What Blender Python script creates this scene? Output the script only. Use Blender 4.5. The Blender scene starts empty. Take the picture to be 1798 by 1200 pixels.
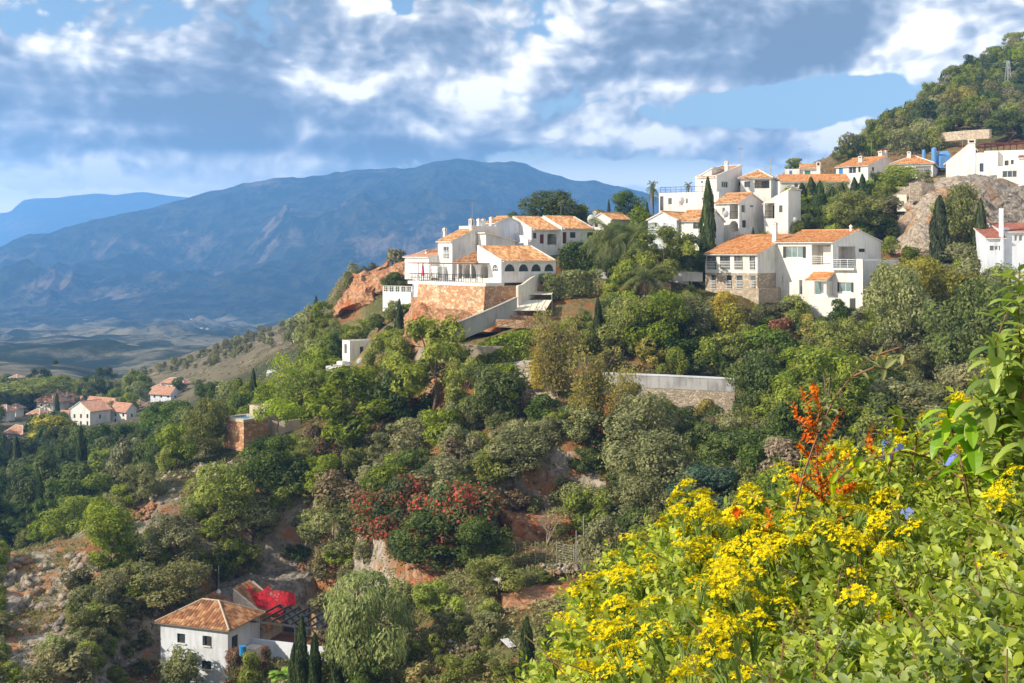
import bpy, math, random
import numpy as np
from mathutils import Vector, Matrix
from mathutils.geometry import tessellate_polygon
F = 2200.0; CX = 899.0; HY = 440.0          # focal length, principal column and eye-level row of the photo, in its pixels
D2R = math.radians
scene = bpy.context.scene
COL = scene.collection
random.seed(7); RNG = np.random.default_rng(7)

# ------------------------------------------------------------------ camera, light, sky
cam = bpy.data.cameras.new("camera"); camo = bpy.data.objects.new("camera", cam); COL.objects.link(camo)
camo.location = (0, 0, 0); camo.rotation_euler = (D2R(90), 0, 0)
cam.sensor_width = 36; cam.lens = 36 * F / 1798.0; cam.shift_y = -(600 - HY) / 1798.0
cam.clip_start = 0.1; cam.clip_end = 40000
scene.camera = camo
SUN_AZ = 66.0; SUN_EL = 33.0                 # sun stands to the left of the viewer, a little behind
sd = Vector((-math.sin(D2R(SUN_AZ)) * math.cos(D2R(SUN_EL)), -math.cos(D2R(SUN_AZ)) * math.cos(D2R(SUN_EL)), math.sin(D2R(SUN_EL))))
sl = bpy.data.lights.new("sun", 'SUN'); sl.energy = 4.6; sl.angle = D2R(0.6); sl.color = (1.0, 0.88, 0.70)
so = bpy.data.objects.new("sun", sl); COL.objects.link(so); so.rotation_euler = sd.to_track_quat('Z', 'Y').to_euler()
scene.view_settings.view_transform = 'Standard'; scene.view_settings.look = 'None'
scene.view_settings.exposure = 0.52; scene.view_settings.gamma = 1.0

class NT:
    """tiny node-tree writer"""
    def __init__(s, nt): s.t = nt; nt.nodes.clear()
    def n(s, typ, ins=None, **kw):
        nd = s.t.nodes.new(typ)
        for k, v in kw.items(): setattr(nd, k, v)
        if ins:
            for k, v in ins.items():
                sock = nd.inputs[k]
                if isinstance(v, bpy.types.NodeSocket): s.t.links.new(v, sock)
                else:
                    if sock.type == 'RGBA' and len(v) == 3: v = (*v, 1)
                    sock.default_value = v
        return nd
    def math(s, op, a, b=0.0, c=0.0, clamp=False):
        return s.n('ShaderNodeMath', {0: a, 1: b, 2: c}, operation=op, use_clamp=clamp).outputs[0]
    def vm(s, op, a, b=(0, 0, 0)):
        return s.n('ShaderNodeVectorMath', {0: a, 1: b}, operation=op)
    def noise(s, vec, scale, detail=4, rough=.5, dist=0.0, out=0):
        return s.n('ShaderNodeTexNoise', {'Vector': vec, 'Scale': scale, 'Detail': detail, 'Roughness': rough, 'Distortion': dist}).outputs[out]
    def ss(s, v, a, b, lo=0.0, hi=1.0):
        return s.n('ShaderNodeMapRange', {0: v, 1: a, 2: b, 3: lo, 4: hi}, interpolation_type='SMOOTHSTEP').outputs[0]
    def mix(s, f, a, b, blend='MIX'):
        nd = s.t.nodes.new('ShaderNodeMix'); nd.data_type = 'RGBA'; nd.blend_type = blend
        for i, v in ((0, f), (6, a), (7, b)):
            if isinstance(v, bpy.types.NodeSocket): s.t.links.new(v, nd.inputs[i])
            else:
                if i and len(v) == 3: v = (*v, 1)
                nd.inputs[i].default_value = v
        return nd.outputs[2]

w = bpy.data.worlds.new("World"); scene.world = w; w.use_nodes = True
def build_world():
    t = NT(w.node_tree)
    sky = t.n('ShaderNodeTexSky', sky_type='NISHITA', sun_disc=False, sun_elevation=D2R(SUN_EL), sun_rotation=D2R(180 + SUN_AZ), air_density=1.0, dust_density=0.6, ozone_density=2.0)
    bg = t.n('ShaderNodeBackground', {'Color': sky.outputs[0], 'Strength': 0.10})
    geo = t.n('ShaderNodeTexCoord'); sep = t.n('ShaderNodeSeparateXYZ', {0: geo.outputs['Generated']})
    az = t.math('ARCTAN2', sep.outputs[0], sep.outputs[1]); el = t.math('ARCSINE', sep.outputs[2])
    def c(px, py):                                    # direction (azimuth, elevation) of a photo pixel
        x = (px - CX) / F; z = (HY - py) / F
        return math.atan2(x, 1), math.asin(z / math.sqrt(1 + x * x + z * z))
    P = t.n('ShaderNodeCombineXYZ', {0: az, 1: t.math('MULTIPLY', el, 1.3), 2: 0.37}).outputs[0]
    warp = t.n('ShaderNodeTexNoise', {'Vector': P, 'Scale': 7.0, 'Detail': 3.0}).outputs[1]
    sc = t.n('ShaderNodeVectorMath', {0: t.vm('SUBTRACT', warp, (.5, .5, .5)).outputs[0], 3: 0.06}, operation='SCALE').outputs[0]
    Pw = t.vm('ADD', P, sc).outputs[0]
    def puff(Pv):                                     # cauliflower relief: rounded cells at several sizes on a soft base
        a = t.noise(Pv, 4.6, 8, 0.58); acc = t.math('MULTIPLY', a, .62)
        for scl, am in ((21.0, .11), (46.0, .085), (95.0, .05)):
            v = t.n('ShaderNodeTexVoronoi', {'Vector': Pv, 'Scale': scl}, feature='F1', voronoi_dimensions='2D').outputs['Distance']
            acc = t.math('ADD', acc, t.math('MULTIPLY', t.math('SUBTRACT', .75, v), am))
        return acc
    def ab(acc, px, py, rx, ry, amt):                 # a soft mass in direction space
        cx, cy = c(px, py)
        d = t.n('ShaderNodeCombineXYZ', {0: t.math('MULTIPLY', t.math('SUBTRACT', az, cx), F / rx), 1: t.math('MULTIPLY', t.math('SUBTRACT', el, cy), F / ry)}).outputs[0]
        return t.math('ADD', acc, t.ss(t.vm('LENGTH', d).outputs['Value'], 0.0, 1.0, amt, 0.0))
    n0 = puff(Pw); n1 = puff(t.vm('ADD', Pw, (-0.010, 0.017, 0.0)).outputs[0])
    cov = t.math('MULTIPLY', t.noise(P, 3.1, 3, .5), 0.30)
    for m in ((1370, 190, 260, 60, -.40), (1510, 160, 150, 50, -.25), (705, 8, 40, 50, -.22), (1150, 305, 260, 34, -.22), (180, 360, 560, 36, -.25), (1560, 245, 150, 80, .26), (1330, 250, 220, 50, .20),
              (1120, 110, 420, 90, .14), (1560, 60, 380, 110, .22), (350, 190, 680, 160, .30), (700, 60, 300, 120, .10), (40, 40, 90, 40, -.10), (1040, 230, 260, 60, .12)):
        cov = ab(cov, *m)
    den = t.math('ADD', n0, cov)
    mask = t.ss(den, 0.45, 0.52)
    relief = t.math('MULTIPLY', t.math('SUBTRACT', n0, n1), 3.8)
    hb = lambda v: t.noise(v, 6.5, 4, .5)
    tops = t.math('MULTIPLY', t.math('SUBTRACT', hb(Pw), hb(t.vm('ADD', Pw, (-0.022, 0.045, 0.0)).outputs[0])), 2.6)
    low = t.noise(t.n('ShaderNodeVectorMath', {0: Pw, 1: (.85, 3.0, 1.0)}, operation='MULTIPLY').outputs[0], 4.4, 7, .6)
    lit = t.math('ADD', t.math('ADD', t.math('ADD', relief, tops), 0.42), t.math('MULTIPLY', t.math('SUBTRACT', low, .5), 1.5))
    lit = t.math('SUBTRACT', lit, t.ss(den, 0.60, 0.95, 0.0, 0.22))
    for m in ((540, 120, 130, 110, .32), (880, 190, 240, 120, .34), (640, 12, 120, 44, .5), (1220, 225, 260, 70, .36), (1540, 225, 190, 80, .42), (1660, 50, 200, 90, .35), (110, 60, 190, 80, .28), (150, 130, 110, 50, .35), (900, 60, 220, 80, .25),
              (330, 280, 420, 26, .30), (170, 325, 480, 60, .65), (60, 40, 100, 34, -.45), (450, 200, 420, 40, -.30), (450, 250, 330, 24, -.32), (720, 262, 260, 36, -.35), (1300, 118, 360, 40, -.38), (250, 252, 300, 22, -.2), (700, 150, 90, 60, -.25), (380, 100, 130, 50, .25), (380, 150, 90, 30, .2)):
        lit = ab(lit, *m)
    cr = t.n('ShaderNodeValToRGB', {0: lit}); e = cr.color_ramp.elements
    e[0].position = 0.0; e[0].color = (0.12, 0.135, 0.16, 1); e[1].position = 1.0; e[1].color = (0.90, 0.84, 0.74, 1)
    for p, cc in ((.30, (0.19, 0.21, 0.25, 1)), (.55, (0.34, 0.345, 0.36, 1)), (.78, (0.58, 0.56, 0.53, 1))):
        x = e.new(p); x.color = cc
    bgc = t.n('ShaderNodeBackground', {'Color': cr.outputs[0], 'Strength': 1.38})
    # paler air low over the horizon
    hz = t.ss(el, 0.02, 0.085, 0.92, 0.0)
    bgh = t.n('ShaderNodeBackground', {'Color': (1.0, 0.86, 0.66, 1), 'Strength': 3.2})
    m0 = t.n('ShaderNodeMixShader', {0: hz, 1: bg.outputs[0], 2: bgh.outputs[0]})
    m1 = t.n('ShaderNodeMixShader', {0: t.math('MULTIPLY', mask, t.math('SUBTRACT', 1.0, t.math('MULTIPLY', hz, .75))), 1: m0.outputs[0], 2: bgc.outputs[0]})
    t.n('ShaderNodeOutputWorld', {0: m1.outputs[0]})
build_world()
w.cycles.sampling_method = 'NONE'
scene.cycles.max_bounces = 6; scene.cycles.diffuse_bounces = 3; scene.cycles.glossy_bounces = 2; scene.cycles.transmission_bounces = 3; scene.cycles.volume_bounces = 1

# ------------------------------------------------------------------ helpers
def tag(o, label=None, cat=None, group=None, kind=None):
    if label: o['label'] = label
    if cat: o['category'] = cat
    if group: o['group'] = group
    if kind: o['kind'] = kind
    return o
def empty(name, loc, rz=0.0, label=None, cat=None, group=None, parent=None):
    o = bpy.data.objects.new(name, None); COL.objects.link(o); o.location = loc; o.rotation_euler = (0, 0, rz); o.empty_display_size = .3
    if parent: o.parent = parent
    return tag(o, label, cat, group)
def link(name, me, parent=None, loc=None):
    o = bpy.data.objects.new(name, me); COL.objects.link(o)
    if parent: o.parent = parent
    if loc is not None: o.location = loc
    return o
def mesh_np(name, V, Q, mats=(), attrs=None, smooth=False, midx=None):
    """V (n,3) vertices, Q (m,k) faces of one size"""
    me = bpy.data.meshes.new(name); V = np.asarray(V, dtype=np.float32); Q = np.asarray(Q, dtype=np.int32); k = Q.shape[1]
    me.vertices.add(len(V)); me.vertices.foreach_set('co', V.ravel())
    me.loops.add(Q.size); me.loops.foreach_set('vertex_index', Q.ravel())
    me.polygons.add(len(Q)); me.polygons.foreach_set('loop_start', np.arange(0, Q.size, k, dtype=np.int32))
    try: me.polygons.foreach_set('loop_total', np.full(len(Q), k, dtype=np.int32))
    except Exception: pass
    if smooth: me.polygons.foreach_set('use_smooth', np.ones(len(Q), dtype=bool))
    if midx is not None: me.polygons.foreach_set('material_index', np.asarray(midx, dtype=np.int32))
    for m in mats: me.materials.append(m)
    if attrs:
        for an, (dom, arr) in attrs.items():
            a = me.attributes.new(an, 'FLOAT', dom); a.data.foreach_set('value', np.asarray(arr, dtype=np.float32))
    me.update(calc_edges=True); me.validate()
    return me
class MB:
    def __init__(s): s.v = []; s.f = []; s.m = []; s.uv = []
    def poly(s, pts, m=0, uv=None):
        b = len(s.v); s.v += [tuple(p) for p in pts]; s.f.append(tuple(range(b, b + len(pts)))); s.m.append(m); s.uv.append(uv)
    def box(s, x0, x1, y0, y1, z0, z1, m=0):
        p = [(x, y, z) for z in (z0, z1) for y in (y0, y1) for x in (x0, x1)]
        for q in ((0, 2, 3, 1), (4, 5, 7, 6), (0, 1, 5, 4), (2, 6, 7, 3), (0, 4, 6, 2), (1, 3, 7, 5)): s.poly([p[i] for i in q], m)
    def tube(s, p0, p1, r0, r1, n=6, m=0, cap=True):
        p0 = Vector(p0); p1 = Vector(p1); d = (p1 - p0)
        if d.length < 1e-6: return
        d.normalize(); a = d.orthogonal().normalized(); b = d.cross(a)
        R = [(math.cos(i * 2 * math.pi / n), math.sin(i * 2 * math.pi / n)) for i in range(n)]
        A = [p0 + (a * c + b * q) * r0 for c, q in R]; B = [p1 + (a * c + b * q) * r1 for c, q in R]
        for i in range(n): j = (i + 1) % n; s.poly([A[i], A[j], B[j], B[i]], m)
        if cap: s.poly(A[::-1], m); s.poly(B, m)
    def path(s, pts, r0, r1, n=6, m=0):
        for i in range(len(pts) - 1):
            f0 = i / (len(pts) - 1); f1 = (i + 1) / (len(pts) - 1)
            s.tube(pts[i], pts[i + 1], r0 + (r1 - r0) * f0, r0 + (r1 - r0) * f1, n, m, cap=(i == len(pts) - 2))
    def build(s, name, mats, parent=None, loc=None, smooth=False):
        me = bpy.data.meshes.new(name); me.from_pydata(s.v, [], s.f)
        for m in (mats if isinstance(mats, (list, tuple)) else [mats]): me.materials.append(m)
        me.polygons.foreach_set('material_index', s.m)
        if smooth: me.polygons.foreach_set('use_smooth', [True] * len(s.f))
        if any(u is not None for u in s.uv):
            L = me.uv_layers.new(name='UVMap'); k = 0
            for fi, f in enumerate(s.f):
                for i in range(len(f)):
                    if s.uv[fi] is not None: L.data[k].uv = s.uv[fi][i]
                    k += 1
        me.update(); return link(name, me, parent, loc)

# numpy value noise
def _h(ix, iy, s):
    n = (ix.astype(np.int64) * 374761393 + iy.astype(np.int64) * 668265263 + s * 1442695041) & 0x7fffffff
    n = ((n ^ (n >> 13)) * 1274126177) & 0x7fffffff
    return ((n ^ (n >> 16)) & 0xffff) / 65535.0
def vnoise(x, y, s=0):
    x = np.asarray(x, float); y = np.asarray(y, float)
    ix = np.floor(x); iy = np.floor(y); fx = x - ix; fy = y - iy
    fx = fx * fx * (3 - 2 * fx); fy = fy * fy * (3 - 2 * fy)
    a = _h(ix, iy, s); b = _h(ix + 1, iy, s); c = _h(ix, iy + 1, s); d = _h(ix + 1, iy + 1, s)
    return a + (b - a) * fx + (c - a) * fy + (a - b - c + d) * fx * fy
def fbm(x, y, o=4, s=0, g=.5):
    t = 0; a = 1; w_ = 0
    for i in range(o): t = t + a * vnoise(x * 2 ** i + 17.3 * i, y * 2 ** i - 9.1 * i, s + i); w_ += a; a *= g
    return t / w_
def ridged(x, y, o=5, s=0, g=.5):
    t = 0; a = 1; w_ = 0
    for i in range(o): t = t + a * (1 - np.abs(2 * vnoise(x * 2 ** i + 5.3 * i, y * 2 ** i + 3.1 * i, s + i) - 1)); w_ += a; a *= g
    return t / w_
def sstep(a, b, x): t = np.clip((x - a) / (b - a), 0, 1); return t * t * (3 - 2 * t)

# ------------------------------------------------------------------ materials
def mat(name, fn):
    m = bpy.data.materials.new(name); m.use_nodes = True; t = NT(m.node_tree); fn(t); return m
def out(t, sh): t.n('ShaderNodeOutputMaterial', {0: sh})
def pbr(t, col, rough=.8, bump=None, bs=.3, bd=.05, metal=0.0, spec=.3, **k):
    ins = {'Base Color': col, 'Roughness': rough, 'Metallic': metal, 'Specular IOR Level': spec}
    if bump is not None: ins['Normal'] = t.n('ShaderNodeBump', {'Strength': bs, 'Distance': bd, 'Height': bump}).outputs[0]
    ins.update(k)
    p = t.n('ShaderNodeBsdfPrincipled', ins); return p.outputs[0]
def OC(t): return t.n('ShaderNodeTexCoord').outputs['Object']
def plaster(name, c, dirt=.76):
    def fn(t):
        o = OC(t); a = t.noise(o, .35, 5, .6); s = t.noise(t.n('ShaderNodeVectorMath', {0: o, 1: (2.5, 2.5, .35)}, operation='MULTIPLY').outputs[0], 1.0, 4, .6)
        f = t.math('MULTIPLY', t.ss(t.math('ADD', a, s), .90, 1.24), .85)
        col = t.mix(f, c, tuple(x * dirt * k for x, k in zip(c, (1, .98, .94))))
        out(t, pbr(t, col, .85, t.noise(o, 6, 4), .25, .03))
    return mat(name, fn)
def plain(name, c, rough=.6, metal=0.0, var=.15, spec=.3):
    def fn(t):
        a = t.noise(OC(t), 3.0, 4, .6)
        out(t, pbr(t, t.mix(a, tuple(x * (1 - var) for x in c), tuple(min(1, x * (1 + var)) for x in c)), rough, metal=metal, spec=spec))
    return mat(name, fn)
def tiles(name, c1, c2, c3, dark=(.10, .055, .03), amt=.35):
    def fn(t):
        uv = t.n('ShaderNodeTexCoord').outputs['UV']; sep = t.n('ShaderNodeSeparateXYZ', {0: uv})
        iu = t.math('FLOOR', t.math('DIVIDE', sep.outputs[0], .30)); iv = t.math('FLOOR', t.math('DIVIDE', sep.outputs[1], .42))
        wn = t.n('ShaderNodeTexWhiteNoise', {'Vector': t.n('ShaderNodeCombineXYZ', {0: iu, 1: iv}).outputs[0]}).outputs[0]
        cr = t.n('ShaderNodeValToRGB', {0: wn}); e = cr.color_ramp.elements
        e[0].color = (*c1, 1); e[1].color = (*c3, 1); x = e.new(.5); x.color = (*c2, 1)
        n = t.noise(uv, .55, 5, .65)
        col = t.mix(t.math('MULTIPLY', t.ss(n, .48, .70), amt), cr.outputs[0], dark)
        course = t.math('FRACT', t.math('DIVIDE', sep.outputs[1], .42))
        out(t, pbr(t, col, .9, course, .5, .05))
    return mat(name, fn)
def stonework(name, ca, cb, cc, sc=2.2, mortar=(.30, .25, .19)):
    def fn(t):
        o = t.n('ShaderNodeVectorMath', {0: OC(t), 1: (1, 1, 1.5)}, operation='MULTIPLY').outputs[0]
        v = t.n('ShaderNodeTexVoronoi', {'Vector': o, 'Scale': sc}); e = t.n('ShaderNodeTexVoronoi', {'Vector': o, 'Scale': sc}, feature='DISTANCE_TO_EDGE')
        s = t.n('ShaderNodeSeparateColor', {0: v.outputs['Color']})
        col = t.mix(s.outputs[0], ca, cb); col = t.mix(t.ss(s.outputs[1], .6, .9), col, cc)
        col = t.mix(t.ss(e.outputs[0], .0, .07, 1.0, 0.0), col, mortar)
        col = t.mix(t.ss(t.noise(OC(t), .35, 5, .6), .5, .72, 0, .55), col, cc)
        out(t, pbr(t, col, .95, t.math('ADD', t.math('MINIMUM', e.outputs[0], .12), t.math('MULTIPLY', t.noise(o, 9, 4), .03)), .9, .35))
    return mat(name, fn)
M = {}
M['white'] = plaster('white_plaster', (.74, .73, .70))
M['cream'] = plaster('cream_plaster', (.76, .70, .60))
M['shade_bluewhite'] = plaster('shade_tinted_plaster', (.67, .72, .80))  # white plaster with the blue of shade put into its base colour
M['greywall'] = plaster('grey_render', (.45, .44, .41), .7)
M['beige'] = plaster('beige_render', (.50, .42, .33), .75)
M['tile'] = tiles('orange_clay_tiles', (.34, .145, .060), (.54, .27, .11), (.68, .46, .25), (.20, .085, .035), amt=.6)
M['tileO'] = tiles('bright_orange_tiles', (.44, .16, .050), (.56, .24, .08), (.64, .38, .18), (.28, .09, .03), amt=.5)
M['tileB'] = tiles('weathered_brown_tiles', (.20, .085, .04), (.34, .155, .07), (.52, .30, .15), (.09, .05, .03), amt=.7)
M['tileP'] = tiles('faded_pink_tiles', (.48, .24, .16), (.58, .30, .20), (.62, .40, .28), amt=.3)
M['tileD'] = tiles('dark_red_tiles', (.22, .07, .05), (.30, .10, .07), (.34, .16, .11), amt=.3)
M['stoneO'] = stonework('ochre_rubble', (.36, .20, .11), (.66, .48, .31), (.50, .22, .10), 1.7, (.22, .15, .10))
M['stoneT'] = stonework('tan_rubble', (.40, .32, .24), (.66, .57, .45), (.42, .33, .25), 3.1)
M['stoneG'] = stonework('grey_rubble', (.34, .32, .29), (.48, .45, .40), (.36, .25, .20), 2.4)
M['glass'] = plain('window_glass', (.045, .06, .075), .08, spec=.8)
M['teal'] = plain('teal_glass', (.15, .23, .24), .12, spec=.8)
M['frame'] = plain('white_frame', (.72, .72, .70), .5)
M['dark'] = plain('dark_frame', (.05, .045, .04), .6)
M['wood'] = plain('brown_wood', (.16, .07, .035), .7)
M['woodL'] = plain('pale_wood', (.40, .26, .14), .7)
M['redwood'] = plain('red_brown_door', (.14, .035, .03), .6)
M['green'] = plain('green_shutter', (.02, .22, .15), .6)
M['blue'] = plain('blue_paint', (.03, .22, .50), .6)
M['bluetarp'] = plain('blue_tarp', (.12, .30, .62), .6)
M['metal'] = plain('grey_metal', (.42, .43, .44), .45, .6)
M['black'] = plain('black_iron', (.02, .02, .022), .5)
M['creamsheet'] = plain('cream_sheet', (.72, .68, .56), .6, var=.06)
M['pink'] = plain('pink_canvas', (.62, .10, .20), .8)
M['net'] = plain('green_net', (.02, .26, .14), .8, var=.4)
M['water'] = plain('pool_water', (.03, .33, .42), .08, spec=.8)
M['skin_goat'] = plain('goat_coat', (.55, .52, .46), .9)
M['concreteL'] = plaster('pale_stained_plaster', (.47, .47, .48), .55)
M['concrete'] = plaster('concrete', (.42, .38, .33), .7)
M['bark'] = plain('bark', (.14, .10, .07), .95, var=.4)
M['barkP'] = plain('pale_bark', (.30, .25, .19), .95, var=.3)

# ------------------------------------------------------------------ the ground
# profiles of the hillside: for bearings (photo columns) the row at which the ground lies at each distance
PROF = {
 -300: [(75, 1330), (100, 1210), (115, 1060), (126, 985), (150, 1056), (200, 968), (240, 880), (280, 800), (330, 745), (420, 692), (500, 672), (700, 640), (1000, 630), (1500, 618), (2500, 592), (4000, 560)],
 0: [(75, 1330), (100, 1200), (115, 1050), (125, 975), (150, 1056), (200, 960), (240, 870), (280, 800), (330, 742), (420, 692), (500, 672), (700, 640), (1000, 630), (1500, 618), (2500, 592), (4000, 560)],
 100: [(75, 1330), (100, 1195), (115, 1060), (128, 945), (150, 1000), (200, 900), (240, 850), (280, 785), (330, 742), (420, 690), (500, 672), (700, 645), (1000, 632), (1500, 616), (2500, 590), (4000, 560)],
 200: [(75, 1330), (100, 1190), (110, 1100), (122, 985), (137, 880), (155, 935), (200, 880), (230, 835), (280, 768), (330, 738), (450, 682), (520, 668), (580, 682), (800, 650), (1000, 634), (1500, 616), (2500, 588), (4000, 560)],
 300: [(75, 1320), (100, 1192), (112, 1090), (125, 960), (138, 845), (146, 812), (165, 850), (200, 800), (240, 770), (290, 735), (350, 700), (450, 655), (540, 632), (600, 660), (800, 645), (1000, 632), (1500, 614), (2500, 586), (4000, 558)],
 400: [(75, 1310), (100, 1195), (109, 1170), (114, 1090), (118, 1050), (126, 950), (137, 850), (148, 785), (156, 770), (170, 775), (200, 735), (260, 695), (350, 655), (450, 620), (540, 600), (620, 650), (900, 640), (1500, 612), (2500, 582), (4000, 556)],
 500: [(75, 1300), (98, 1195), (108, 1150), (114, 1090), (118, 1045), (125, 950), (134, 850), (145, 780), (155, 750), (175, 700), (205, 660), (260, 640), (330, 610), (420, 590), (540, 567), (620, 620), (900, 630), (1500, 610), (2500, 580), (4000, 556)],
 600: [(75, 1300), (92, 1195), (104, 1120), (112, 1060), (120, 965), (130, 870), (140, 795), (150, 735), (160, 690), (172, 648), (180, 640), (190, 580), (203, 545), (208, 505), (214, 492), (230, 520), (300, 560), (420, 565), (540, 560), (620, 600), (1000, 610), (2500, 580), (4000, 556)],
 700: [(75, 1300), (88, 1195), (100, 1090), (108, 1020), (114, 975), (122, 880), (132, 800), (142, 735), (152, 680), (160, 625), (168, 580), (182, 545), (196, 500), (206, 466), (220, 480), (300, 540), (420, 560), (1000, 600), (2500, 580), (4000, 556)],
 800: [(75, 1290), (84, 1195), (91, 1120), (97, 1060), (104, 1005), (111, 935), (117, 860), (125, 790), (134, 715), (140, 650), (145, 610), (149, 575), (152, 540), (156, 510), (180, 482), (190, 480), (220, 500), (300, 540), (1000, 600), (4000, 556)],
 900: [(75, 1290), (81, 1195), (89, 1110), (93, 1070), (97, 1030), (107, 1000), (110, 930), (115, 850), (121, 790), (128, 735), (135, 680), (139, 640), (143, 610), (147, 580), (150, 553), (153, 530), (158, 500), (172, 440), (180, 428), (200, 410), (220, 405), (260, 440), (400, 520), (1000, 600), (4000, 556)],
 1000: [(75, 1270), (80, 1195), (88, 1100), (92, 1055), (96, 1020), (107, 985), (109, 920), (113, 825), (120, 760), (130, 705), (136, 662), (140, 615), (146, 570), (151, 535), (155, 508), (166, 492), (170, 470), (180, 425), (200, 410), (230, 400), (280, 440), (1000, 600), (4000, 556)],
 1100: [(72, 1290), (80, 1150), (90, 1060), (100, 990), (107, 935), (114, 850), (122, 790), (129, 745), (131, 665), (137, 650), (142, 605), (148, 560), (153, 525), (158, 500), (166, 490), (171, 460), (180, 425), (200, 405), (240, 400), (300, 430), (1000, 600), (4000, 556)],
 1200: [(70, 1280), (80, 1130), (90, 1060), (100, 960), (110, 860), (120, 795), (129, 748), (131, 668), (137, 652), (142, 603), (148, 552), (152, 520), (160, 492), (166, 470), (172, 425), (180, 412), (200, 398), (230, 390), (300, 400), (500, 480), (4000, 556)],
 1300: [(65, 1250), (80, 1040), (90, 970), (100, 900), (110, 820), (120, 770), (130, 742), (133, 680), (138, 652), (143, 600), (147, 556), (150, 524), (165, 500), (171, 440), (178, 410), (190, 398), (210, 380), (240, 350), (300, 345), (420, 370), (700, 450), (4000, 556)],
 1400: [(60, 1240), (80, 1000), (100, 855), (115, 765), (125, 705), (135, 642), (142, 596), (146, 560), (149, 548), (165, 520), (172, 440), (185, 405), (210, 372), (228, 335), (240, 318), (270, 305), (330, 298), (450, 310), (700, 420), (4000, 556)],
 1500: [(60, 1220), (80, 980), (100, 825), (115, 745), (125, 685), (135, 622), (142, 575), (148, 545), (160, 500), (168, 445), (178, 400), (205, 360), (225, 335), (240, 305), (270, 290), (330, 262), (400, 258), (500, 300), (800, 420), (4000, 556)],
 1600: [(60, 1180), (80, 940), (100, 800), (115, 722), (125, 662), (135, 602), (145, 540), (155, 492), (166, 458), (170, 420), (176, 350), (180, 336), (200, 325), (222, 315), (240, 300), (280, 262), (340, 222), (400, 196), (440, 188), (520, 230), (800, 400), (4000, 556)],
 1700: [(60, 1140), (80, 890), (100, 775), (115, 690), (125, 630), (135, 575), (145, 525), (155, 490), (164, 462), (168, 420), (174, 335), (180, 318), (200, 312), (222, 308), (240, 288), (262, 262), (300, 218), (360, 160), (420, 128), (450, 120), (520, 170), (800, 380), (4000, 556)],
 1800: [(60, 1100), (80, 860), (100, 750), (120, 655), (140, 560), (152, 495), (162, 465), (167, 450), (172, 345), (180, 325), (200, 314), (222, 304), (245, 270), (290, 215), (360, 130), (430, 78), (460, 72), (540, 130), (800, 360), (4000, 556)],
 2100: [(60, 1050), (80, 830), (100, 720), (120, 620), (140, 540), (152, 480), (162, 450), (172, 330), (200, 300), (245, 240), (300, 170), (400, 40), (480, 20), (560, 90), (900, 330), (4000, 556)],
}
PX = sorted(PROF)
YG = np.concatenate([np.arange(0, 240, .5), np.arange(240, 600, 2.0), np.geomspace(600, 4000, 260)])
ZT = []
for p in PX:
    ys = np.array([a for a, b in PROF[p]], float); zs = np.array([(HY - b) / F * a for a, b in PROF[p]])
    z = np.interp(YG, ys, zs)
    k = np.ones(7) / 7.0; zp = np.pad(z, 3, mode='edge'); z = np.where(YG < 240, np.convolve(zp, k, 'valid'), z)
    ZT.append(z)
ZT = np.array(ZT); PXa = np.array(PX, float)
def ground_base(X, Y):
    X = np.asarray(X, float); Y = np.asarray(Y, float)
    Yc = np.clip(Y, 5, 4000); px = np.clip(CX + F * X / Yc, PX[0], PX[-1] - 1e-3)
    i = np.clip(np.searchsorted(PXa, px, side='right') - 1, 0, len(PX) - 2); f = (px - PXa[i]) / (PXa[i + 1] - PXa[i]); f = f * f * (3 - 2 * f) * .5 + f * .5
    yi = np.interp(Yc, YG, np.arange(len(YG))); j = np.clip(yi.astype(int), 0, len(YG) - 2); g = yi - j
    z = (ZT[i, j] * (1 - g) + ZT[i, j + 1] * g) * (1 - f) + (ZT[i + 1, j] * (1 - g) + ZT[i + 1, j + 1] * g) * f
    wn = sstep(56, 82, Y); zn = -1.75 - .347 * np.maximum(Y, -8) - .04 * np.maximum(-X, 0) * 0
    return z * wn + zn * (1 - wn)
FLAT = []   # (X, Y, r, z) ground lowered round buildings and below rock faces
def pad(px, py, Y, r): FLAT.append(((px - CX) / F * Y, Y, r, (HY - py) / F * Y))
pad(340, 1225, 103, 7.5); pad(430, 1180, 107, 7); pad(500, 1175, 108, 8); pad(560, 1150, 108, 5); pad(300, 1210, 108, 5)
for q in ((1640, 360, 182, 5), (1620, 410, 178, 5), (1660, 400, 178, 6), (1650, 450, 172, 7), (1720, 400, 180, 6), (1760, 400, 180, 6), (1790, 380, 181, 6), (1760, 450, 176, 7), (1610, 450, 172, 5), (1690, 440, 175, 6), (1700, 345, 188, 4), (1800, 440, 176, 7), (1780, 345, 188, 4)): pad(*q)
for q in ((640, 520, 205, 5), (620, 530, 205, 4), (700, 500, 202, 5), (740, 560, 158, 5), (760, 590, 153, 4), (820, 590, 150, 4), (860, 580, 150, 3), (790, 560, 153, 4), (880, 575, 150, 3), (740, 520, 163, 4)): pad(*q)
for q in ((400, 1060, 124, 4), (480, 1055, 125, 5), (540, 1060, 124, 4), (450, 1085, 121, 5), (500, 1090, 121, 5), (470, 1100, 117, 5), (540, 1110, 117, 5), (740, 1015, 107.5, 3), (790, 1010, 107.5, 3), (955, 955, 112.5, 3.5), (910, 950, 112.5, 3), (1000, 950, 112.5, 3), (920, 1085, 95.5, 2.2), (960, 1085, 96, 2.5), (1000, 1085, 96, 2.5)): pad(*q)
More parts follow.
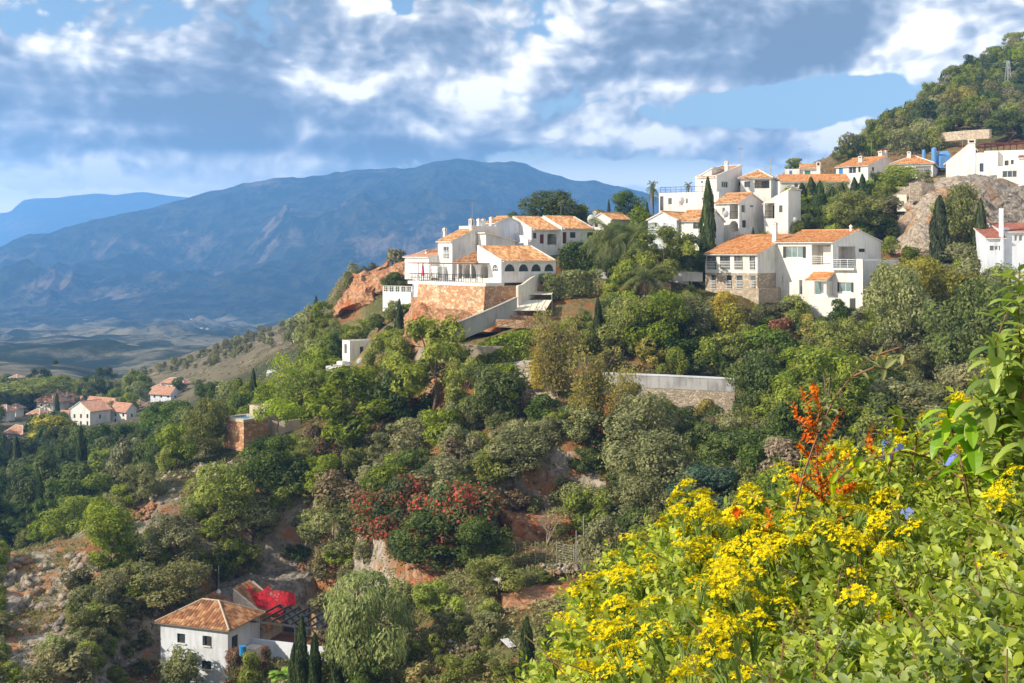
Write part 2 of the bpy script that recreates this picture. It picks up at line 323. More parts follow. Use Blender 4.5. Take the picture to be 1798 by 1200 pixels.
def ground(X, Y):
    X = np.asarray(X, float); Y = np.asarray(Y, float)
    z = ground_base(X, Y)
    a = np.clip((Y - 60) / 60, .15, 1) * np.clip(Y / 300, 1, 12)
    sc = np.where(Y > 560, 5.0, 1.0)
    z = z + a * ((fbm(X / 9 / sc, Y / 9 / sc, 4, 3) - .5) * 1.5 + (ridged(X / 3.2 / sc, Y / 3.2 / sc, 3, 8) - .5) * .55)
    far = sstep(560, 900, Y); z = z + far * ((ridged(X / 260, Y / 420, 5, 31) - .55) * np.clip(Y * .035, 0, 75) + (fbm(X / 60, Y / 60, 4, 5) - .5) * 10)
    for (cx, cy, r, zz) in FLAT:
        d = np.hypot(X - cx, (Y - cy)) ; k = 1 - sstep(r * .7, r * 1.5, d); z = np.where((k > 0) & (z > zz), z * (1 - k) + zz * k, z)
    return z
GT = []
def at(px, py, y0=62.0, y1=900.0):
    """where the line of sight through a photo pixel meets the ground"""
    if not GT: GT.append(np.concatenate([np.arange(62, 260, .4), np.arange(260, 900, 2.0)])); GT.append(np.arange(-120, 1960, 3.0)); GT.append(ground((GT[1][None, :] - CX) / F * GT[0][:, None], np.broadcast_to(GT[0][:, None], (len(GT[0]), len(GT[1])))))
    Ys = GT[0]; X = (px - CX) / F * Ys; zr = (HY - py) / F * Ys; f = min(max((px + 120) / 3.0, 0), len(GT[1]) - 1.001); k = int(f); f -= k; g = GT[2][:, k] * (1 - f) + GT[2][:, k + 1] * f
    g = np.where((Ys < y0) | (Ys > y1), -1e9, g)
    hit = np.nonzero(g >= zr)[0]
    if len(hit) == 0: return None
    i = hit[0]; return Vector((X[i], Ys[i], g[i]))
def P3(px, py, Y): return Vector(((px - CX) / F * Y, Y, (HY - py) / F * Y))

def terrain_mat():
    def fn(t):
        o = OC(t); geo = t.n('ShaderNodeNewGeometry'); sx = t.n('ShaderNodeSeparateXYZ', {0: o}); nz = t.n('ShaderNodeSeparateXYZ', {0: geo.outputs['Normal']}).outputs[2]
        big = t.noise(o, .035, 5, .6); med = t.noise(o, .16, 6, .65); fine = t.noise(o, 1.3, 6, .7); vf = t.noise(o, 5, 5, .7)
        earth = t.mix(t.ss(med, .4, .62), (.27, .115, .048), (.29, .20, .115))
        grass = t.mix(t.ss(fine, .35, .65), (.20, .165, .075), (.105, .12, .035))
        gnd = t.mix(t.ss(t.math('ADD', med, t.math('MULTIPLY', fine, .5)), .66, .84), earth, grass)
        gnd = t.mix(t.ss(t.math('ADD', big, t.math('MULTIPLY', fine, .3)), .60, .74, 0, .75), gnd, (.07, .085, .028))
        vor = t.n('ShaderNodeTexVoronoi', {'Vector': o, 'Scale': .55}, feature='DISTANCE_TO_EDGE').outputs[0]
        rock = t.mix(t.ss(fine, .38, .62), (.24, .21, .18), (.44, .38, .31)); rock = t.mix(t.ss(t.noise(o, .3, 4, .6), .50, .64), rock, (.42, .19, .085))
        d = sx.outputs[1]
        rk = t.math('MAXIMUM', t.ss(t.math('ADD', nz, t.math('MULTIPLY', t.math('SUBTRACT', med, .5), -.9)), .66, .50), t.math('MULTIPLY', t.ss(t.noise(o, .11, 6, .7), .42, .52), t.math('MULTIPLY', t.ss(sx.outputs[0], -30, -38), t.ss(d, 142, 134))))
        col = t.mix(rk, gnd, rock)
        scrub = t.mix(t.ss(t.noise(o, .28, 5, .75), .40, .60), (.27, .22, .14), (.075, .075, .042))
        scrub = t.mix(t.ss(t.noise(o, .02, 4, .5), .42, .62), scrub, (.17, .145, .09))
        col = t.mix(t.ss(d, 300, 380), col, scrub)
        plain_ = t.mix(t.ss(t.noise(o, .006, 7, .68), .44, .60), (.020, .032, .022), (.24, .215, .15))
        plain_ = t.mix(t.ss(t.noise(o, .05, 5, .7), .50, .62, 0, .8), plain_, (.02, .035, .02))
        wood = t.mix(t.ss(fine, .4, .6), (.03, .045, .02), (.085, .085, .035)); col = t.mix(t.math('MULTIPLY', t.ss(t.math('ADD', d, t.math('MULTIPLY', sx.outputs[0], .45)), 108, 128), t.ss(sx.outputs[0], -24, -34)), col, wood)
        col = t.mix(t.ss(d, 285, 345), col, scrub)
        col = t.mix(t.ss(d, 580, 640), col, plain_)
        h = t.math('ADD', t.math('MULTIPLY', fine, .6), t.math('MULTIPLY', vf, .2))
        out(t, pbr(t, col, .97, h, .9, .5, spec=.1))
    return mat('hillside', fn)
M['terrain'] = terrain_mat()
def grid_mesh(name, rows, cols, fX, fZ, m, kind='structure', smooth=True):
    Y = np.repeat(rows[:, None], len(cols), 1); X = fX(cols[None, :], Y); Z = fZ(X, Y)
    V = np.stack([X, Y, Z], -1).reshape(-1, 3); nr, nc = len(rows), len(cols)
    i = np.arange(nr - 1)[:, None] * nc + np.arange(nc - 1)[None, :]; Q = np.stack([i, i + 1, i + nc + 1, i + nc], -1).reshape(-1, 4)
    o = link(name, mesh_np(name, V, Q, [m], smooth=smooth)); tag(o, kind=kind); return o
rows = np.concatenate([np.arange(-20, 60, 2.0), np.arange(60, 240, .7), np.arange(240, 600, 2.2), np.geomspace(600, 3900, 190)])
grid_mesh('hillside', rows, np.linspace(-1, 1, 460), lambda c, Y: c * np.maximum(np.minimum(.62 * Y, 180 + .62 * Y), 48), ground, M['terrain'])

# distant mountains -------------------------------------------------
SIL = [(-500, 470), (-200, 455), (0, 436), (60, 418), (120, 402), (180, 388), (230, 377), (290, 363), (330, 352), (380, 338), (430, 326), (470, 319), (510, 314), (560, 311), (600, 306), (622, 298), (660, 299), (700, 302), (730, 300), (770, 287), (800, 281), (820, 283), (850, 290), (900, 286), (925, 290), (955, 303), (1010, 317), (1060, 325), (1100, 333), (1150, 349), (1200, 362), (1300, 385), (1500, 420), (1800, 440)]
def mountain_mat():
    def fn(t):
        o = OC(t); n = t.noise(o, .0020, 8, .68); f = t.noise(o, .017, 6, .7)
        col = t.mix(t.ss(f, .42, .58), (.010, .016, .012), (.055, .058, .036))  # dark forest tone, kept low in place of a cloud shadow
        col = t.mix(t.ss(t.math('ADD', n, t.math('MULTIPLY', f, .35)), .685, .83, 0, .62), col, (.33, .24, .17))  # warm patches paint sunlit slopes into the colour
        out(t, pbr(t, col, 1.0, t.math('ADD', f, n), 1.0, 25.0, spec=0.0))
    return mat('mountain_slope', fn)
M['mount'] = mountain_mat()
sx_, sy_ = zip(*SIL)
YR, YF = 4700.0, 2900.0
def mz(X, Y):
    px = CX + F * X / Y; zr = (HY - np.interp(px, sx_, sy_)) / F * YR; zf = -160.0 + 0 * X
    t_ = (Y - YF) / (YR - YF); tt = np.clip(t_, 0, 1)
    z = zf + (zr - zf) * (tt ** 1.25)
    env = np.clip(tt * 3, 0, 1) * np.clip((1 - tt) * 4, 0, 1)
    rd = ridged(X / 640 + fbm(X / 500, Y / 500, 3, 71) * .9, Y / 1050, 6, 51, .52)
    z = z + env * (rd - .60) * 390 + (ridged(X / 190, Y / 240, 5, 77) - .5) * 36 * np.clip(tt * 4, 0, 1) + env * (fbm(X / 1000, Y / 1000, 2, 91) - .5) * 115
    z = np.where(t_ > 1, zr - (Y - YR) * .4, z)
    return np.where(t_ < 0, zf + t_ * 200, z)
grid_mesh('mountain', np.concatenate([np.linspace(2700, 4660, 300), np.linspace(4665, 4760, 8), np.linspace(4800, 5300, 5)]), np.linspace(-.42, .30, 620), lambda c, Y: c * Y, mz, M['mount'])
SIL2 = [(-500, 360), (-100, 385), (0, 374), (18, 372), (40, 352), (60, 349), (100, 347), (130, 343), (170, 339), (200, 343), (235, 338), (255, 337), (290, 343), (320, 346), (345, 349), (380, 356), (450, 366), (600, 385), (900, 420)]
s2x, s2y = zip(*SIL2)
def mz2(X, Y):
    px = CX + F * X / Y; zr = (HY - np.interp(px, s2x, s2y)) / F * 9000.; t_ = (Y - 7000) / 2000.0; tt = np.clip(t_, 0, 1)
    z = -250 + (zr + 250) * tt ** 1.3 + (ridged(X / 900, Y / 900, 5, 63) - .55) * 200 * np.clip(tt * 3, 0, 1) * np.clip((1 - tt) * 6, 0.12, 1)
    return np.where(t_ > 1, z - (Y - 9000) * .4, z)
grid_mesh('far_mountain', np.concatenate([np.linspace(7000, 9000, 90), np.linspace(9060, 9500, 4)]), np.linspace(-.6, .1, 260), lambda c, Y: c * Y, mz2, M['mount'])

# haze: the air of the valley
def haze():
    def fn(t):
        v = t.n('ShaderNodeVolumePrincipled', {'Color': (.20, .49, 1.0), 'Density': 0.00022, 'Anisotropy': 0.0})
        t.t.links.new(v.outputs[0], t.n('ShaderNodeOutputMaterial').inputs['Volume'])
    m = mat('haze', fn); b = MB(); b.box(-8200, 4200, -60, 9560, -700, 435); o = b.build('haze', m); tag(o, kind='stuff')
haze()

# ------------------------------------------------------------------ houses
def clip(poly, axis, val, keep_less):
    res = []
    for i in range(len(poly)):
        a = poly[i]; b = poly[(i + 1) % len(poly)]
        ia = (a[axis] <= val) if keep_less else (a[axis] >= val); ib = (b[axis] <= val) if keep_less else (b[axis] >= val)
        if ia: res.append(a)
        if ia != ib:
            f = (val - a[axis]) / (b[axis] - a[axis]); q = tuple(a[k] + (b[k] - a[k]) * f for k in range(2)); res.append(q)
    return res
def tile_poly(mb, pts, edir, wd=.30, hh=.07, th=.12):
    pts = [Vector(p) for p in pts]; e = Vector(edir).normalized()
    n = (pts[1] - pts[0]).cross(pts[2] - pts[0]).normalized()
    if n.z < 0: n = -n; pts = pts[::-1]
    e = (e - n * e.dot(n)).normalized(); v = n.cross(e); o = pts[0]
    up = [p + n * th for p in pts]
    for i in range(len(pts)): j = (i + 1) % len(pts); mb.poly([pts[i], pts[j], up[j], up[i]], 1)
    mb.poly(pts[::-1], 1)
    P2 = [((p - o).dot(e), (p - o).dot(v)) for p in pts]
    u0 = min(p[0] for p in P2); u1 = max(p[0] for p in P2); k = max(1, round((u1 - u0) / wd)); s = (u1 - u0) / k
    for i in range(k):
        a = u0 + i * s; m_ = a + s * .5; b = a + s
        for lo, hi, top in ((a, m_, m_), (m_, b, m_)):
            q = clip(clip(P2, 0, hi, True), 0, lo, False)
            if len(q) < 3: continue
            P = []; 
            for uu, vv in q:
                hgt = hh if abs(uu - m_) < 1e-4 else 0.0
                P.append(o + e * uu + v * vv + n * (th + .005 + hgt))
            mb.poly(P, 0, [(uu - u0, vv + 40) for uu, vv in q])
    return n
def sq(z0, z1, u0, u1): return [(u0, z0), (u1, z0), (u1, z1), (u0, z1)]
def arch_loop(u0, u1, z0, z1, n=8):
    r = (u1 - u0) / 2; c = (u0 + u1) / 2; zr = max(z0, z1 - r * 1.0); k = (z1 - zr) / r
    return [(u0, z0), (u1, z0)] + [(c + r * math.cos(i * math.pi / n), zr + r * k * math.sin(i * math.pi / n)) for i in range(n + 1)]
def wall_face(mb, outline, holes, to3, depth=.22, m=0):
    """a wall polygon with true openings and their reveals; to3(u, z, d) gives the point d metres behind the face"""
    loops = [[Vector((u, z, 0)) for u, z in outline]] + [[Vector((u, z, 0)) for u, z in h] for h, d in holes]
    flat = [p for l in loops for p in l]
    if not holes: mb.poly([to3(p.x, p.y, 0) for p in flat], m); return
    for tri in tessellate_polygon(loops): mb.poly([to3(flat[i].x, flat[i].y, 0) for i in tri], m)
    for h, d in holes:
        for i in range(len(h)):
            a = h[i]; b = h[(i + 1) % len(h)]
            mb.poly([to3(a[0], a[1], 0), to3(b[0], b[1], 0), to3(b[0], b[1], d), to3(a[0], a[1], d)], m)
class House:
    def __init__(s, name, label, px, py, Y, a, cat='house', group=None):
        s.a = D2R(a); s.O = P3(px, py, Y); s.ca = math.cos(s.a); s.sa = math.sin(s.a)
        s.e = empty(name, s.O, -s.a, label, cat, group)
    def L(s, px, py=None, c=0.0):
        k = (px - CX) / F; O = s.O
        u = (k * (O.y + c * s.ca) - O.x - c * s.sa) / (s.ca + k * s.sa); Yp = O.y - u * s.sa + c * s.ca
        return u if py is None else (u, (HY - py) / F * Yp - O.z)
    def R(s, px, py=None, c=0.0):
        k = (px - CX) / F; O = s.O
        v = (k * (O.y - c * s.sa) - O.x - c * s.ca) / (s.sa - k * s.ca); Yp = O.y - c * s.sa + v * s.ca
        return v if py is None else (v, (HY - py) / F * Yp - O.z)
    def opening(s, sp, side, c, holes):
        kind, pl, pt, pr, pb = sp[:5]; fn = s.L if side == 'F' else s.R
        u0, z1 = fn(pl, pt, c); u1, z1b = fn(pr, pt, c); z0 = fn((pl + pr) / 2, pb, c)[1]; z1 = (z1 + z1b) / 2
        if u1 < u0: u0, u1 = u1, u0
        if side == 'F': to3 = lambda u, z, d: (u, c + d, z)
        else: to3 = lambda u, z, d: (c - d, u, z)
        dep = {'r': 1.9, 'o': 2.6, 'd': .12, 'g': .15}.get(kind[0], .2)
        loop = arch_loop(u0, u1, z0, z1) if kind[0] in 'ao' else sq(z0, z1, u0, u1)
        holes.append((loop, dep)); W = u1 - u0; Hh = z1 - z0
        opt = kind[1:]
        fm = M['frame']; gm = M['glass']
        if 'k' in opt: fm = M['dark']
        if 't' in opt: gm = M['teal']
        def panel(mb, lp, d0, m=0): mb.poly([to3(u, z, d0) for u, z in lp], m)
        def bar(mb, a0, a1, b0, b1, d0, d1, m=0):
            p = [to3(u, z, d) for d in (d0, d1) for z in (b0, b1) for u in (a0, a1)]
            for q in ((0, 2, 3, 1), (4, 5, 7, 6), (0, 1, 5, 4), (2, 6, 7, 3), (0, 4, 6, 2), (1, 3, 7, 5)): mb.poly([p[i] for i in q], m)
        if kind[0] in 'wa' or kind[0] == 'g':
            f = MB(); t_ = .07
            bar(f, u0, u1, z0, z0 + t_, .10, .17); bar(f, u0, u1, z1 - t_, z1, .10, .17) if kind[0] != 'a' else None
            bar(f, u0, u0 + t_, z0 + t_, z1 - t_ - (W * .3 if kind[0] == 'a' else 0), .10, .17); bar(f, u1 - t_, u1, z0 + t_, z1 - t_ - (W * .3 if kind[0] == 'a' else 0), .10, .17)
            nm = max(1, round(W / .75)) - 1 + (1 if kind[0] == 'a' else 0)
            if kind[0] == 'a': nm = 2
            for i in range(nm): x = u0 + W * (i + 1) / (nm + 1); bar(f, x - .03, x + .03, z0 + t_, z1 - t_ - (.05 if kind[0] == 'a' else 0), .105, .165)
            if kind[0] == 'a' or 'm' in opt: bar(f, u0 + t_, u1 - t_, z0 + Hh * .5 - .03, z0 + Hh * .5 + .03, .108, .162)
            fo = f.build('window', fm, s.e)
            g = MB(); panel(g, loop, .15); g.build('pane', gm, fo)
            if 's' in opt:
                for (q0, q1) in ((u0 - W * .16, u0), (u1, u1 + W * .16)): sh = MB(); bar(sh, q0, q1, z0, z1, -.06, -.02); sh.build('shutter', M['dark'], fo)
            if 'l' in opt:
                sh = MB(); bar(sh, u0 - .1, u1 + .1, z0 - .10, z0, -.12, .09); sh.build('sill', M['white'], fo)
            if 'b' in opt:
                sh = MB()
                for i in range(int(W / .16)): bar(sh, u0 + .08 + i * .16, u0 + .11 + i * .16, z0, z0 + 1.0, -.08, -.05)
                for z in (z0, z0 + .35, z0 + .7, z0 + 1.02): bar(sh, u0, u1, z, z + .05, -.09, -.045)
                sh.build('railing', M['frame'], fo)
        elif kind[0] == 'd':
            f = MB(); bar(f, u0, u1, z0, z1, .08, .13); bar(f, u0 + W * .15, u1 - W * .15, z0 + Hh * .12, z0 + Hh * .45, .05, .079); bar(f, u0 + W * .15, u1 - W * .15, z0 + Hh * .55, z0 + Hh * .9, .05, .079)
            m_ = {'r': 'redwood', 'g': 'green', 'b': 'blue', 'k': 'dark', 'w': 'frame', 'n': 'wood'}[opt[0]]
            do = f.build('door', M[m_], s.e); q = MB(); q.box(*sorted([to3(u0 + W * .8, 0, 0)[0], to3(u0 + W * .86, 0, 0)[0]]), *sorted([to3(u0 + W * .8, 0, -.02)[1], to3(u0 + W * .86, 0, .05)[1]]), z0 + Hh * .47, z0 + Hh * .51); q.build('handle', M['metal'], do)
        elif kind[0] in 'ro':
            f = MB(); bw = M['shade_bluewhite'] if 'u' in opt else M['cream']
            panel(f, loop if kind[0] == 'r' else loop, dep); f.build('recess_wall', bw, s.e)
            f = MB(); g = MB(); a0 = u0 + W * .35; a1 = u0 + W * .85; b1 = z0 + min(2.1, Hh * .85)
            bar(f, a0, a1, b1 - .07, b1, dep - .08, dep - .01); bar(f, a0, a0 + .07, z0, b1 - .07, dep - .08, dep - .01); bar(f, a1 - .07, a1, z0, b1 - .07, dep - .08, dep - .01); bar(f, (a0 + a1) / 2 - .03, (a0 + a1) / 2 + .03, z0, b1 - .07, dep - .075, dep - .015)
            fo = f.build('window', fm, s.e); g.poly([to3(a0, z0, dep - .03), to3(a1, z0, dep - .03), to3(a1, b1, dep - .03), to3(a0, b1, dep - .03)]); g.build('pane', gm, fo)
            if 'n' not in opt:
                sh = MB()
                for z in (z0 + .25, z0 + .5, z0 + .75): bar(sh, u0, u1, z, z + .045, .02, .06)
                bar(sh, u0, u1, z0 + .98, z0 + 1.05, .0, .08)
                for i in range(max(2, int(W / .9) + 1)): x = u0 + .03 + (W - .06) * i / max(1, int(W / .9)); bar(sh, x - .025, x + .025, z0, z0 + .98, .015, .065)
                sh.build('railing', M['frame'] if 'k' not in opt else M['black'], s.e)
    def block(s, x0, x1, y0, y1, zb, ze, roof='flat', rise=0.0, rp=None, ze2=None, wall='white', tile='tile', FH=(), RH=(), over=.30, par=0.0, rname='roof', copes=True):
        if x0 > x1: x0, x1 = x1, x0
        if ze2 is None: ze2 = ze
        xm = (x0 + x1) / 2 if rp is None else rp; ym = (y0 + y1) / 2 if rp is None else rp; zr = ze + rise
        if roof == 'flat': T = lambda x, y: ze
        elif roof == 'monoB': T = lambda x, y: ze + rise * (y - y0) / (y1 - y0)
        elif roof == 'monoF': T = lambda x, y: ze + rise * (y1 - y) / (y1 - y0)
        elif roof == 'monoL': T = lambda x, y: ze + rise * (x1 - x) / (x1 - x0)
        elif roof == 'monoR': T = lambda x, y: ze + rise * (x - x0) / (x1 - x0)
        elif roof == 'gabX': T = lambda x, y: (ze + rise * (y - y0) / (ym - y0)) if y <= ym else (zr + (ze2 - zr) * (y - ym) / (y1 - ym))
        elif roof == 'gabY': T = lambda x, y: (ze + rise * (x - x0) / (xm - x0)) if x <= xm else (zr + (ze2 - zr) * (x - xm) / (x1 - xm))
        elif roof == 'hip': T = lambda x, y: ze
        fh = []; rh = []
        for sp in FH: s.opening(sp, 'F', y0, fh)
        for sp in RH: s.opening(sp, 'R', x1, rh)
        mb = MB(); p = par
        def prof(vals, fn): return [(v, fn(v) + p) for v in vals]
        xs = [x1, xm, x0] if roof == 'gabY' else [x1, x0]; ys = [y1, ym, y0] if roof == 'gabX' else [y1, y0]
        wall_face(mb, [(x0, zb), (x1, zb)] + prof(xs, lambda x: T(x, y0)), fh, lambda u, z, d: (u, y0 + d, z))
        wall_face(mb, [(y0, zb), (y1, zb)] + prof(ys, lambda y: T(x1, y)), rh, lambda u, z, d: (x1 - d, u, z))
        wall_face(mb, [(x0, zb), (x1, zb)] + prof(xs, lambda x: T(x, y1)), [], lambda u, z, d: (u, y1 + d, z))
        wall_face(mb, [(y0, zb), (y1, zb)] + prof(ys, lambda y: T(x0, y)), [], lambda u, z, d: (x0 - d, u, z))
        if p or roof == 'flat':     # parapet thickness and coping
            tk = .22; q = .28 if roof == 'flat' else 0
            if roof == 'flat': mb.poly([(x0, y0, ze - q), (x1, y0, ze - q), (x1, y1, ze - q), (x0, y1, ze - q)])
            if roof == 'flat':
                for a, b, c_, d in ((x0, x1, y0, y0 + tk), (x0, x1, y1 - tk, y1), (x0, x0 + tk, y0 + tk, y1 - tk), (x1 - tk, x1, y0 + tk, y1 - tk)): mb.box(a + .002, b - .002, c_ + .002, d - .002, ze - q, ze + p - .002)
            elif roof in ('monoL', 'gabY', 'monoR'):
                for yy in (y0, y1 - tk):
                    for a, b in zip(xs[:-1], xs[1:]):
                        za, zb_ = T(a, y0) + p, T(b, y0) + p; mb.poly([(a, yy + .002, za), (b, yy + .002, zb_), (b, yy + tk, zb_), (a, yy + tk, za)]); mb.poly([(a, yy + tk, za), (b, yy + tk, zb_), (b, yy + tk, zb_ - p - .4), (a, yy + tk, za - p - .4)])
                        mb.poly([(a, yy + .003, za - p), (b, yy + .003, zb_ - p), (b, yy + .003, zb_), (a, yy + .003, za)])
            elif roof in ('monoB', 'gabX', 'monoF'):
                for xx in (x0, x1 - tk):
                    for a, b in zip(ys[:-1], ys[1:]):
                        za, zb_ = T(x0, a) + p, T(x0, b) + p; mb.poly([(xx + .002, a, za), (xx + .002, b, zb_), (xx + tk, b, zb_), (xx + tk, a, za)]); mb.poly([(xx + .003, a, za - p), (xx + .003, b, zb_ - p), (xx + .003, b, zb_), (xx + .003, a, za)])
        wo = mb.build('wall', M[wall], s.e)
        if roof == 'flat': return wo
        r = MB(); o = over; ox = 0.0 if (p and roof in ('gabX', 'monoB', 'monoF')) else o * .5; oy = 0.0 if (p and roof in ('monoL', 'monoR', 'gabY')) else o * .5
        tk = .22 if p else 0
        if roof in ('monoB', 'monoF', 'monoL', 'monoR'):
            ax0, ax1, ay0, ay1 = x0 - o, x1 + o, y0 - o, y1 + o
            if roof in ('monoL', 'monoR'): ay0, ay1 = y0 - oy + tk, y1 + oy - tk
            else: ax0, ax1 = x0 - ox + tk, x1 + ox - tk
            pts = [(x, y, T(x, y)) for x, y in ((ax0, ay0), (ax1, ay0), (ax1, ay1), (ax0, ay1))]
            tile_poly(r, pts, (1, 0, 0) if roof in ('monoB', 'monoF') else (0, 1, 0))
        elif roof == 'gabX':
            ax0, ax1 = x0 - ox + tk, x1 + ox - tk
            tile_poly(r, [(ax0, y0 - o, T(0, y0) - o * rise / (ym - y0)), (ax1, y0 - o, T(0, y0) - o * rise / (ym - y0)), (ax1, ym, zr), (ax0, ym, zr)], (1, 0, 0))
            tile_poly(r, [(ax0, ym, zr), (ax1, ym, zr), (ax1, y1 + o, ze2 - o * (zr - ze2) / (y1 - ym)), (ax0, y1 + o, ze2 - o * (zr - ze2) / (y1 - ym))], (1, 0, 0))
            r.tube((ax0, ym, zr + .14), (ax1, ym, zr + .14), .13, .13, 6, 0)
        elif roof == 'gabY':
            ay0, ay1 = y0 - oy + tk, y1 + oy - tk
            tile_poly(r, [(x0 - o, ay0, ze - o * rise / (xm - x0)), (xm, ay0, zr), (xm, ay1, zr), (x0 - o, ay1, ze - o * rise / (xm - x0))], (0, 1, 0))
            tile_poly(r, [(xm, ay0, zr), (x1 + o, ay0, ze2 - o * (zr - ze2) / (x1 - xm)), (x1 + o, ay1, ze2 - o * (zr - ze2) / (x1 - xm)), (xm, ay1, zr)], (0, 1, 0))
            r.tube((xm, ay0, zr + .14), (xm, ay1, zr + .14), .13, .13, 6, 0)
        elif roof == 'hip':
            X0, X1, Y0, Y1 = x0 - o, x1 + o, y0 - o, y1 + o; z = ze; h_ = min(X1 - X0, Y1 - Y0) / 2
            if X1 - X0 >= Y1 - Y0: A = (X0 + h_, (Y0 + Y1) / 2, zr); B = (X1 - h_, (Y0 + Y1) / 2, zr)
            else: A = ((X0 + X1) / 2, Y0 + h_, zr); B = ((X0 + X1) / 2, Y1 - h_, zr)
            c = [(X0, Y0, z), (X1, Y0, z), (X1, Y1, z), (X0, Y1, z)]
            if X1 - X0 >= Y1 - Y0:
                tile_poly(r, [c[0], c[1], B, A] if A != B else [c[0], c[1], A], (1, 0, 0)); tile_poly(r, [c[2], c[3], A, B], (1, 0, 0)); tile_poly(r, [c[1], c[2], B], (0, 1, 0)); tile_poly(r, [c[3], c[0], A], (0, 1, 0)); E = ((c[0], A), (c[3], A), (c[1], B), (c[2], B), (A, B))
            else:
                tile_poly(r, [c[0], c[1], A], (1, 0, 0)); tile_poly(r, [c[2], c[3], B], (1, 0, 0)); tile_poly(r, [c[1], c[2], B, A], (0, 1, 0)); tile_poly(r, [c[3], c[0], A, B], (0, 1, 0)); E = ((c[0], A), (c[1], A), (c[2], B), (c[3], B), (A, B))
            for a, b in E: r.tube(Vector(a) + Vector((0, 0, .17)), Vector(b) + Vector((0, 0, .17)), .09, .09, 6, 1)
        return r.build(rname, [M[tile], M['white'] if tile != 'tileB' else M['beige']], s.e)
    def chimney(s, px, pt, pb, wpx, c, side='F', cap='white', tp=1.0):
        u, z1 = (s.L if side == 'F' else s.R)(px, pt, c); z0 = (s.L if side == 'F' else s.R)(px, pb, c)[1]
        hw = wpx / 2 / F * s.O.y; x, y = (u, c) if side == 'F' else (c, u); b = MB(); k = tp
        H_ = z1 - z0; body = [(x - hw * k, y - hw * k), (x + hw * k, y - hw * k), (x + hw * k, y + hw * k), (x - hw * k, y + hw * k)]; top = [(x - hw * .8, y - hw * .8), (x + hw * .8, y - hw * .8), (x + hw * .8, y + hw * .8), (x - hw * .8, y + hw * .8)]
        zt = z1 - H_ * .25 if k == 1 else z1 - H_ * .06
        for i in range(4): j = (i + 1) % 4; b.poly([(*body[i], z0), (*body[j], z0), (*top[j], zt), (*top[i], zt)])
        b.box(x - hw, x + hw, y - hw, y + hw, zt, zt + .07)
        for dx in (-1, 1):
            for dy in (-1, 1): b.box(x + dx * hw * .75 - .07, x + dx * hw * .75 + .07, y + dy * hw * .75 - .07, y + dy * hw * .75 + .07, zt + .07, z1 - .1)
        b.box(x - hw * .55, x + hw * .55, y - hw * .55, y + hw * .55, zt + .07, z1 - .1, 1)
        b.box(x - hw, x + hw, y - hw, y + hw, z1 - .1, z1); b.box(x - hw * .5, x + hw * .5, y - hw * .5, y + hw * .5, z1, z1 + .12, 2)
        b.build('chimney', [M['white'], M['dark'], M['tile']], s.e)
    def rail(s, pts, hgt=1.0, mat_='frame', step=.9, horiz=4, name='railing'):
        b = MB(); pts = [Vector(p) for p in pts]
        for a, c in zip(pts[:-1], pts[1:]):
            L_ = (c - a).length; n = max(1, int(L_ / step))
            for i in range(n + 1): p = a.lerp(c, i / n); b.tube(p, p + Vector((0, 0, hgt)), .03, .03, 4)
            for k in range(horiz): z = hgt * (k + 1) / horiz; b.tube(a + Vector((0, 0, z)), c + Vector((0, 0, z)), .025 if k < horiz - 1 else .045, .025 if k < horiz - 1 else .045, 4)
        b.build(name, M[mat_], s.e)

# --- the white two-storey villa at the right
h = House('villa', 'white two-storey villa with orange tiled roofs, corner balcony and a stone-faced ground floor wing', 1515, 548, 146.7, 42)
xc = h.L(1462); xw = h.L(1362); D = h.R(1547, c=xc); yw = h.R(1330, c=xw); xl = h.L(1238, c=yw)
zb = -3.5; z_low = h.L(1490, 471)[1]
h.block(xw, xc, 0, D, zb, h.L(1462, 426)[1], 'gabX', rise=h.R(1508, 406, xc)[1] - h.L(1462, 426)[1], rp=h.R(1508, c=xc), ze2=h.R(1547, 425, xc)[1], tile='tileO',
        FH=[('wts', 1380, 433, 1410, 453), ('r', 1425, 430, 1459, 465), ('w', 1403, 492, 1409, 518), ('wt', 1430, 494, 1442, 518), ('w', 1373, 486, 1375, 499)],
        RH=[('rn', 1471, 433, 1502, 468), ('wk', 1508, 437, 1519, 443)])
h.block(xc + .003, 0, 0.0, D * .8, zb, z_low, 'flat', FH=[('wts', 1474, 496, 1495, 513)])
zt = z_low
h.rail([(xc + .1, -.15, zt), (-.9, -.15, zt), (-.9, D * .5, zt)], 1.0)
b = MB(); b.box(-.85, -.002, -.03, .5, zt, h.L(1510, 455)[1]); b.box(-.85, -.002, .5, D * .75, zt, zt + .9); b.build('parapet', M['white'], h.e)
b = MB(); b.box(xc + .1, -.9, -.5, -.003, zt - .25, zt - .02); b.build('balcony_slab', M['white'], h.e)
# porch with its own small tiled roof
px0 = h.L(1429, c=-1.6); px1 = h.L(1451, c=-1.6); zp = h.L(1440, 494, -1.6)[1]
b = MB(); b.box(px1 - .35, px1, -1.6, -.003, zb, zp); b.box(px0 - .3, px1 + .25, -1.75, -.003, zb, h.L(1440, 519, -1.6)[1]); b.build('porch_wall', M['white'], h.e)
b = MB(); tile_poly(b, [(px0 - .9, -2.1, zp), (px1 + .3, -2.1, zp), (px1 + .3, 0, zp + .95), (px0 - .9, 0, zp + .95)], (1, 0, 0)); b.build('porch_roof', [M['tileO'], M['white']], h.e)
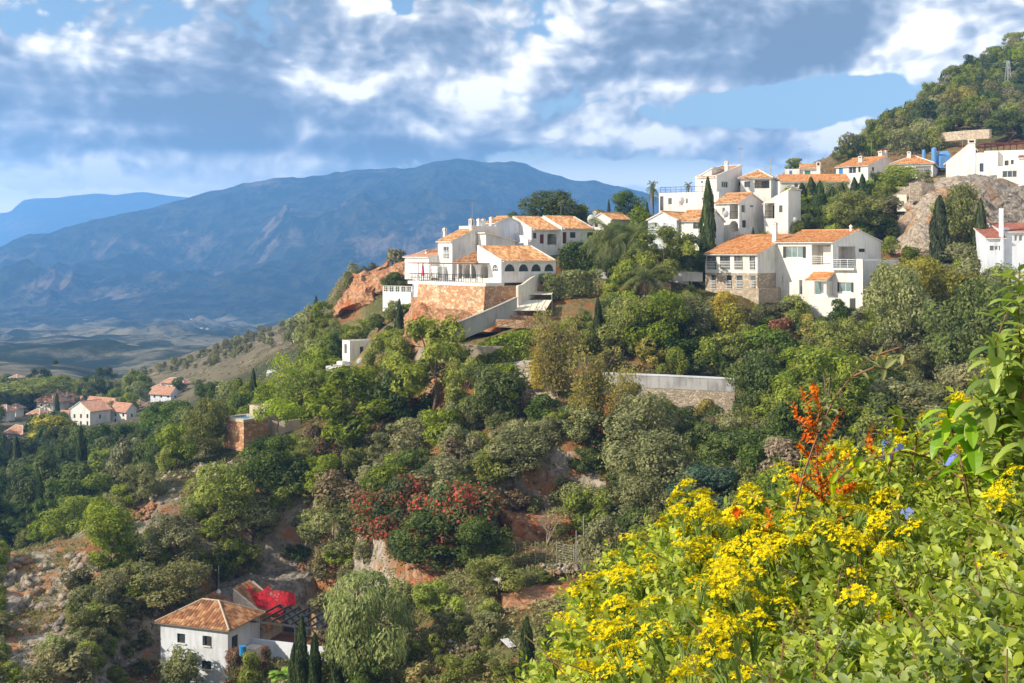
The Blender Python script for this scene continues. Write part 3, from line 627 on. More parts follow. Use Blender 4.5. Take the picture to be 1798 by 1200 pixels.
# wing
zs = h.L(1300, 480, yw)[1]; ze = h.L(1330, 447, yw)[1]
h.block(xl, xw, yw, 3.5, zs, ze, 'monoB', rise=2.3, tile='tileO', over=.35,
        FH=[('wkmb', 1241, 450, 1258, 474), ('wkmb', 1264, 450, 1282, 474), ('wkmb', 1289, 450, 1304, 474), ('wkmb', 1316, 450, 1326, 474)])
h.block(xl + .03, xw - .03, yw + .03, 3.4, zb, zs - .004, 'flat', wall='stoneT',
        FH=[('wmb', 1247, 482, 1257, 508), ('wmb', 1274, 482, 1285, 508), ('wmb', 1292, 482, 1304, 508), ('wmb', 1317, 482, 1327, 508)])
h.chimney(1361, 392, 450, 8, 0.6, 'F', tp=1.25)
h.chimney(1494, 396, 412, 4, 6.0, 'F')
b = MB(); b.box(xw - 1.5, xw + .7, -5.2, -.003, zb - 1, h.L(1365, 508, -5.2)[1]); b.build('terrace_wall', M['stoneT'], h.e)
b = MB(); b.box(h.L(1420, c=-3.2), h.L(1492, c=-3.2), -3.2, -1.76, zb - 3.5, h.L(1440, 523, -3.2)[1]); b.build('terrace_block', M['white'], h.e)

# --- villa with the arched hall on the stone terrace
h = House('villa', 'rambling white villa with four arched windows on a rough stone terrace wall', 880, 493, 150, 50)
xa = h.L(838); yR = h.R(976); ze = h.L(880, 460)[1]; zb = h.L(880, 497)[1]
h.block(xa, 0, 0, yR, zb, ze, 'monoL', rise=h.L(838, 434)[1] - ze, par=.22, tile='tile', over=.2,
        FH=[('am', 864, 465, 875, 478), ('on', 844, 464, 857, 489)],
        RH=[('ak', 886, 464, 904, 477), ('ak', 911, 464, 928, 477), ('ak', 933, 464, 950, 477), ('ak', 956, 464, 972, 477)])
xp = h.L(800); ze1 = h.L(800, 460)[1]
h.block(xp, xa - .003, 0.003, 4.5, zb, ze1, 'monoB', rise=1.5, tile='tileB', over=.35, FH=[('on', 803, 463, 811, 489), ('on', 814, 463, 836, 489)])
b = MB(); b.box(xp - 7, xa + 2.5, -2.4, -.1, ze1 - .25, ze1 - .12, 0)
for q in (-6.8, -4.2, -1.5, 1.5, 4.0): b.tube((xp + q + 2, -2.3, zb), (xp + q + 2, -2.3, ze1 - .25), .09, .09, 6, 1)
b.build('pergola', [M['wood'], M['white']], h.e)
y2 = 4.0; x2 = h.L(794, c=y2); x3 = h.L(769, c=y2); z2 = h.L(794, 424, y2)[1]
Dm = h.R(834, c=x2); h.block(x3, x2, y2, Dm, zb, z2, 'monoB', rise=h.R(830, 404, x2)[1] - z2, tile='tile', par=0, over=.3, FH=[('wmb', 778, 433, 788, 455)], wall='white')
h.block(x3 - 1.6, x3 - .003, y2 + 4.5, y2 + 12, zb, z2 + .9, 'monoB', rise=2.4, tile='tile', over=.3)
h.block(x3 - 5.5, x3 - .003, y2 - 1.5, y2 + 4, zb, h.L(760, 452, y2)[1], 'monoB', rise=.9, tile='tileP', over=.3, FH=[('rk', 757, 468, 768, 488)])
h.block(x2 - 3.5, x2 - .2, Dm + .02, Dm + 4.5, zb, h.R(850, 397, x2)[1], 'flat')
h.block(x2 - 3.6, x2 - 1.2, Dm + 4.6, Dm + 9, zb, h.R(880, 392, x2)[1], 'gabX', rise=.8, wall='shade_bluewhite')
h.block(x2 + .05, x2 + 1.7, Dm + .5, Dm + 5.5, zb, h.R(868, 411, x2 + 1.6)[1], 'monoB', rise=-1.0, wall='white', tile='tile')
h.chimney(828, 385, 430, 8, x2 - .4, 'R'); h.chimney(781, 401, 424, 6, y2 + 5.5, 'F')
h.chimney(841, 385, 400, 7, x2 - 1.5, 'R'); h.chimney(849, 385, 400, 6, x2 - 1.5, 'R'); h.chimney(863, 382, 396, 7, x2 - 2, 'R')
xt = h.L(735, c=-1.2)
b = MB(); b.box(xt, .6, -2.9, 0.0, zb - .35, zb + .02); b.box(xt, xp - .2, 0, y2 - 1.6, zb - .35, zb + .018); b.build('terrace_floor', M['white'], h.e)
h.rail([(xt + .1, 2.0, zb), (xt + .1, -2.8, zb), (-.1, -2.8, zb)], .95, 'black', .45, 2)
# brown-roofed annex and blue-shaded tower with its low wall
g = House('annex', 'small tower-like annex with brown roof at the left end of the terrace villa', 768, 470, 168, 48, 'outbuilding')
g.block(g.L(745), 0, 0, 5, -6, g.L(768, 447)[1], 'monoB', rise=1.6, tile='tileB', wall='shade_bluewhite')
g.block(g.L(722), g.L(745) - .2, .2, 4, -6, g.L(740, 453)[1], 'hip', rise=.9, tile='tileB', wall='shade_bluewhite', FH=[('rk', 724, 459, 732, 490), ('rk', 735, 459, 743, 490)])
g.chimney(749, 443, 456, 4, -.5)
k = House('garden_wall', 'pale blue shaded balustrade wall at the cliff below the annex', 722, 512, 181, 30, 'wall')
k.block(k.L(672), 0, 0, .4, -3, k.L(722, 513)[1], 'flat', wall='shade_bluewhite')
b = MB()
for i in range(6): x = k.L(672) + (0 - k.L(672)) * i / 5.0; b.box(x - .07, x + .07, .13, .27, k.L(722, 513)[1], k.L(722, 504)[1])
b.build('pillar', M['shade_bluewhite'], k.e); k.rail([(k.L(672), .2, k.L(722, 513)[1]), (0, .2, k.L(722, 513)[1])], .8, 'frame', .35, 3)
for i, (x, lb) in enumerate(((-14.0, 'closed pink parasol at the left end of the stone terrace'), (-12.4, 'slimmer closed pink parasol next to the terrace column'))):
    e = Vector(h.O) + Matrix.Rotation(-h.a, 3, 'Z') @ Vector((x, -1.4, zb + .03)); o = empty('parasol', e, 0, lb, 'parasol')
    b = MB(); b.tube((0, 0, 0), (0, 0, 2.3), .03, .03, 6); b.build('pole', M['metal'], o)
    b = MB(); b.path([(0, 0, .6), (0, 0, 1.0), (0, 0, 1.8), (0, 0, 2.25)], .26 - .06 * i, .05, 8); b.build('canopy', M['pink'], o)

# --- terraced houses behind the arched hall
h = House('terraced_house', 'row of terraced white houses with orange roofs behind the arched hall', 927, 432, 170, 56)
run = -4.6
vA = h.R(933, c=-.3)
h.block(run * 1.7, 0, 0, vA - .01, -3, h.L(927, 424)[1], 'monoL', rise=h.L(886, 393)[1] - h.L(927, 424)[1], par=.2, wall='shade_bluewhite')
v1 = h.R(985, c=-.3); zA = h.R(960, 404, -.3)[1]
h.block(run - .3, -.3, vA, v1, -3, zA, 'monoL', rise=1.75, par=.2, over=.3, RH=[('wk', 936, 409, 942, 419), ('dr', 948, 412, 955, 428), ('rk', 961, 411, 977, 430)], wall='white')
v2 = h.R(1043, c=-.1); zB = h.R(1010, 402, -.1)[1]
h.block(run - .1, -.1, v1 + .01, v2, -3, zB, 'monoL', rise=1.7, par=.2, over=.3, RH=[('dr', 988, 408, 995, 428), ('wk', 1001, 408, 1011, 418), ('wk', 1031, 408, 1042, 419)], wall='white')
h.chimney(947, 380, 390, 16, 12.0, 'F')
g = House('house', 'small white house with barrel roof between the terraced row and the palms', 1072, 430, 180, 40)
g.block(g.L(1040), 0, 0, 5, -3, g.L(1072, 385)[1], 'gabY', rise=.8, FH=[('wk', 1044, 392, 1050, 399)], tile='tile')
g.chimney(1046, 372, 384, 9, 2.5)

# --- upper white houses
h = House('house', 'flat-roofed long white block with roof terrace railing, left of the tall cypress', 1262, 404, 178, 30)
xl = h.L(1157); zt = h.L(1210, 338)[1]
h.block(xl, 0, 0, 7, -4, zt, 'flat', FH=[('wk', 1159, 345, 1165, 370), ('w', 1173, 348, 1180, 360), ('w', 1196, 350, 1199, 362), ('w', 1204, 349, 1208, 358), ('w', 1232, 347, 1239, 352)])
h.rail([(xl + .1, .3, zt - .28), (-1, .3, zt - .28)], 1.1, 'black', .8, 3)
g = House('house', 'tall white house with slanted parapet roof behind the flat-roofed block', 1258, 380, 186, 38)
xg = g.L(1221); zg = g.L(1258, 313)[1]
g.block(xg, 0, 0, g.R(1303), -4, g.R(1258, 311)[1], 'monoB', rise=g.R(1303, 292)[1] - g.R(1258, 311)[1], par=.25, RH=[('w', 1267, 319, 1279, 330), ('w', 1297, 320, 1302, 327)], FH=[('wk', 1231, 318, 1234, 322)])
g.block(xg - .01, xg + 2.4, .6, 5, 0, g.L(1240, 298, 1)[1], 'monoL', rise=-1.2, tile='tile')
g.chimney(1276, 284, 300, 6, 2.0, 'F')
k = House('house', 'white house under an orange hip roof with shaded balcony, right of the tall house', 1354, 350, 188, 20)
k.block(k.L(1300), 0, 0, 7, -5, k.L(1354, 314)[1], 'hip', rise=1.35, FH=[('wk', 1307, 319, 1317, 329), ('rk', 1325, 316, 1351, 331)])
h = House('house', 'white house with mottled orange hip roof and side loggia, right of the tall cypress', 1298, 408, 172, 42)
xl = h.L(1256); yr = h.R(1340); ze = h.L(1298, 356)[1]
h.block(xl, 0, 0, yr, -3, ze, 'gabX', rise=1.3, ze2=ze + .1, over=.35, FH=[('w', 1268, 365, 1273, 378), ('rk', 1281, 359, 1296, 385), ('on', 1281, 388, 1296, 407)], RH=[('w', 1302, 360, 1309, 374), ('wt', 1317, 360, 1324, 365), ('wk', 1303, 387, 1310, 400)], wall='white')
g = House('house', 'narrow white gabled house with tall balcony opening beside the dark cypress clump', 1384, 402, 172, 33)
xl = g.L(1341)
g.block(xl, 0, 0, g.R(1406), -3, g.L(1384, 334)[1], 'monoL', rise=-1.75, par=.12, tile='tile', FH=[('rk', 1342.5, 357, 1360, 384), ('wk', 1368, 361, 1374, 373)])
h = House('bungalow', 'low white bungalow with wavy orange roof and black door behind the palms', 1188, 408, 170, 35, 'house')
h.block(h.L(1138), 0, 0, 6.5, -5, h.L(1188, 386)[1], 'gabY', rise=1.0, wall='shade_bluewhite', FH=[('wk', 1150, 391, 1153, 398)])
h.block(.003, h.L(1237), .6, 6, -5, h.L(1210, 388)[1], 'gabX', rise=1.35, wall='white', FH=[('dk', 1190, 392, 1197, 406), ('wk', 1217, 392, 1230, 402)])

# --- top row along the mountain foot
h = House('cottage', 'small white cottage with green and blue shutters and a tall chimney', 1440, 318, 222, 15)
h.block(h.L(1378), h.L(1404), 0, 6, -4, h.L(1390, 297)[1], 'flat', FH=[('db', 1386, 300, 1391, 309)])
h.block(h.L(1404) + .01, 0, .5, 6, -4, h.L(1420, 297, .5)[1], 'gabX', rise=.9, tile='tile', FH=[('dg', 1413, 300, 1423, 311)])
h.chimney(1437, 285, 312, 7, -.6, 'F', tp=1.0)
h = House('house', 'long low house with a lean orange roof below the cottage', 1492, 345, 212, 8)
h.block(h.L(1370), 0, 0, 6, -4, h.L(1430, 320)[1], 'monoB', rise=1.5, tile='tileO', FH=[('wk', 1395, 323, 1401, 329), ('w', 1455, 323, 1462, 329)])
g = House('house', 'white house with blue door and long grey side wall above the cypress hedge', 1524, 330, 224, 48)
g.block(g.L(1468), 0, 0, g.R(1582), -5, g.L(1524, 291)[1], 'gabX', rise=1.75, tile='tileO', FH=[('db', 1473, 296, 1480, 307), ('wk', 1507, 293, 1511, 303), ('w', 1490, 293, 1503, 305)], RH=[('wk', 1531, 294, 1535, 300)])
g.chimney(1512, 275, 290, 8, 2.5); g.chimney(1547, 266, 280, 8, 8); g.chimney(1555, 265, 280, 5, 9)
h = House('house', 'white house with long orange roof and porch left of the big gabled house', 1638, 325, 214, 22)
h.block(h.L(1566), 0, 0, h.R(1661), -5, h.L(1638, 288)[1], 'hip', rise=1.6, tile='tileO', FH=[('w', 1590, 294, 1600, 300), ('r', 1608, 292, 1635, 306)])
h.chimney(1596, 267, 280, 7, 2.5)
for i, (px, w_, hh_, lb) in enumerate(((1622, 6, 9, 'small blue water tank on the roof line behind the orange roof'), (1640, 9, 13, 'tall blue water tank on the roof line behind the orange roof'), (1657, 18, 7, 'low wide blue tarpaulin cover beside the water tanks'))):
    p = P3(px, 272, 226); r_ = w_ / 2 / F * 226; o = empty('water_tank' if i < 2 else 'tarpaulin', p, 0, lb, 'water tank' if i < 2 else 'tarpaulin'); b = MB()
    zz = hh_ / F * 226
    if i < 2: b.tube((0, 0, -3), (0, 0, zz * .8), r_, r_, 10); b.build('tank', M['bluetarp'], o); b = MB(); b.tube((0, 0, zz * .8), (0, 0, zz), r_ * 1.05, r_ * .4, 10); b.build('lid', M['bluetarp'], o)
    else: b.poly([(-r_, -1, 0), (r_, -1, -.2), (r_ * .8, 0, zz), (-r_ * .7, 0, zz * .8)]); b.poly([(-r_ * .7, 0, zz * .8), (r_ * .8, 0, zz), (r_, 1.5, -.1), (-r_, 1.5, 0)]); b.poly([(-r_, -1, 0), (-r_ * .7, 0, zz * .8), (-r_, 1.5, 0)]); b.box(-r_, r_, -1, 1.5, -2.5, -.2); b.build('cover', M['bluetarp'], o)
h = House('house', 'large plain white gabled house on the rock with orange-capped chimney', 1713, 330, 186, 20)
xl = h.L(1661); 
h.block(xl, 0, 0, 7, -3, h.L(1661, 287)[1], 'gabY', rise=h.L(1700, 253)[1] - h.L(1661, 287)[1], rp=h.L(1703), ze2=h.L(1713, 262)[1], par=.1, tile='tileO')
h.chimney(1706, 246, 270, 14, .8, 'F')
g = House('house', 'stepped white flat-roofed house at the right edge above the cliff', 1752, 330, 184, 25)
g.block(g.L(1713.5), g.L(1728), .5, 6, -3, g.L(1720, 268)[1], 'flat', FH=[('wk', 1720, 287, 1727, 302)])
g.block(g.L(1728) + .01, 0, 0, 6, -3, g.L(1740, 265)[1], 'flat')
g.block(0.01, g.L(1815), .8, 6, -3, g.L(1780, 264, .8)[1], 'flat', FH=[('wk', 1764, 282, 1771, 291), ('wk', 1775, 281, 1780, 289)])
g.block(.02, g.L(1790), -1.8, .79, -3, g.L(1770, 292, -1.8)[1], 'flat', FH=[('w', 1760, 300, 1786, 312)])
g.block(g.L(1790) + .02, g.L(1830), -2.2, .79, -3, g.L(1800, 278, -2.2)[1], 'monoB', rise=.5, tile='tileD')
h = House('pergola', 'rust-coloured pergola on the roof terrace at the far right', 1796, 266, 190, 5, 'pergola')
b = MB(); x0 = h.L(1728)
for i in range(7):
    x = x0 + (0 - x0) * i / 6; b.tube((x, 0, -1), (x, 0, 1.15), .06, .06, 5); b.tube((x, 3, -1), (x, 3, 1.35), .06, .06, 5)
b.build('posts_frame', M['redwood'], h.e); b = MB()
for i in range(16): x = x0 + (0 - x0) * i / 15; b.box(x - .07, x + .07, -.4, 3.4, 1.2, 1.32)
b.box(x0 - .2, .2, -.1, .1, 1.08, 1.19); b.build('beam', M['redwood'], h.e)
# --- right edge house
h = House('house', 'shade-tinted white house with dark red roofs and tall thin chimney at the right edge', 1765, 466, 148, 8)
h.block(h.L(1732), 0, 0, 6, -3, h.L(1750, 419)[1], 'monoB', rise=1.2, tile='tileD', wall='shade_bluewhite', FH=[('wk', 1738, 432, 1745, 440), ('w', 1746, 432, 1753, 440), ('wk', 1754, 432, 1762, 440)])
h.block(0.01, h.L(1850), .4, 8, -3, h.L(1780, 408, .4)[1], 'monoB', rise=1.1, tile='tileD', wall='shade_bluewhite', FH=[('w', 1781, 412, 1787, 424), ('w', 1789, 412, 1796, 424)])
b = MB(); b.box(h.L(1756), h.L(1761), -.3, .6, 0, h.L(1758, 366)[1]); b.box(h.L(1762), h.L(1775), .7, 1.6, 0, h.L(1770, 400)[1]); b.build('chimney', M['shade_bluewhite'], h.e)

# --- white box house in the pines
h = House('house', 'plain white flat-roofed box house half hidden by pines on the slope', 614, 645, 172, 58)
h.block(h.L(601), 0, 0, h.R(675), -4, h.L(614, 599)[1], 'flat', FH=[('w', 604, 604, 609, 622)], RH=[('wk', 632, 609, 638, 632)])
h.block(-1.0, .9, -1.5, h.R(650), -4, h.L(614, 634)[1], 'flat')
h = House('outbuilding', 'low white flat-roofed annex just below the box house', 598, 668, 168, 20, 'outbuilding')
h.block(h.L(572), 0, 0, 3, -3, h.L(598, 644)[1], 'flat')
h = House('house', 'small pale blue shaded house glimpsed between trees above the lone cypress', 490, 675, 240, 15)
h.block(h.L(468), 0, 0, 5, -4, h.L(480, 651)[1], 'flat', wall='shade_bluewhite', FH=[('wk', 474, 655, 478, 661)])

# --- whitewashed farmhouse at the lower left
h = House('farmhouse', 'whitewashed farmhouse with weathered hip roof below the red painted rock', 400, 1109, 108, 20)
xl = h.L(282); yr = h.R(470); zb = -7; ze = h.L(400, 1108)[1]
h.block(xl, 0, 0, 5.2, zb, ze, 'hip', rise=1.5, tile='tileB', over=.35, wall='shade_bluewhite',
        FH=[('wkml', 311, 1113, 325, 1129), ('wkmsl', 358, 1117, 369, 1134), ('wkml', 354, 1161, 371, 1175)], RH=[('dk', 407, 1116, 418, 1141)])
xk = h.L(447, c=5.2)
h.block(xk - 5.2, xk, 5.21, 7.2, zb, h.L(440, 1107, 5.2)[1], 'monoL', rise=2.3, tile='tileB', wall='cream', over=.3)
x6 = h.L(468, c=6.4)
h.block(xk - 3.5, x6, 7.21, 10.6, zb, h.L(468, 1101, 6.4)[1], 'monoL', rise=2.6, par=.22, tile='tileB', wall='cream', over=.3)
h.block(xk + .01, x6 - .02, 5.9, 7.20, zb, h.L(460, 1103, 5.9)[1], 'monoL', rise=.9, tile='tileB', wall='cream', over=.25, FH=[('wk', 451, 1113, 458, 1128)])
zw = h.L(500, 1129, 3.6)[1]; b = MB(); b.box(x6 + .05, x6 + 9, 3.6, 3.85, zb, zw); b.build('balcony_wall', M['shade_bluewhite'], h.e); b = MB(); b.box(x6 + .05, x6 + 9, 3.86, 9, zb, zw - 1.0); b.build('terrace_floor', M['wood'], h.e)
b = MB(); z_ = h.L(500, 1094, 3.6)[1]
for i in range(9): x = x6 + .2 + i * 1.0; b.box(x - .05, x + .05, 3.5, 8.5, z_ - .1, z_ + .06)
b.box(x6, x6 + 8.6, 3.45, 3.6, z_ - .25, z_ - .105); b.box(x6, x6 + 8.6, 8.3, 8.45, z_ - .25, z_ - .105); b.tube((x6 + 4.6, 3.7, z_ - 2.4), (x6 + 4.6, 3.7, z_ - .25), .16, .16, 8); b.tube((x6 + 8.4, 3.7, z_ - 2.4), (x6 + 8.4, 3.7, z_ - .25), .16, .16, 8)
b.build('pergola', M['dark'], h.e)
b = MB(); b.box(x6 + .3, x6 + 8.6, 8.6, 8.9, zb, z_ - .3); b.build('porch_wall', M['woodL'], h.e)
b = MB(); b.box(x6 + .6, x6 + 3.2, 8.4, 8.59, z_ - 2.4, z_ - .4); b.box(x6 + 4.0, x6 + 5.0, 8.4, 8.59, z_ - 2.4, z_ - .5); b.build('window', M['glass'], h.e)
b = MB(); b.box(.3, 1.5, 2.0, 3.3, h.L(425, 1138, 2)[1] - 1.2, h.L(425, 1138, 2)[1]); b.build('balcony_wall', M['cream'], h.e)
hm = h
p = P3(384, 1062, 116); o = empty('antenna', p, 0, 'thin antenna mast with pale globe on the farmhouse roof', 'antenna'); b = MB(); b.tube((0, 0, -.3), (0, 0, 3.6), .035, .025, 5); b.build('mast', M['metal'], o); b = MB(); b.tube((0, 0, .9), (0, 0, 1.15), .12, .26, 8); b.tube((0, 0, 1.15), (0, 0, 1.4), .26, .12, 8); b.build('globe', M['frame'], o)
p = P3(426, 1142, 105); o = empty('water_drum', p, 0, 'bright blue plastic drum on the farmhouse balcony', 'drum'); b = MB(); b.tube((0, 0, -.4), (0, 0, .3), .28, .3, 10); b.build('drum', M['blue'], o); b = MB(); b.tube((0, 0, .3), (0, 0, .35), .31, .31, 10); b.build('lid', M['blue'], o)

# --- scattered houses of the valley at the left
def small_house(label, px, py, Y, a, wl, wr, pe, roof='hip', rise=1.5, wall='white', tile='tileP', nwin=2, group=None):
    h = House('house', label, px, py, Y, a, 'house', group)
    x0 = h.L(px - wl); y1 = max(3.0, h.R(px + wr)); FH = []; RH = []
    for i in range(nwin):
        c = px - wl + wl * (i + .6) / nwin; FH.append(('wk', c - 1.6, pe + (py - pe) * .18, c + 1.6, pe + (py - pe) * .42))
        if py - pe > 18: FH.append(('wk', c - 1.6, pe + (py - pe) * .6, c + 1.6, pe + (py - pe) * .85))
    if wr > 12: RH.append(('wk', px + wr * .45, pe + (py - pe) * .2, px + wr * .45 + 3, pe + (py - pe) * .45))
    h.block(x0, 0, 0, y1, -4, h.L(px, pe)[1], roof, rise=rise, wall=wall, tile=tile, FH=FH, RH=RH, over=.5)
    return h
q = small_house('large white house with pink roofs and shaded balconies in the valley', 158, 752, 318, 35, 34, 36, 722, 'gabY', 2.0, nwin=3)
q.chimney(145, 708, 722, 4, 3)
small_house('white house wing stepping back to the right of the large pink-roofed house', 222, 745, 322, 30, 28, 18, 722, 'gabX', 1.6)
small_house('long white wing with pink lean roofs behind the large valley house', 205, 738, 334, 30, 55, 12, 716, 'gabX', 2.0, nwin=3)
small_house('white house with pink hip roof at the right end of the valley cluster', 246, 728, 345, 25, 24, 10, 715, 'hip', 1.5)
h = small_house('cream house with pointed pyramid roof in the valley at left', 92, 722, 350, 30, 28, 22, 708, 'hip', 2.0, 'cream')
h.block(-4.5, -.6, 2, 6, 0, h.L(85, 705, 3)[1], 'hip', rise=3.2, tile='tileP', wall='cream')
small_house('white house cut by the left edge of the photo, pink roof', 12, 742, 330, 20, 24, 8, 724, 'hip', 1.6)
small_house('low house with faded brown roof sunk in dark trees at the left', 40, 772, 300, 25, 30, 8, 764, 'hip', 1.8, 'cream', 'tileP', 1)
small_house('tiny cream house beside the round pines at the far left', 30, 674, 410, 20, 12, 5, 665, 'hip', 1.0, 'cream', nwin=1)
small_house('white house with pink roof above the dark pines, left of the lone cypress', 300, 708, 345, 25, 36, 14, 692, 'gabX', 1.5, 'shade_bluewhite', nwin=3)
small_house('cream-roofed house above the white one on the far slope', 322, 688, 372, 25, 36, 12, 675, 'hip', 1.4, 'cream')
small_house('small white house further right on the far slope with pale roof', 348, 706, 350, 30, 14, 10, 694, 'hip', 1.2)
small_house('little white house with stacked roofs high on the far slope', 396, 644, 440, 25, 14, 8, 634, 'hip', 1.6)
small_house('narrow tower house next to the little white house on the far slope', 402, 636, 445, 15, 6, 4, 628, 'flat', 0, nwin=1)
small_house('white house half hidden under trees below the little stacked house', 412, 668, 400, 20, 22, 8, 660, 'hip', 1.2)
small_house('low pink-roofed house among trees at the centre of the valley strip', 118, 702, 372, 20, 26, 10, 696, 'hip', 1.2, 'cream')
small_house('small cream house with pink roof in front of the pyramid-roofed house', 70, 742, 326, 25, 20, 9, 730, 'hip', 1.3, 'cream')
small_house('narrow white house squeezed left of the large pink-roofed house', 116, 748, 322, 20, 15, 7, 732, 'gabX', 1.2)
small_house('small white house with flat top behind the valley cluster', 186, 714, 350, 20, 16, 8, 704, 'flat', 0)
small_house('white bungalow with pale pink roof right of the valley cluster', 278, 722, 352, 30, 20, 9, 712, 'hip', 1.2)
small_house('tiny white house below the far slope houses', 336, 722, 345, 20, 12, 6, 713, 'gabX', 1.0)
small_house('tiny pink-roofed house alone between the two groups of far slope houses', 374, 692, 372, 20, 12, 6, 684, 'hip', 1.0)
small_house('little white house with pink roof low among trees at the left edge', 28, 728, 345, 20, 15, 7, 719, 'hip', 1.2)
small_house('small white gabled house between the pyramid-roofed house and the valley cluster', 138, 716, 356, 25, 16, 8, 706, 'gabX', 1.3)
small_house('pale house with pink roof behind the far slope houses', 284, 692, 372, 20, 16, 8, 683, 'hip', 1.1)
small_house('small white house at the right end of the far slope row', 358, 716, 336, 25, 14, 7, 706, 'gabX', 1.1)
def dish(o_, px, py, Y, r, lb):
    e = empty('satellite_dish', P3(px, py, Y), .5, lb, 'satellite dish'); b = MB(); n = 12
    for k in range(3):
        for i in range(n):
            a, c_ = i * 2 * math.pi / n, (i + 1) * 2 * math.pi / n; r0, r1 = r * k / 3, r * (k + 1) / 3; q = lambda rr, t_: (rr * math.cos(t_), -.10 + .35 * rr * rr / r, rr * math.sin(t_)); b.poly([q(r0, a), q(r1, a), q(r1, c_), q(r0, c_)])
    b.build('reflector', M['frame'], e); b = MB(); b.tube((0, 0, 0), (0, -r, .05), .02, .02, 4); b.tube((0, -.1, 0), (0, .6, -.7), .04, .04, 5); b.build('bracket', M['metal'], e)
dish(None, 1197, 353, 173, .55, 'white satellite dish on the flat-roofed block wall'); dish(None, 1040, 386, 176, .75, 'large pale satellite dish by the barrel-roofed little house'); dish(None, 1275, 376, 170, .5, 'satellite dish on the white wall of the loggia house'); dish(None, 634, 636, 168, .6, 'satellite dish beside the plain box house'); dish(None, 1396, 386, 168, .35, 'small satellite dish beside the narrow gabled house')
for i, (px, py, Y, k, lb) in enumerate(((829, 386, 158, 2.2, 'thin television aerial above the thick chimney of the arched villa'), (1300, 292, 187, 2.6, 'television aerial on the tall slanted house'), (1420, 285, 224, 3, 'television aerial on the shuttered cottage'), (1530, 272, 226, 2.6, 'television aerial on the blue-door house roof'), (1690, 262, 190, 2.2, 'television aerial on the big plain gable'), (985, 384, 176, 2.0, 'television aerial on the terraced roofs'))):
    e = empty('aerial', P3(px, py, Y), .4, lb, 'aerial'); b = MB(); b.tube((0, 0, -.5), (0, 0, k), .025, .02, 4); b.build('mast', M['metal'], e); b = MB()
    for j in range(5): b.tube((-.45 + .05 * j, .15 * j - .3, k), (.45 - .05 * j, .15 * j - .3, k), .012, .012, 3)
    b.tube((0, -.3, k), (0, .35, k), .015, .015, 3); b.build('rods', M['metal'], e)
for i, (px, py, w_) in enumerate(((275, 549, 9), (300, 547, 12), (318, 549, 8), (338, 549, 10), (255, 579, 8), (355, 568, 8), (365, 586, 8))):
    Y = 2600 if py < 560 else 1900
    z_ = float(ground((px - CX) / F * Y, Y)); py = HY - F * z_ / Y
    small_house(('leftmost speck of a farm building in the row on the hazy plain', 'wider white farm speck second from left on the hazy plain', 'small white farm speck third from left on the hazy plain', 'rightmost white farm speck of the row on the hazy plain', 'lone pale farm speck lower left of the row on the plain', 'pale farm speck just below the right end of the row', 'lowest pale farm speck on the hazy plain')[i], px, py, Y, 25, w_ * .45, 1, py - 1.6, 'hip', 1.2, 'cream', 'tileP', 0)

# ------------------------------------------------------------------ walls, pool, roads and small things
def strip_wall(name, label, pts, hgt, m, thick=.4, cat='wall', cap=None, band=None):
    """free-standing wall along points (px, py of the top, Y)"""
    P = [P3(*p) for p in pts]; o = empty(name, (P[0].x, P[0].y, P[0].z), 0, label, cat); O = P[0]; b = MB(); c = MB()
    for A, B in zip(P[:-1], P[1:]):
        a = A - O; d = B - O; n = Vector((-(d - a).y, (d - a).x, 0)).normalized() * thick; n = n if n.y > 0 else -n
        h0 = hgt
        q = [a, d, d + n, a + n]; lo = [Vector((p.x, p.y, p.z - h0)) for p in q]
        b.poly(q); 
        for i in range(4): j = (i + 1) % 4; b.poly([lo[i], lo[j], q[j], q[i]])
        if cap:
            k = [p + Vector((0, 0, .004)) for p in (a - n * .15, d - n * .15, d + n * 1.15, a + n * 1.15)]; k2 = [p + Vector((0, 0, .14)) for p in k]
            c.poly(k2); 
            for i in range(4): j = (i + 1) % 4; c.poly([k[i], k[j], k2[j], k2[i]])
    b.build('masonry', M[m], o)
    if band:
        e_ = MB()
        for A, B in zip(P[:-1], P[1:]):
            a = A - O; d = B - O; f_ = Vector((-(d - a).y, (d - a).x, 0)).normalized() * -.03; f_ = f_ if f_.y < 0 else -f_; e_.poly([a + f_, d + f_, d + f_ - Vector((0, 0, band[0])), a + f_ - Vector((0, 0, band[0]))])
        e_.build('plaster_band', M[band[1]], o)
    if cap: c.build('coping', M[cap], o)
    return o
# terrace wall under the arched villa (follows the terrace edge)
hv = [o for o in scene.objects if o.get('label', '').startswith('rambling')][0]; Rz = Matrix.Rotation(-D2R(50), 3, 'Z')
def vloc(x, y, z): return Vector(hv.location) + Rz @ Vector((x, y, z))
o = empty('retaining_wall', hv.location, -D2R(50), 'ochre rubble retaining wall carrying the terrace of the arched villa', 'wall')
b = MB(); xt_ = -21.0; kx = (735 - CX) / F; hx, hy = hv.location.x, hv.location.y; ca_, sa_ = math.cos(D2R(50)), math.sin(D2R(50)); xt_ = (kx * (hy - 3 * ca_) - hx + 3 * sa_) / (ca_ + kx * sa_) - .1; b.poly([(xt_, -3.0, -.62), (.7, -3.0, -.62), (.7, -3.5, -5.6), (xt_, -3.5, -5.6)]); b.poly([(.7, -3.0, -.62), (.7, 14, -.62), (1.1, 14, -5), (.7, -3.5, -5.6)]); b.poly([(xt_, -3, -.62), (xt_, 6, -.62), (xt_, 6, -5.6), (xt_, -3.5, -5.6)]); b.poly([(xt_, -3.0, -.62), (.7, -3.0, -.62), (.7, 14, -.62), (xt_, 6, -.62)])
b.build('masonry', M['stoneO'], o)
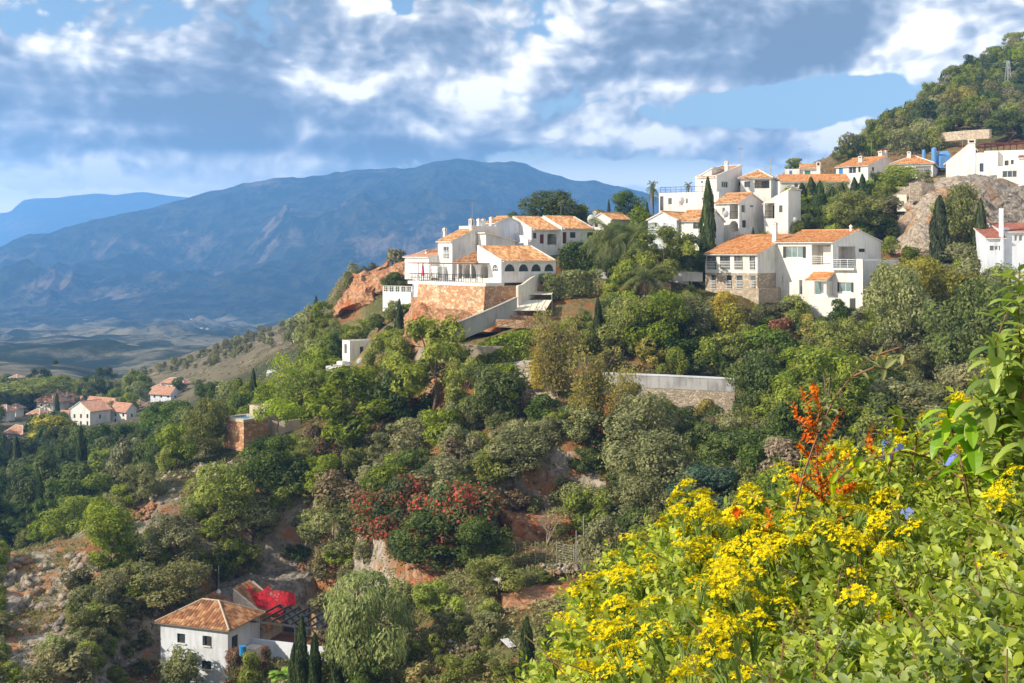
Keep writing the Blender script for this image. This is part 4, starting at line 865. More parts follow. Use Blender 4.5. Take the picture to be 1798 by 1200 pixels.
strip_wall('garden_wall', 'curving grey rendered wall climbing to the arched villa', [(778, 575, 139), (810, 566, 141), (845, 552, 143), (880, 537, 145), (908, 524, 147)], 2.0, 'greywall', .35, cap='concrete')
strip_wall('garden_wall', 'pale plastered wall sweeping up beside the arched hall', [(910, 502, 148), (918, 500, 149), (934, 488, 151), (945, 482, 153), (956, 478, 156)], 2.4, 'cream', .3)
strip_wall('garden_wall', 'white garden wall behind the rounded oleander bush', [(1046, 474, 163), (1080, 474, 163), (1088, 474, 163)], 2.4, 'white', .3)
strip_wall('retaining_wall', 'long white-topped stone retaining wall across the middle of the slope', [(1058, 657, 131), (1110, 659, 130.3), (1160, 661, 129.6), (1225, 664, 128.8), (1290, 667, 128)], 5.0, 'stoneT', .5, cap='shade_bluewhite', band=(1.25, 'concreteL'))
strip_wall('retaining_wall', 'low stone wall under the vegetable terrace with greenhouse sheets', [(890, 553, 146), (940, 556, 146.5), (985, 556, 148)], 1.3, 'stoneO', .4)
strip_wall('retaining_wall', 'second low stone wall below the vegetable terrace', [(870, 561, 143.5), (920, 563, 143.5), (950, 566, 144)], .9, 'stoneO', .4)
strip_wall('garden_wall', 'beige wall with hanging dry creeper above the driveway', [(810, 605, 139.5), (850, 608, 139.5), (890, 609, 139.6), (925, 616, 139.7)], 1.6, 'beige', .4)
strip_wall('garden_wall', 'pale stone wall high on the mountainside road', [(1648, 234, 268), (1690, 230, 262), (1737, 227, 255)], 1.9, 'stoneT', .6)
strip_wall('garden_wall', 'small tan stone wall on top of the rock spur', [(1598, 322, 177), (1618, 321, 177), (1640, 322, 178)], 2.6, 'stoneT', .5)
strip_wall('garden_wall', 'short white corner wall beside the dead trees left of the rock', [(1575, 342, 180), (1592, 342, 179)], 2.4, 'cream', .4)
strip_wall('garden_wall', 'low concrete wall edge below the dark trees at the right', [(1560, 742, 118), (1600, 750, 117), (1650, 748, 116)], 1.4, 'concrete', .4)
strip_wall('garden_wall', 'orange rendered pool wall below the palm tree', [(1123, 500, 152), (1150, 500, 152), (1178, 498, 153)], 1.2, 'stoneO', .3)
strip_wall('garden_wall', 'low white poolside wall left of the two-storey villa', [(1150, 477, 157), (1195, 477, 157), (1234, 478, 157)], 1.2, 'white', .3)
strip_wall('garden_wall', 'low concrete ledge across the garden terrace below the cave', [(925, 998, 104), (965, 996, 104), (1000, 996, 104)], .8, 'concrete', .5)
# greenhouse sheets
for i, (q, lb) in enumerate(((((904, 517), (969, 517), (972, 512), (918, 511)), 'narrow upper cream sheet roof over the vegetable terrace'), (((899, 545), (958, 545), (969, 527), (905, 527)), 'broad lower cream sheet roof with ribs over the vegetable terrace'))):
    Ys = (146.5, 146.5, 150.0, 150.0) if i else (150.4, 150.4, 153, 153)
    P = [P3(a, b_, Yq) for (a, b_), Yq in zip(q, Ys)]; O = P[0].copy(); o = empty('sheet_roof', O, 0, lb, 'sheet roof'); P = [p - O for p in P]
    b = MB(); b.poly(P); b.poly([p - Vector((0, 0, .06)) for p in P][::-1])
    for j in range(4): k_ = (j + 1) % 4; b.poly([P[j], P[k_], P[k_] - Vector((0, 0, .06)), P[j] - Vector((0, 0, .06))])
    b.build('sheet', M['creamsheet'], o); b = MB()
    for j in range(7): f = j / 6; b.tube(P[0].lerp(P[1], f) + Vector((0, 0, .03)), P[3].lerp(P[2], f) + Vector((0, 0, .03)), .035, .035, 4)
    b.build('rib', M['creamsheet'], o); b = MB()
    for j, p in enumerate(P): b.tube(p - Vector((0, 0, 2.0)), p - Vector((0, 0, .06)), .06, .06, 5)
    b.build('post', M['metal'], o)
# pool platform on the spur
h = House('pool', 'raised swimming pool in a brick and stone platform on the spur', 428, 752, 146, 42, 'swimming pool')
z_ = h.L(428, 737)[1]; xl = h.L(393); yr = h.R(470)
b = MB(); b.box(xl, 0, 0, yr, -6, z_ - .35); b.build('masonry', M['stoneO'], h.e); b = MB(); b.box(xl - .15, .15, -.15, .55, z_ - .345, z_); b.box(xl - .15, .15, yr - .6, yr + .15, z_ - .345, z_); b.box(xl - .15, xl + .5, .555, yr - .605, z_ - .345, z_); b.box(-.5, .15, .555, yr - .605, z_ - .345, z_); b.build('rim', M['beige'], h.e)
b = MB(); b.poly([(xl + .5, .55, z_ - .12), (-.5, .55, z_ - .12), (-.5, yr - .6, z_ - .12), (xl + .5, yr - .6, z_ - .12)]); b.build('water', M['water'], h.e)
h.block(xl - 1, xl + 2, yr + 1, yr + 3, -4, z_ + .9, 'flat', wall='beige')
strip_wall('garden_wall', 'brown rendered wall running right from the raised pool', [(478, 738, 150), (500, 740, 150), (528, 736, 151)], 2.5, 'beige', .4)
h = House('pool', 'turquoise garden pool with white surround beside the palm trees', 1215, 492, 158, 5, 'swimming pool')
z_ = h.L(1215, 484)[1]; b = MB(); b.box(h.L(1165), 0, 0, 9, -3, z_ - .2); b.build('surround', M['white'], h.e); b = MB(); b.poly([(h.L(1170), 1, z_ - .19), (-.8, 1, z_ - .19), (-.8, 8, z_ - .19), (h.L(1170), 8, z_ - .19)]); b.build('water', M['water'], h.e); h.rail([(h.L(1190), 9, z_), (h.L(1236), 9, z_)], 1.2, 'frame', .8, 4)
# roads
def road(name, pts, wd, m, lift=.06):
    P = []
    for (px, py) in pts:
        p = at(px, py)
        if p: P.append(p)
    if len(P) < 2: return
    dens = []
    for A, B in zip(P[:-1], P[1:]):
        n = max(2, int((B - A).length / 1.0)); dens += [A.lerp(B, i / n) for i in range(n)]
    dens.append(P[-1]); V = []; Q = []
    for i, p in enumerate(dens):
        t_ = (dens[min(i + 1, len(dens) - 1)] - dens[max(i - 1, 0)]); t_.z = 0; t_.normalize(); s_ = Vector((-t_.y, t_.x, 0))
        for k in range(7): q = p + s_ * wd * (k / 6 - .5); V.append((q.x, q.y, float(ground(q.x, q.y)) + lift))
        if i: Q += [[(i - 1) * 7 + k, (i - 1) * 7 + k + 1, i * 7 + k + 1, i * 7 + k] for k in range(6)]
    tag(link(name, mesh_np(name, V, Q, [M[m]], smooth=True)), kind='structure')
road('driveway', [(800, 636), (850, 634), (900, 634), (925, 645)], 3.0, 'concrete')
road('path', [(925, 645), (930, 665), (945, 690), (965, 705)], 2.2, 'beige')
road('terrace_path', [(1060, 500), (1110, 500), (1170, 496)], 2.5, 'concrete')
# red painted rock above the farmhouse
def rockmat(name, c1, c2, c3, sc=.5):
    def fn(t):
        o = OC(t); a = t.noise(o, sc * .6, 6, .65); f = t.noise(o, sc * 4, 6, .7); v = t.n('ShaderNodeTexVoronoi', {'Vector': o, 'Scale': sc * 1.4}, feature='DISTANCE_TO_EDGE').outputs[0]
        c = t.mix(t.ss(f, .38, .62), c1, c2); c = t.mix(t.ss(a, .5, .64), c, c3); c = t.mix(t.ss(v, 0, .05, .55, 0), c, (.10, .08, .06))
        out(t, pbr(t, c, .95, t.math('ADD', f, t.math('MULTIPLY', t.math('MINIMUM', v, .2), 2)), 1.0, .5, spec=.1))
    return mat(name, fn)
M['rock'] = rockmat('grey_tan_rock', (.34, .28, .22), (.58, .50, .41), (.46, .27, .14))
M['rockO'] = rockmat('orange_rock', (.42, .20, .10), (.58, .36, .22), (.50, .17, .06))
M['rockG'] = rockmat('grey_rock', (.20, .18, .16), (.42, .38, .33), (.30, .20, .13))
def redfn(t):
    o = OC(t); f = t.noise(o, 1.6, 6, .7); c = t.mix(t.ss(f, .40, .60), (.46, .008, .018), (.27, .008, .016)); c = t.mix(t.ss(t.noise(o, .8, 5, .75), .60, .66, 0, .8), c, (.36, .30, .26))
    out(t, pbr(t, c, .8, f, .8, .3))
M['redrock'] = mat('red_painted_rock', redfn)
def rock_sheet(name, quad, Yf, m, amp=1.0, nu=70, nv=60, seed=1, label=None, cat=None, mask=None, kind=None, back=5.0):
    """rock face filling a quad of photo corners (tl, tr, br, bl), Yf(u,v) the distance; closed at the back"""
    u = np.linspace(0, 1, nu)[None, :]; v = np.linspace(0, 1, nv)[:, None]
    (ax, ay), (bx, by), (cx, cy), (dx, dy) = quad
    px = (ax * (1 - u) + bx * u) * (1 - v) + (dx * (1 - u) + cx * u) * v; py = (ay * (1 - u) + by * u) * (1 - v) + (dy * (1 - u) + cy * u) * v
    Y = Yf(u, v) + 0 * px; X = (px - CX) / F * Y; Z = (HY - py) / F * Y
    edge = np.minimum(1, np.minimum(np.minimum(u, 1 - u) * 7, np.minimum(v * 6, (1 - v) * 6)))
    n = (ridged(X / 4.5 + Z / 7, Z / 5.5, 5, seed) - .5) * 3.0 * amp + (ridged(X / 1.3 + Z / 2, Z / 1.5, 4, seed + 3) - .5) * 1.0 * amp
    Y = Y - n * 1.0 + (1 - edge) * back; Z = Z + (fbm(X / 2.2, Y / 2.2, 3, seed + 9) - .5) * 1.4 * amp + (fbm(X / 3.2, Z / 3.0, 3, seed + 5) - .5) * 2.0 * amp; X = X + (fbm(Z / 2.2, Y / 2.6, 3, seed + 19) - .5) * 2.2 * amp
    V = np.stack([X, Y, Z], -1).reshape(-1, 3); i = np.arange(nv - 1)[:, None] * nu + np.arange(nu - 1)[None, :]; Q = np.stack([i, i + 1, i + nu + 1, i + nu], -1).reshape(-1, 4)
    if mask is not None:
        uu = np.broadcast_to(u, (nv, nu)); vv = np.broadcast_to(v, (nv, nu)); k = mask((uu[:-1, :-1] + uu[1:, 1:]) / 2, (vv[:-1, :-1] + vv[1:, 1:]) / 2).reshape(-1); Q = Q[k]
    o = link(name, mesh_np(name, V, Q, [M[m]], smooth=False)); tag(o, label, cat, kind=kind); return o
rock_sheet('cliff', ((1610, 322), (1700, 316), (1690, 470), (1565, 470)), lambda u, v: 181 - v * 13 - 3.5 * np.sin(u * 3.1), 'rock', 1.0, 90, 110, 3, kind='structure')
rock_sheet('cliff', ((1695, 312), (1830, 312), (1830, 475), (1670, 475)), lambda u, v: 178 - v * 6 + u * 2 - 2 * np.sin(v * 3), 'rockG', 1.0, 90, 90, 11, kind='structure')
rock_sheet('cliff', ((1590, 315), (1740, 308), (1740, 345), (1585, 350)), lambda u, v: 184 - v * 7, 'rock', .8, 70, 30, 17, kind='structure')
rock_sheet('cliff', ((612, 488), (672, 462), (668, 545), (578, 556)), lambda u, v: 205 - v * 9 - u * 3, 'rockO', 1.2, 70, 60, 21, kind='structure')
rock_sheet('cliff', ((652, 470), (722, 455), (722, 500), (650, 520)), lambda u, v: 201 - v * 9, 'rockO', .9, 60, 40, 23, kind='structure')
rock_sheet('cliff', ((722, 520), (800, 540), (770, 625), (700, 600)), lambda u, v: 160 - v * 14 - u * 7, 'rockO', 1.1, 70, 70, 27, kind='structure')
rock_sheet('cliff', ((760, 542), (905, 548), (880, 590), (740, 600)), lambda u, v: 150.5 - v * 5, 'rockO', .7, 80, 40, 29, kind='structure')
rock_sheet('cliff', ((360, 1010), (560, 1000), (560, 1100), (370, 1080)), lambda u, v: 127.0 - v * 5.5, 'rockG', .8, 90, 50, 33, kind='structure')
rock_sheet('cliff', ((700, 985), (830, 975), (830, 1030), (700, 1035)), lambda u, v: 108.5 - v * 4.5, 'rockO', .6, 60, 30, 37, kind='structure')
rock_sheet('cliff', ((880, 900), (1020, 905), (1020, 968), (880, 975)), lambda u, v: 112.0 - v * 2 + 2.0 * np.sin(u * 3.1), 'rockO', .7, 60, 30, 39, kind='structure')
rock_sheet('cliff', ((868, 1048), (1035, 1045), (1040, 1100), (880, 1100)), lambda u, v: 95.5 - v * 3.5 + 3.0 * np.exp(-((u - .72) ** 2) / .02) * (v > .45), 'rockO', .35, 70, 40, 41, kind='structure')
rock_sheet('painted_rock', ((434, 1022), (520, 1022), (512, 1088), (436, 1082)), lambda u, v: 117.6 - v * 2.6, 'redrock', .22, 60, 44, 33, 'rock face painted bright red behind the farmhouse roof', 'rock',
           back=.6,            mask=lambda u, v: ((v < .72 + .08 * np.sin(u * 11) - .10 * (u < .4)) & (v > .10 + .16 * np.abs(np.sin(u * 7.3)) * (u > .1) + .12 * (u > .75))) | ((u > .38 + .1 * np.sin(v * 7)) & (u < .75 + .04 * np.sin(v * 30)) & (v > .2) & (v < .92)))
# rubble heaps
def stones(name, label, px, py, wpx, n, r, m):
    p0 = at(px, py)
    if p0 is None: return
    V = []; Q = []; W_ = wpx / F * p0.y
    ico = [Vector(v).normalized() for v in ((1, 0, 0), (-1, 0, 0), (0, 1, 0), (0, -1, 0), (0, 0, 1), (0, 0, -1))]; fc = [(0, 2, 4), (2, 1, 4), (1, 3, 4), (3, 0, 4), (2, 0, 5), (1, 2, 5), (3, 1, 5), (0, 3, 5)]
    for i in range(n):
        x = p0.x + random.uniform(-.5, .5) * W_; y = p0.y + random.uniform(-1.5, 1.5) * (1 if n != 60 else 4.5); z = float(ground(x, y)) + random.uniform(0, .35) * (r < .4); b = len(V); s_ = r * random.uniform(.5, 1.4)
        for v in ico: V.append((x + v.x * s_ * random.uniform(.7, 1.4), y + v.y * s_ * random.uniform(.7, 1.4), z + v.z * s_ * random.uniform(.5, 1.0)))
        Q += [[b + a for a in f] for f in fc]
    tag(link(name, mesh_np(name, V, Q, [M[m]])), label, 'stones', kind='stuff')
stones('rubble', 'heap of grey stones under the pines', 690, 808, 95, 130, .32, 'rockG')
stones('rubble', 'scattered pale stones beside the red earth bank', 985, 1003, 60, 40, .28, 'rock')
stones('rubble', 'fallen red-brown stones on the spur', 245, 905, 45, 80, .35, 'rockO')
stones('boulders', 'pale limestone boulders strewn over the left flank of the spur', 75, 1030, 170, 60, .7, 'rock')
stones('boulders', 'grey boulders strewn beside the farmhouse', 170, 1110, 190, 60, .6, 'rockG')
stones('boulders', 'tan rocks on the crest of the spur', 330, 850, 120, 60, .45, 'rock')
stones('rubble', 'scattered stones in the lower garden', 815, 1142, 90, 50, .2, 'rockG')
# pen fence, shade net, sheet of metal, goat
p = at(955, 975); yb = p.y if p else 106
o = empty('fence', (P3(890, 990, 105)), 0, 'wire mesh fence of the goat pen below the cave', 'fence'); O = o.location.copy()
b = MB(); c = MB(); pp = [(888, 986, 105), (905, 987, 105), (940, 986, 105), (978, 985, 104.5), (1008, 992, 103), (1022, 1002, 101.5)]
tops = []
for i, (x, y, Yq) in enumerate(pp): a = P3(x, y, Yq) - O; b.tube(a - Vector((0, 0, 1)), a + Vector((0, 0, 1.7)), .045, .045, 5); tops.append(a)
b.build('post', M['metal'], o)
for A, B in zip(tops[:-1], tops[1:]):
    for k in range(8): c.tube(A + Vector((0, 0, .1 + .2 * k)), B + Vector((0, 0, .1 + .2 * k)), .006, .006, 3, cap=False)
    n = int((B - A).length / .3)
    for k in range(n): q = A.lerp(B, k / n); c.tube(q, q + Vector((0, 0, 1.55)), .005, .005, 3, cap=False)
c.build('mesh', M['metal'], o)
o = empty('gate_frame', P3(1012, 1000, 103), 0, 'tall grey pole gate frame between the pen and the green netting', 'gate'); b = MB(); b.tube((0, 0, -1), (0, 0, 3.2), .05, .05, 5); b.tube((.6, 0, -1), (.6, 0, 4.4), .05, .05, 5); b.tube((0, 0, 1.9), (.6, 0, 1.9), .03, .03, 5); b.build('post', M['metal'], o)
A = [P3(1022, 984, 102), P3(1045, 992, 101), P3(1072, 1008, 100)]; Bq = [P3(1022, 1014, 102), P3(1045, 1020, 101), P3(1072, 1030, 100)]; O = A[0].copy()
o = empty('shade_net', O, 0, 'sagging green shade netting at the edge of the terrace', 'netting'); V = []; Q = []
for i in range(25):
    f = i / 24 * 2; k = min(1, int(f)); g_ = f - k; a = A[k].lerp(A[k + 1], g_) - O; c_ = Bq[k].lerp(Bq[k + 1], g_) - O
    for j in range(7): q = a.lerp(c_, j / 6); V.append((q.x, q.y + .18 * math.sin(i * 1.4 + j * .5), q.z - .12 * math.sin(math.pi * g_)))
    if i: Q += [[(i - 1) * 7 + j, (i - 1) * 7 + j + 1, i * 7 + j + 1, i * 7 + j] for j in range(6)]
n_ = link('net', mesh_np('net', V, Q, [M['net']], smooth=True), o); b = MB()
for a in A: q = a - O; b.tube(q - Vector((0, 0, 2.2)), q + Vector((0, 0, .1)), .04, .04, 5)
b.build('post', M['metal'], o)
p = at(893, 1135) or P3(893, 1135, 90); o = empty('metal_sheet', p, .5, 'pale corrugated metal sheet lying on the garden soil', 'metal sheet'); b = MB()
for i in range(8): b.poly([(-.35 + i * .08, -.7, .12 + .04 * (i % 2)), (-.35 + (i + 1) * .08, -.7, .12 + .04 * ((i + 1) % 2)), (-.28 + (i + 1) * .08, .7, .30 + .04 * ((i + 1) % 2)), (-.28 + i * .08, .7, .30 + .04 * (i % 2))])
b.build('sheet', M['concreteL'], o)
b = MB(); b.box(-.3, .3, .5, .6, -.2, .24); b.build('prop', M['wood'], o)
def goat():
    p = at(870, 1032) or P3(870, 1032, 98); o = empty('goat', p, D2R(-35), 'pale goat standing under the spreading bush on the terrace', 'goat')
    vs = [(0, 0, .62), (.22, 0, .66), (.42, 0, .66), (.55, 0, .82), (.66, 0, .95), (.82, 0, .88), (-.25, 0, .64), (-.48, 0, .62), (-.60, 0, .70)]; r = [.17, .18, .15, .085, .085, .04, .175, .13, .03]; ed = [(0, 1), (1, 2), (2, 3), (3, 4), (4, 5), (0, 6), (6, 7), (7, 8)]
    for x, k in ((.40, 2), (-.42, 7)):
        for s_ in (-1, 1):
            b0 = len(vs); kn = -.04 if x > 0 else .06; vs += [(x, .1 * s_, .42), (x + kn, .1 * s_, .22), (x, .1 * s_, .02)]; r += [.07, .038, .035]; ed += [(k, b0), (b0, b0 + 1), (b0 + 1, b0 + 2)]
    for s_ in (-1, 1): b0 = len(vs); vs.append((.60, .11 * s_, .97)); r.append(.028); ed.append((4, b0))
    me = bpy.data.meshes.new('body'); me.from_pydata(vs, ed, []); me.materials.append(M['skin_goat']); ob = link('body', me, o); ob.modifiers.new('skin', 'SKIN'); sv = me.skin_vertices[0].data
    for i, q in enumerate(r): sv[i].radius = (q, q)
    sv[0].use_root = True; sub = ob.modifiers.new('sub', 'SUBSURF'); sub.levels = 1; sub.render_levels = 1
    b = MB()
    for s_ in (-1, 1): b.path([(.62, .04 * s_, 1.0), (.58, .07 * s_, 1.12), (.48, .10 * s_, 1.18)], .022, .008, 5)
    b.build('horn', M['bark'], o)
goat()
# lamps, masts, pylon
def lamp(px, py, hpx, lb):
    p = at(px, py, 100) or P3(px, py, 200); k = hpx / F * p.y; o = empty('street_lamp', p, 0, lb, 'street lamp', 'street lamps in the valley'); b = MB(); b.tube((0, 0, -.5), (0, 0, k), .09, .06, 6); b.tube((0, 0, k), (-.9, 0, k + .05), .05, .05, 5); b.tube((0, 0, k), (.9, 0, k + .05), .05, .05, 5); b.build('pole', M['metal'], o)
    for s_ in (-1, 1): b = MB(); b.box(s_ * 1.1 - .3, s_ * 1.1 + .3, -.12, .12, k, k + .12); b.build('lamp_head', M['frame'], o)
lamp(323, 775, 42, 'two-armed street lamp rising beside the oak left of the pool'); lamp(392, 710, 30, 'two-armed street lamp standing left of the lone cypress')
def mast(name, lb, cat, px, py, Y, hpx, wpx, tower=False):
    p = P3(px, py, Y); k = hpx / F * Y; wd = wpx / F * Y / 2; o = empty(name, p, .3, lb, cat); b = MB(); r = .016 * Y / 150
    q = [(-1, -1), (1, -1), (1, 1), (-1, 1)] if tower else [(-1, 0), (1, 0), (0, 1)]; n = 9
    for i in range(n):
        a0 = 1 - .75 * i / n; a1 = 1 - .75 * (i + 1) / n; z0 = k * i / n; z1 = k * (i + 1) / n; L_ = len(q)
        for j in range(L_):
            x, y = q[j]; x2, y2 = q[(j + 1) % L_]; b.tube((x * wd * a0, y * wd * a0, z0), (x * wd * a1, y * wd * a1, z1), r * 1.4, r * 1.4, 3, cap=False); b.tube((x * wd * a0, y * wd * a0, z0), (x2 * wd * a1, y2 * wd * a1, z1), r, r, 3, cap=False); b.tube((x * wd * a1, y * wd * a1, z1), (x2 * wd * a1, y2 * wd * a1, z1), r, r, 3, cap=False)
    b.build('lattice', M['metal'], o)
    if tower:
        b = MB()
        for zf in (.72, .84, .96): b.tube((-wd * 1.6, 0, k * zf), (wd * 1.6, 0, k * zf), r * 1.5, r * 1.5, 4)
        b.build('crossarm', M['metal'], o)
mast('radio_mast', 'thin lattice radio mast behind the upper white houses', 'mast', 1353, 318, 240, 42, 3)
mast('radio_mast', 'shorter faint aerial left of the lattice mast behind the houses', 'mast', 1343, 315, 245, 25, 1.6)
mast('pylon', 'grey lattice power pylon on the mountainside at top right', 'pylon', 1770, 185, 330, 78, 13, True)
mast('pylon', 'smaller distant power pylon near the mountain skyline', 'pylon', 1668, 165, 420, 26, 6, True)

# ------------------------------------------------------------------ vegetation
def leafmat(name, a, b, c=None, rough=.65, tr=.35, spec=.25, cth=(.62, .80)):
    """two leaf colours mixed face by face, varied from plant to plant"""
    def fn(t):
        at_ = t.n('ShaderNodeAttribute', attribute_name='tint').outputs['Fac']; rnd = t.n('ShaderNodeObjectInfo').outputs['Random']
        col = t.mix(t.ss(at_, .15, .85), a, b)
        if c is not None: col = t.mix(t.ss(at_, *cth), col, c)
        hsv = t.n('ShaderNodeHueSaturation', {'Hue': t.math('ADD', .488, t.math('MULTIPLY', rnd, .026)), 'Saturation': t.math('ADD', .85, t.math('MULTIPLY', rnd, .25)), 'Value': t.math('ADD', 1.30, t.math('MULTIPLY', t.math('FRACT', t.math('MULTIPLY', rnd, 7.31)), .75)), 'Color': col}).outputs[0]
        p = pbr(t, hsv, rough, spec=spec); tl = t.n('ShaderNodeBsdfTranslucent', {'Color': t.n('ShaderNodeHueSaturation', {'Saturation': 1.1, 'Value': 1.25, 'Color': hsv}).outputs[0]}).outputs[0]
        out(t, t.n('ShaderNodeMixShader', {0: tr, 1: p, 2: tl}).outputs[0])
    return mat(name, fn)
LM = {
 'mid': leafmat('mid_green_leaves', (.065, .085, .012), (.19, .215, .032)), 'dark': leafmat('dark_green_leaves', (.028, .046, .010), (.095, .125, .026)),
 'lime': leafmat('yellow_green_leaves', (.09, .12, .016), (.23, .26, .045)), 'pepper': leafmat('pepper_tree_leaves', (.075, .095, .03), (.20, .225, .085)), 'olive': leafmat('grey_green_leaves', (.085, .095, .032), (.215, .22, .095)),
 'pine': leafmat('pine_needles', (.075, .098, .012), (.22, .245, .03)), 'dpine': leafmat('dark_pine_needles', (.024, .045, .012), (.085, .11, .028)),
 'cypress': leafmat('cypress_leaves', (.018, .034, .012), (.065, .085, .026)), 'yellow': leafmat('yellow_leaves', (.16, .14, .02), (.42, .33, .035)),
 'gold': leafmat('golden_olive_leaves', (.10, .10, .022), (.26, .22, .05)), 'rust': leafmat('rusty_leaves', (.10, .055, .03), (.26, .12, .055)),
 'redmix': leafmat('green_leaves_with_red', (.045, .065, .02), (.11, .13, .045), (.32, .055, .03)), 'dry': leafmat('dry_brown_leaves', (.12, .09, .055), (.25, .19, .12)),
 'scrub': leafmat('dull_scrub_leaves', (.075, .078, .028), (.20, .19, .08)), 'palm': leafmat('palm_fronds', (.055, .075, .02), (.15, .17, .05)), 'palmdry': leafmat('dry_palm_fronds', (.22, .12, .04), (.36, .20, .07)),
 'banana': leafmat('bright_broad_leaves', (.11, .20, .02), (.25, .36, .05)), 'grass': leafmat('grass_tufts', (.10, .10, .035), (.26, .21, .10)),
 'pinkfl': leafmat('pink_blossom', (.06, .07, .02), (.14, .12, .05), (.34, .13, .13)), 'blue': leafmat('blue_green_needles', (.02, .045, .03), (.05, .085, .05)),
}
def unit(v): return v / np.maximum(np.linalg.norm(v, axis=1, keepdims=True), 1e-9)
def leaf_quads(P, N, s, rng, asp=.55, T=None):
    n = len(P); N = unit(N); r = rng.normal(size=(n, 3)) if T is None else T; T_ = unit(r - N * (r * N).sum(1, keepdims=True)); B = np.cross(N, T_); s = np.asarray(s).reshape(-1, 1)
    V = np.stack([P - T_ * s, P - B * s * asp + N * s * .12, P + T_ * s, P + B * s * asp + N * s * .12], 1).reshape(-1, 3)
    return V, np.arange(4 * n).reshape(-1, 4)
def lobe_points(lobes, n, rng, inner=.72):
    """points on the outer shells of overlapping ellipsoid lobes (cx,cy,cz,rx,ry,rz)"""
    L_ = np.array(lobes); ar = (L_[:, 3] * L_[:, 4] + L_[:, 4] * L_[:, 5] + L_[:, 3] * L_[:, 5]); k = rng.choice(len(L_), size=int(n * 1.7), p=ar / ar.sum())
    d = unit(rng.normal(size=(len(k), 3))); rad = rng.uniform(.72, 1.08, size=(len(k), 1)) ** .7
    P = L_[k, :3] + d * L_[k, 3:6] * rad; N = unit(d / L_[k, 3:6]); keep = np.ones(len(k), bool)
    for i, l in enumerate(L_):
        q = (((P - l[:3]) / l[3:6]) ** 2).sum(1); keep &= ~((q < inner ** 2) & (k != i))
    P, N, k = P[keep][:n], N[keep][:n], k[keep][:n]; return P, N, k
def crown_mesh(name, lobes, n, size, rng, up=.35, rand=.75, asp=.55, m=None, tintvar=.45):
    P, N, k = lobe_points(lobes, n, rng); q_ = size / .034; P = P + N * ((fbm(P[:, 0] * 9 / q_ + P[:, 2] * 7, P[:, 1] * 9 / q_ - P[:, 2] * 5, 3, 7) - .5) * .20 * q_ ** .5)[:, None]; hole = fbm(P[:, 0] * 11 + 3 * P[:, 2], P[:, 2] * 11 + 3 * P[:, 1], 3, 19) > .40; P, N, k = P[hole], N[hole], k[hole]; st = rng.uniform(size=len(P)) < .10; P[st] += N[st] * rng.uniform(.01, .06, (st.sum(), 1)); Nn = N + rng.normal(size=N.shape) * rand * .6 + np.array([0, 0, up]); lt = rng.uniform(0, 1, len(lobes))
    V, Q = leaf_quads(P, Nn, size * rng.uniform(.6, 1.35, len(P)), rng, asp)
    tint = np.clip(lt[k] * tintvar + rng.uniform(0, 1, len(P)) * (1 - tintvar), 0, 1)
    return mesh_np(name, V, Q, [m] if m else [], {'tint': ('FACE', tint)})
def rnd_lobes(rng, n, rr, base=.25, top=1.0, wide=.5, flat=1.0, sh=0.0):
    L_ = []
    for i in range(n):
        a = rng.uniform(0, 2 * math.pi); f = rng.uniform(0, 1); z = base + (top - base) * f
        rmax = wide * math.sqrt(max(.05, 1 - ((f - .42) / .62) ** 2)) - rr * .6; r = max(0, rmax) * math.sqrt(rng.uniform(.15, 1)); q = rr * rng.uniform(.65, 1.3)
        zz = min(max(z, base + q * flat * .5), top - q * flat * .9); L_.append((r * math.cos(a), r * math.sin(a), zz, q, q, q * flat))
    return L_
def trunk_mesh(name, rng, h0, r0, lobes, m, nb=5, lean=.04):
    b = MB(); x = y = 0.0; pts = [(0, 0, -.12)]
    for i in range(3): x += rng.normal() * lean; y += rng.normal() * lean; pts.append((x, y, h0 * (i + 1) / 3))
    b.path(pts, r0, r0 * .65, 7); top = pts[-1]
    for l in sorted(lobes, key=lambda l: -l[3])[:nb]:
        mid = ((top[0] + l[0]) / 2 + rng.normal() * .03, (top[1] + l[1]) / 2 + rng.normal() * .03, (top[2] + l[2]) / 2 - .03); b.path([top, mid, (l[0], l[1], l[2] + l[5] * .3)], r0 * .5, r0 * .14, 5)
    me = bpy.data.meshes.new(name); me.from_pydata(b.v, [], b.f); me.materials.append(m); me.update(); return me
LIB = {}
def add_kind(kind, variants, fn):
    LIB[kind] = [fn(np.random.default_rng(hash(kind) % 1000 + 17 * i if False else sum(map(ord, kind)) * 31 + 17 * i)) for i in range(variants)]
# every crown is modelled 1 unit high and 1 unit wide and scaled on planting
def k_round(rng, n=5600, sz=.031, nl=13, rr=.20, base=.16):
    L_ = rnd_lobes(rng, nl, rr, base, 1.0, .52, .85); return crown_mesh('crown', L_, n, sz, rng, m=LM['mid']), trunk_mesh('trunk', rng, base + .18, .030, L_, M['bark'])
add_kind('round', 4, lambda r: k_round(r))
add_kind('big', 2, lambda r: k_round(r, 11500, .020, 30, .145, .12))
add_kind('bush', 4, lambda r: (crown_mesh('foliage', rnd_lobes(r, 9, .24, .0, 1.0, .52, .9), 3000, .040, r, m=LM['mid']), None))
add_kind('low', 3, lambda r: (crown_mesh('foliage', rnd_lobes(r, 6, .28, -.05, 1.0, .5, 1.2), 800, .075, r, m=LM['scrub']), None))
def k_pine(rng):
    L_ = rnd_lobes(rng, 26, .125, .26, 1.0, .52, .72); return crown_mesh('crown', L_, 10500, .025, rng, up=.8, rand=.9, asp=.4, m=LM['pine'], tintvar=.5), trunk_mesh('trunk', rng, .38, .026, L_, M['bark'], 9)
add_kind('pine', 4, k_pine)
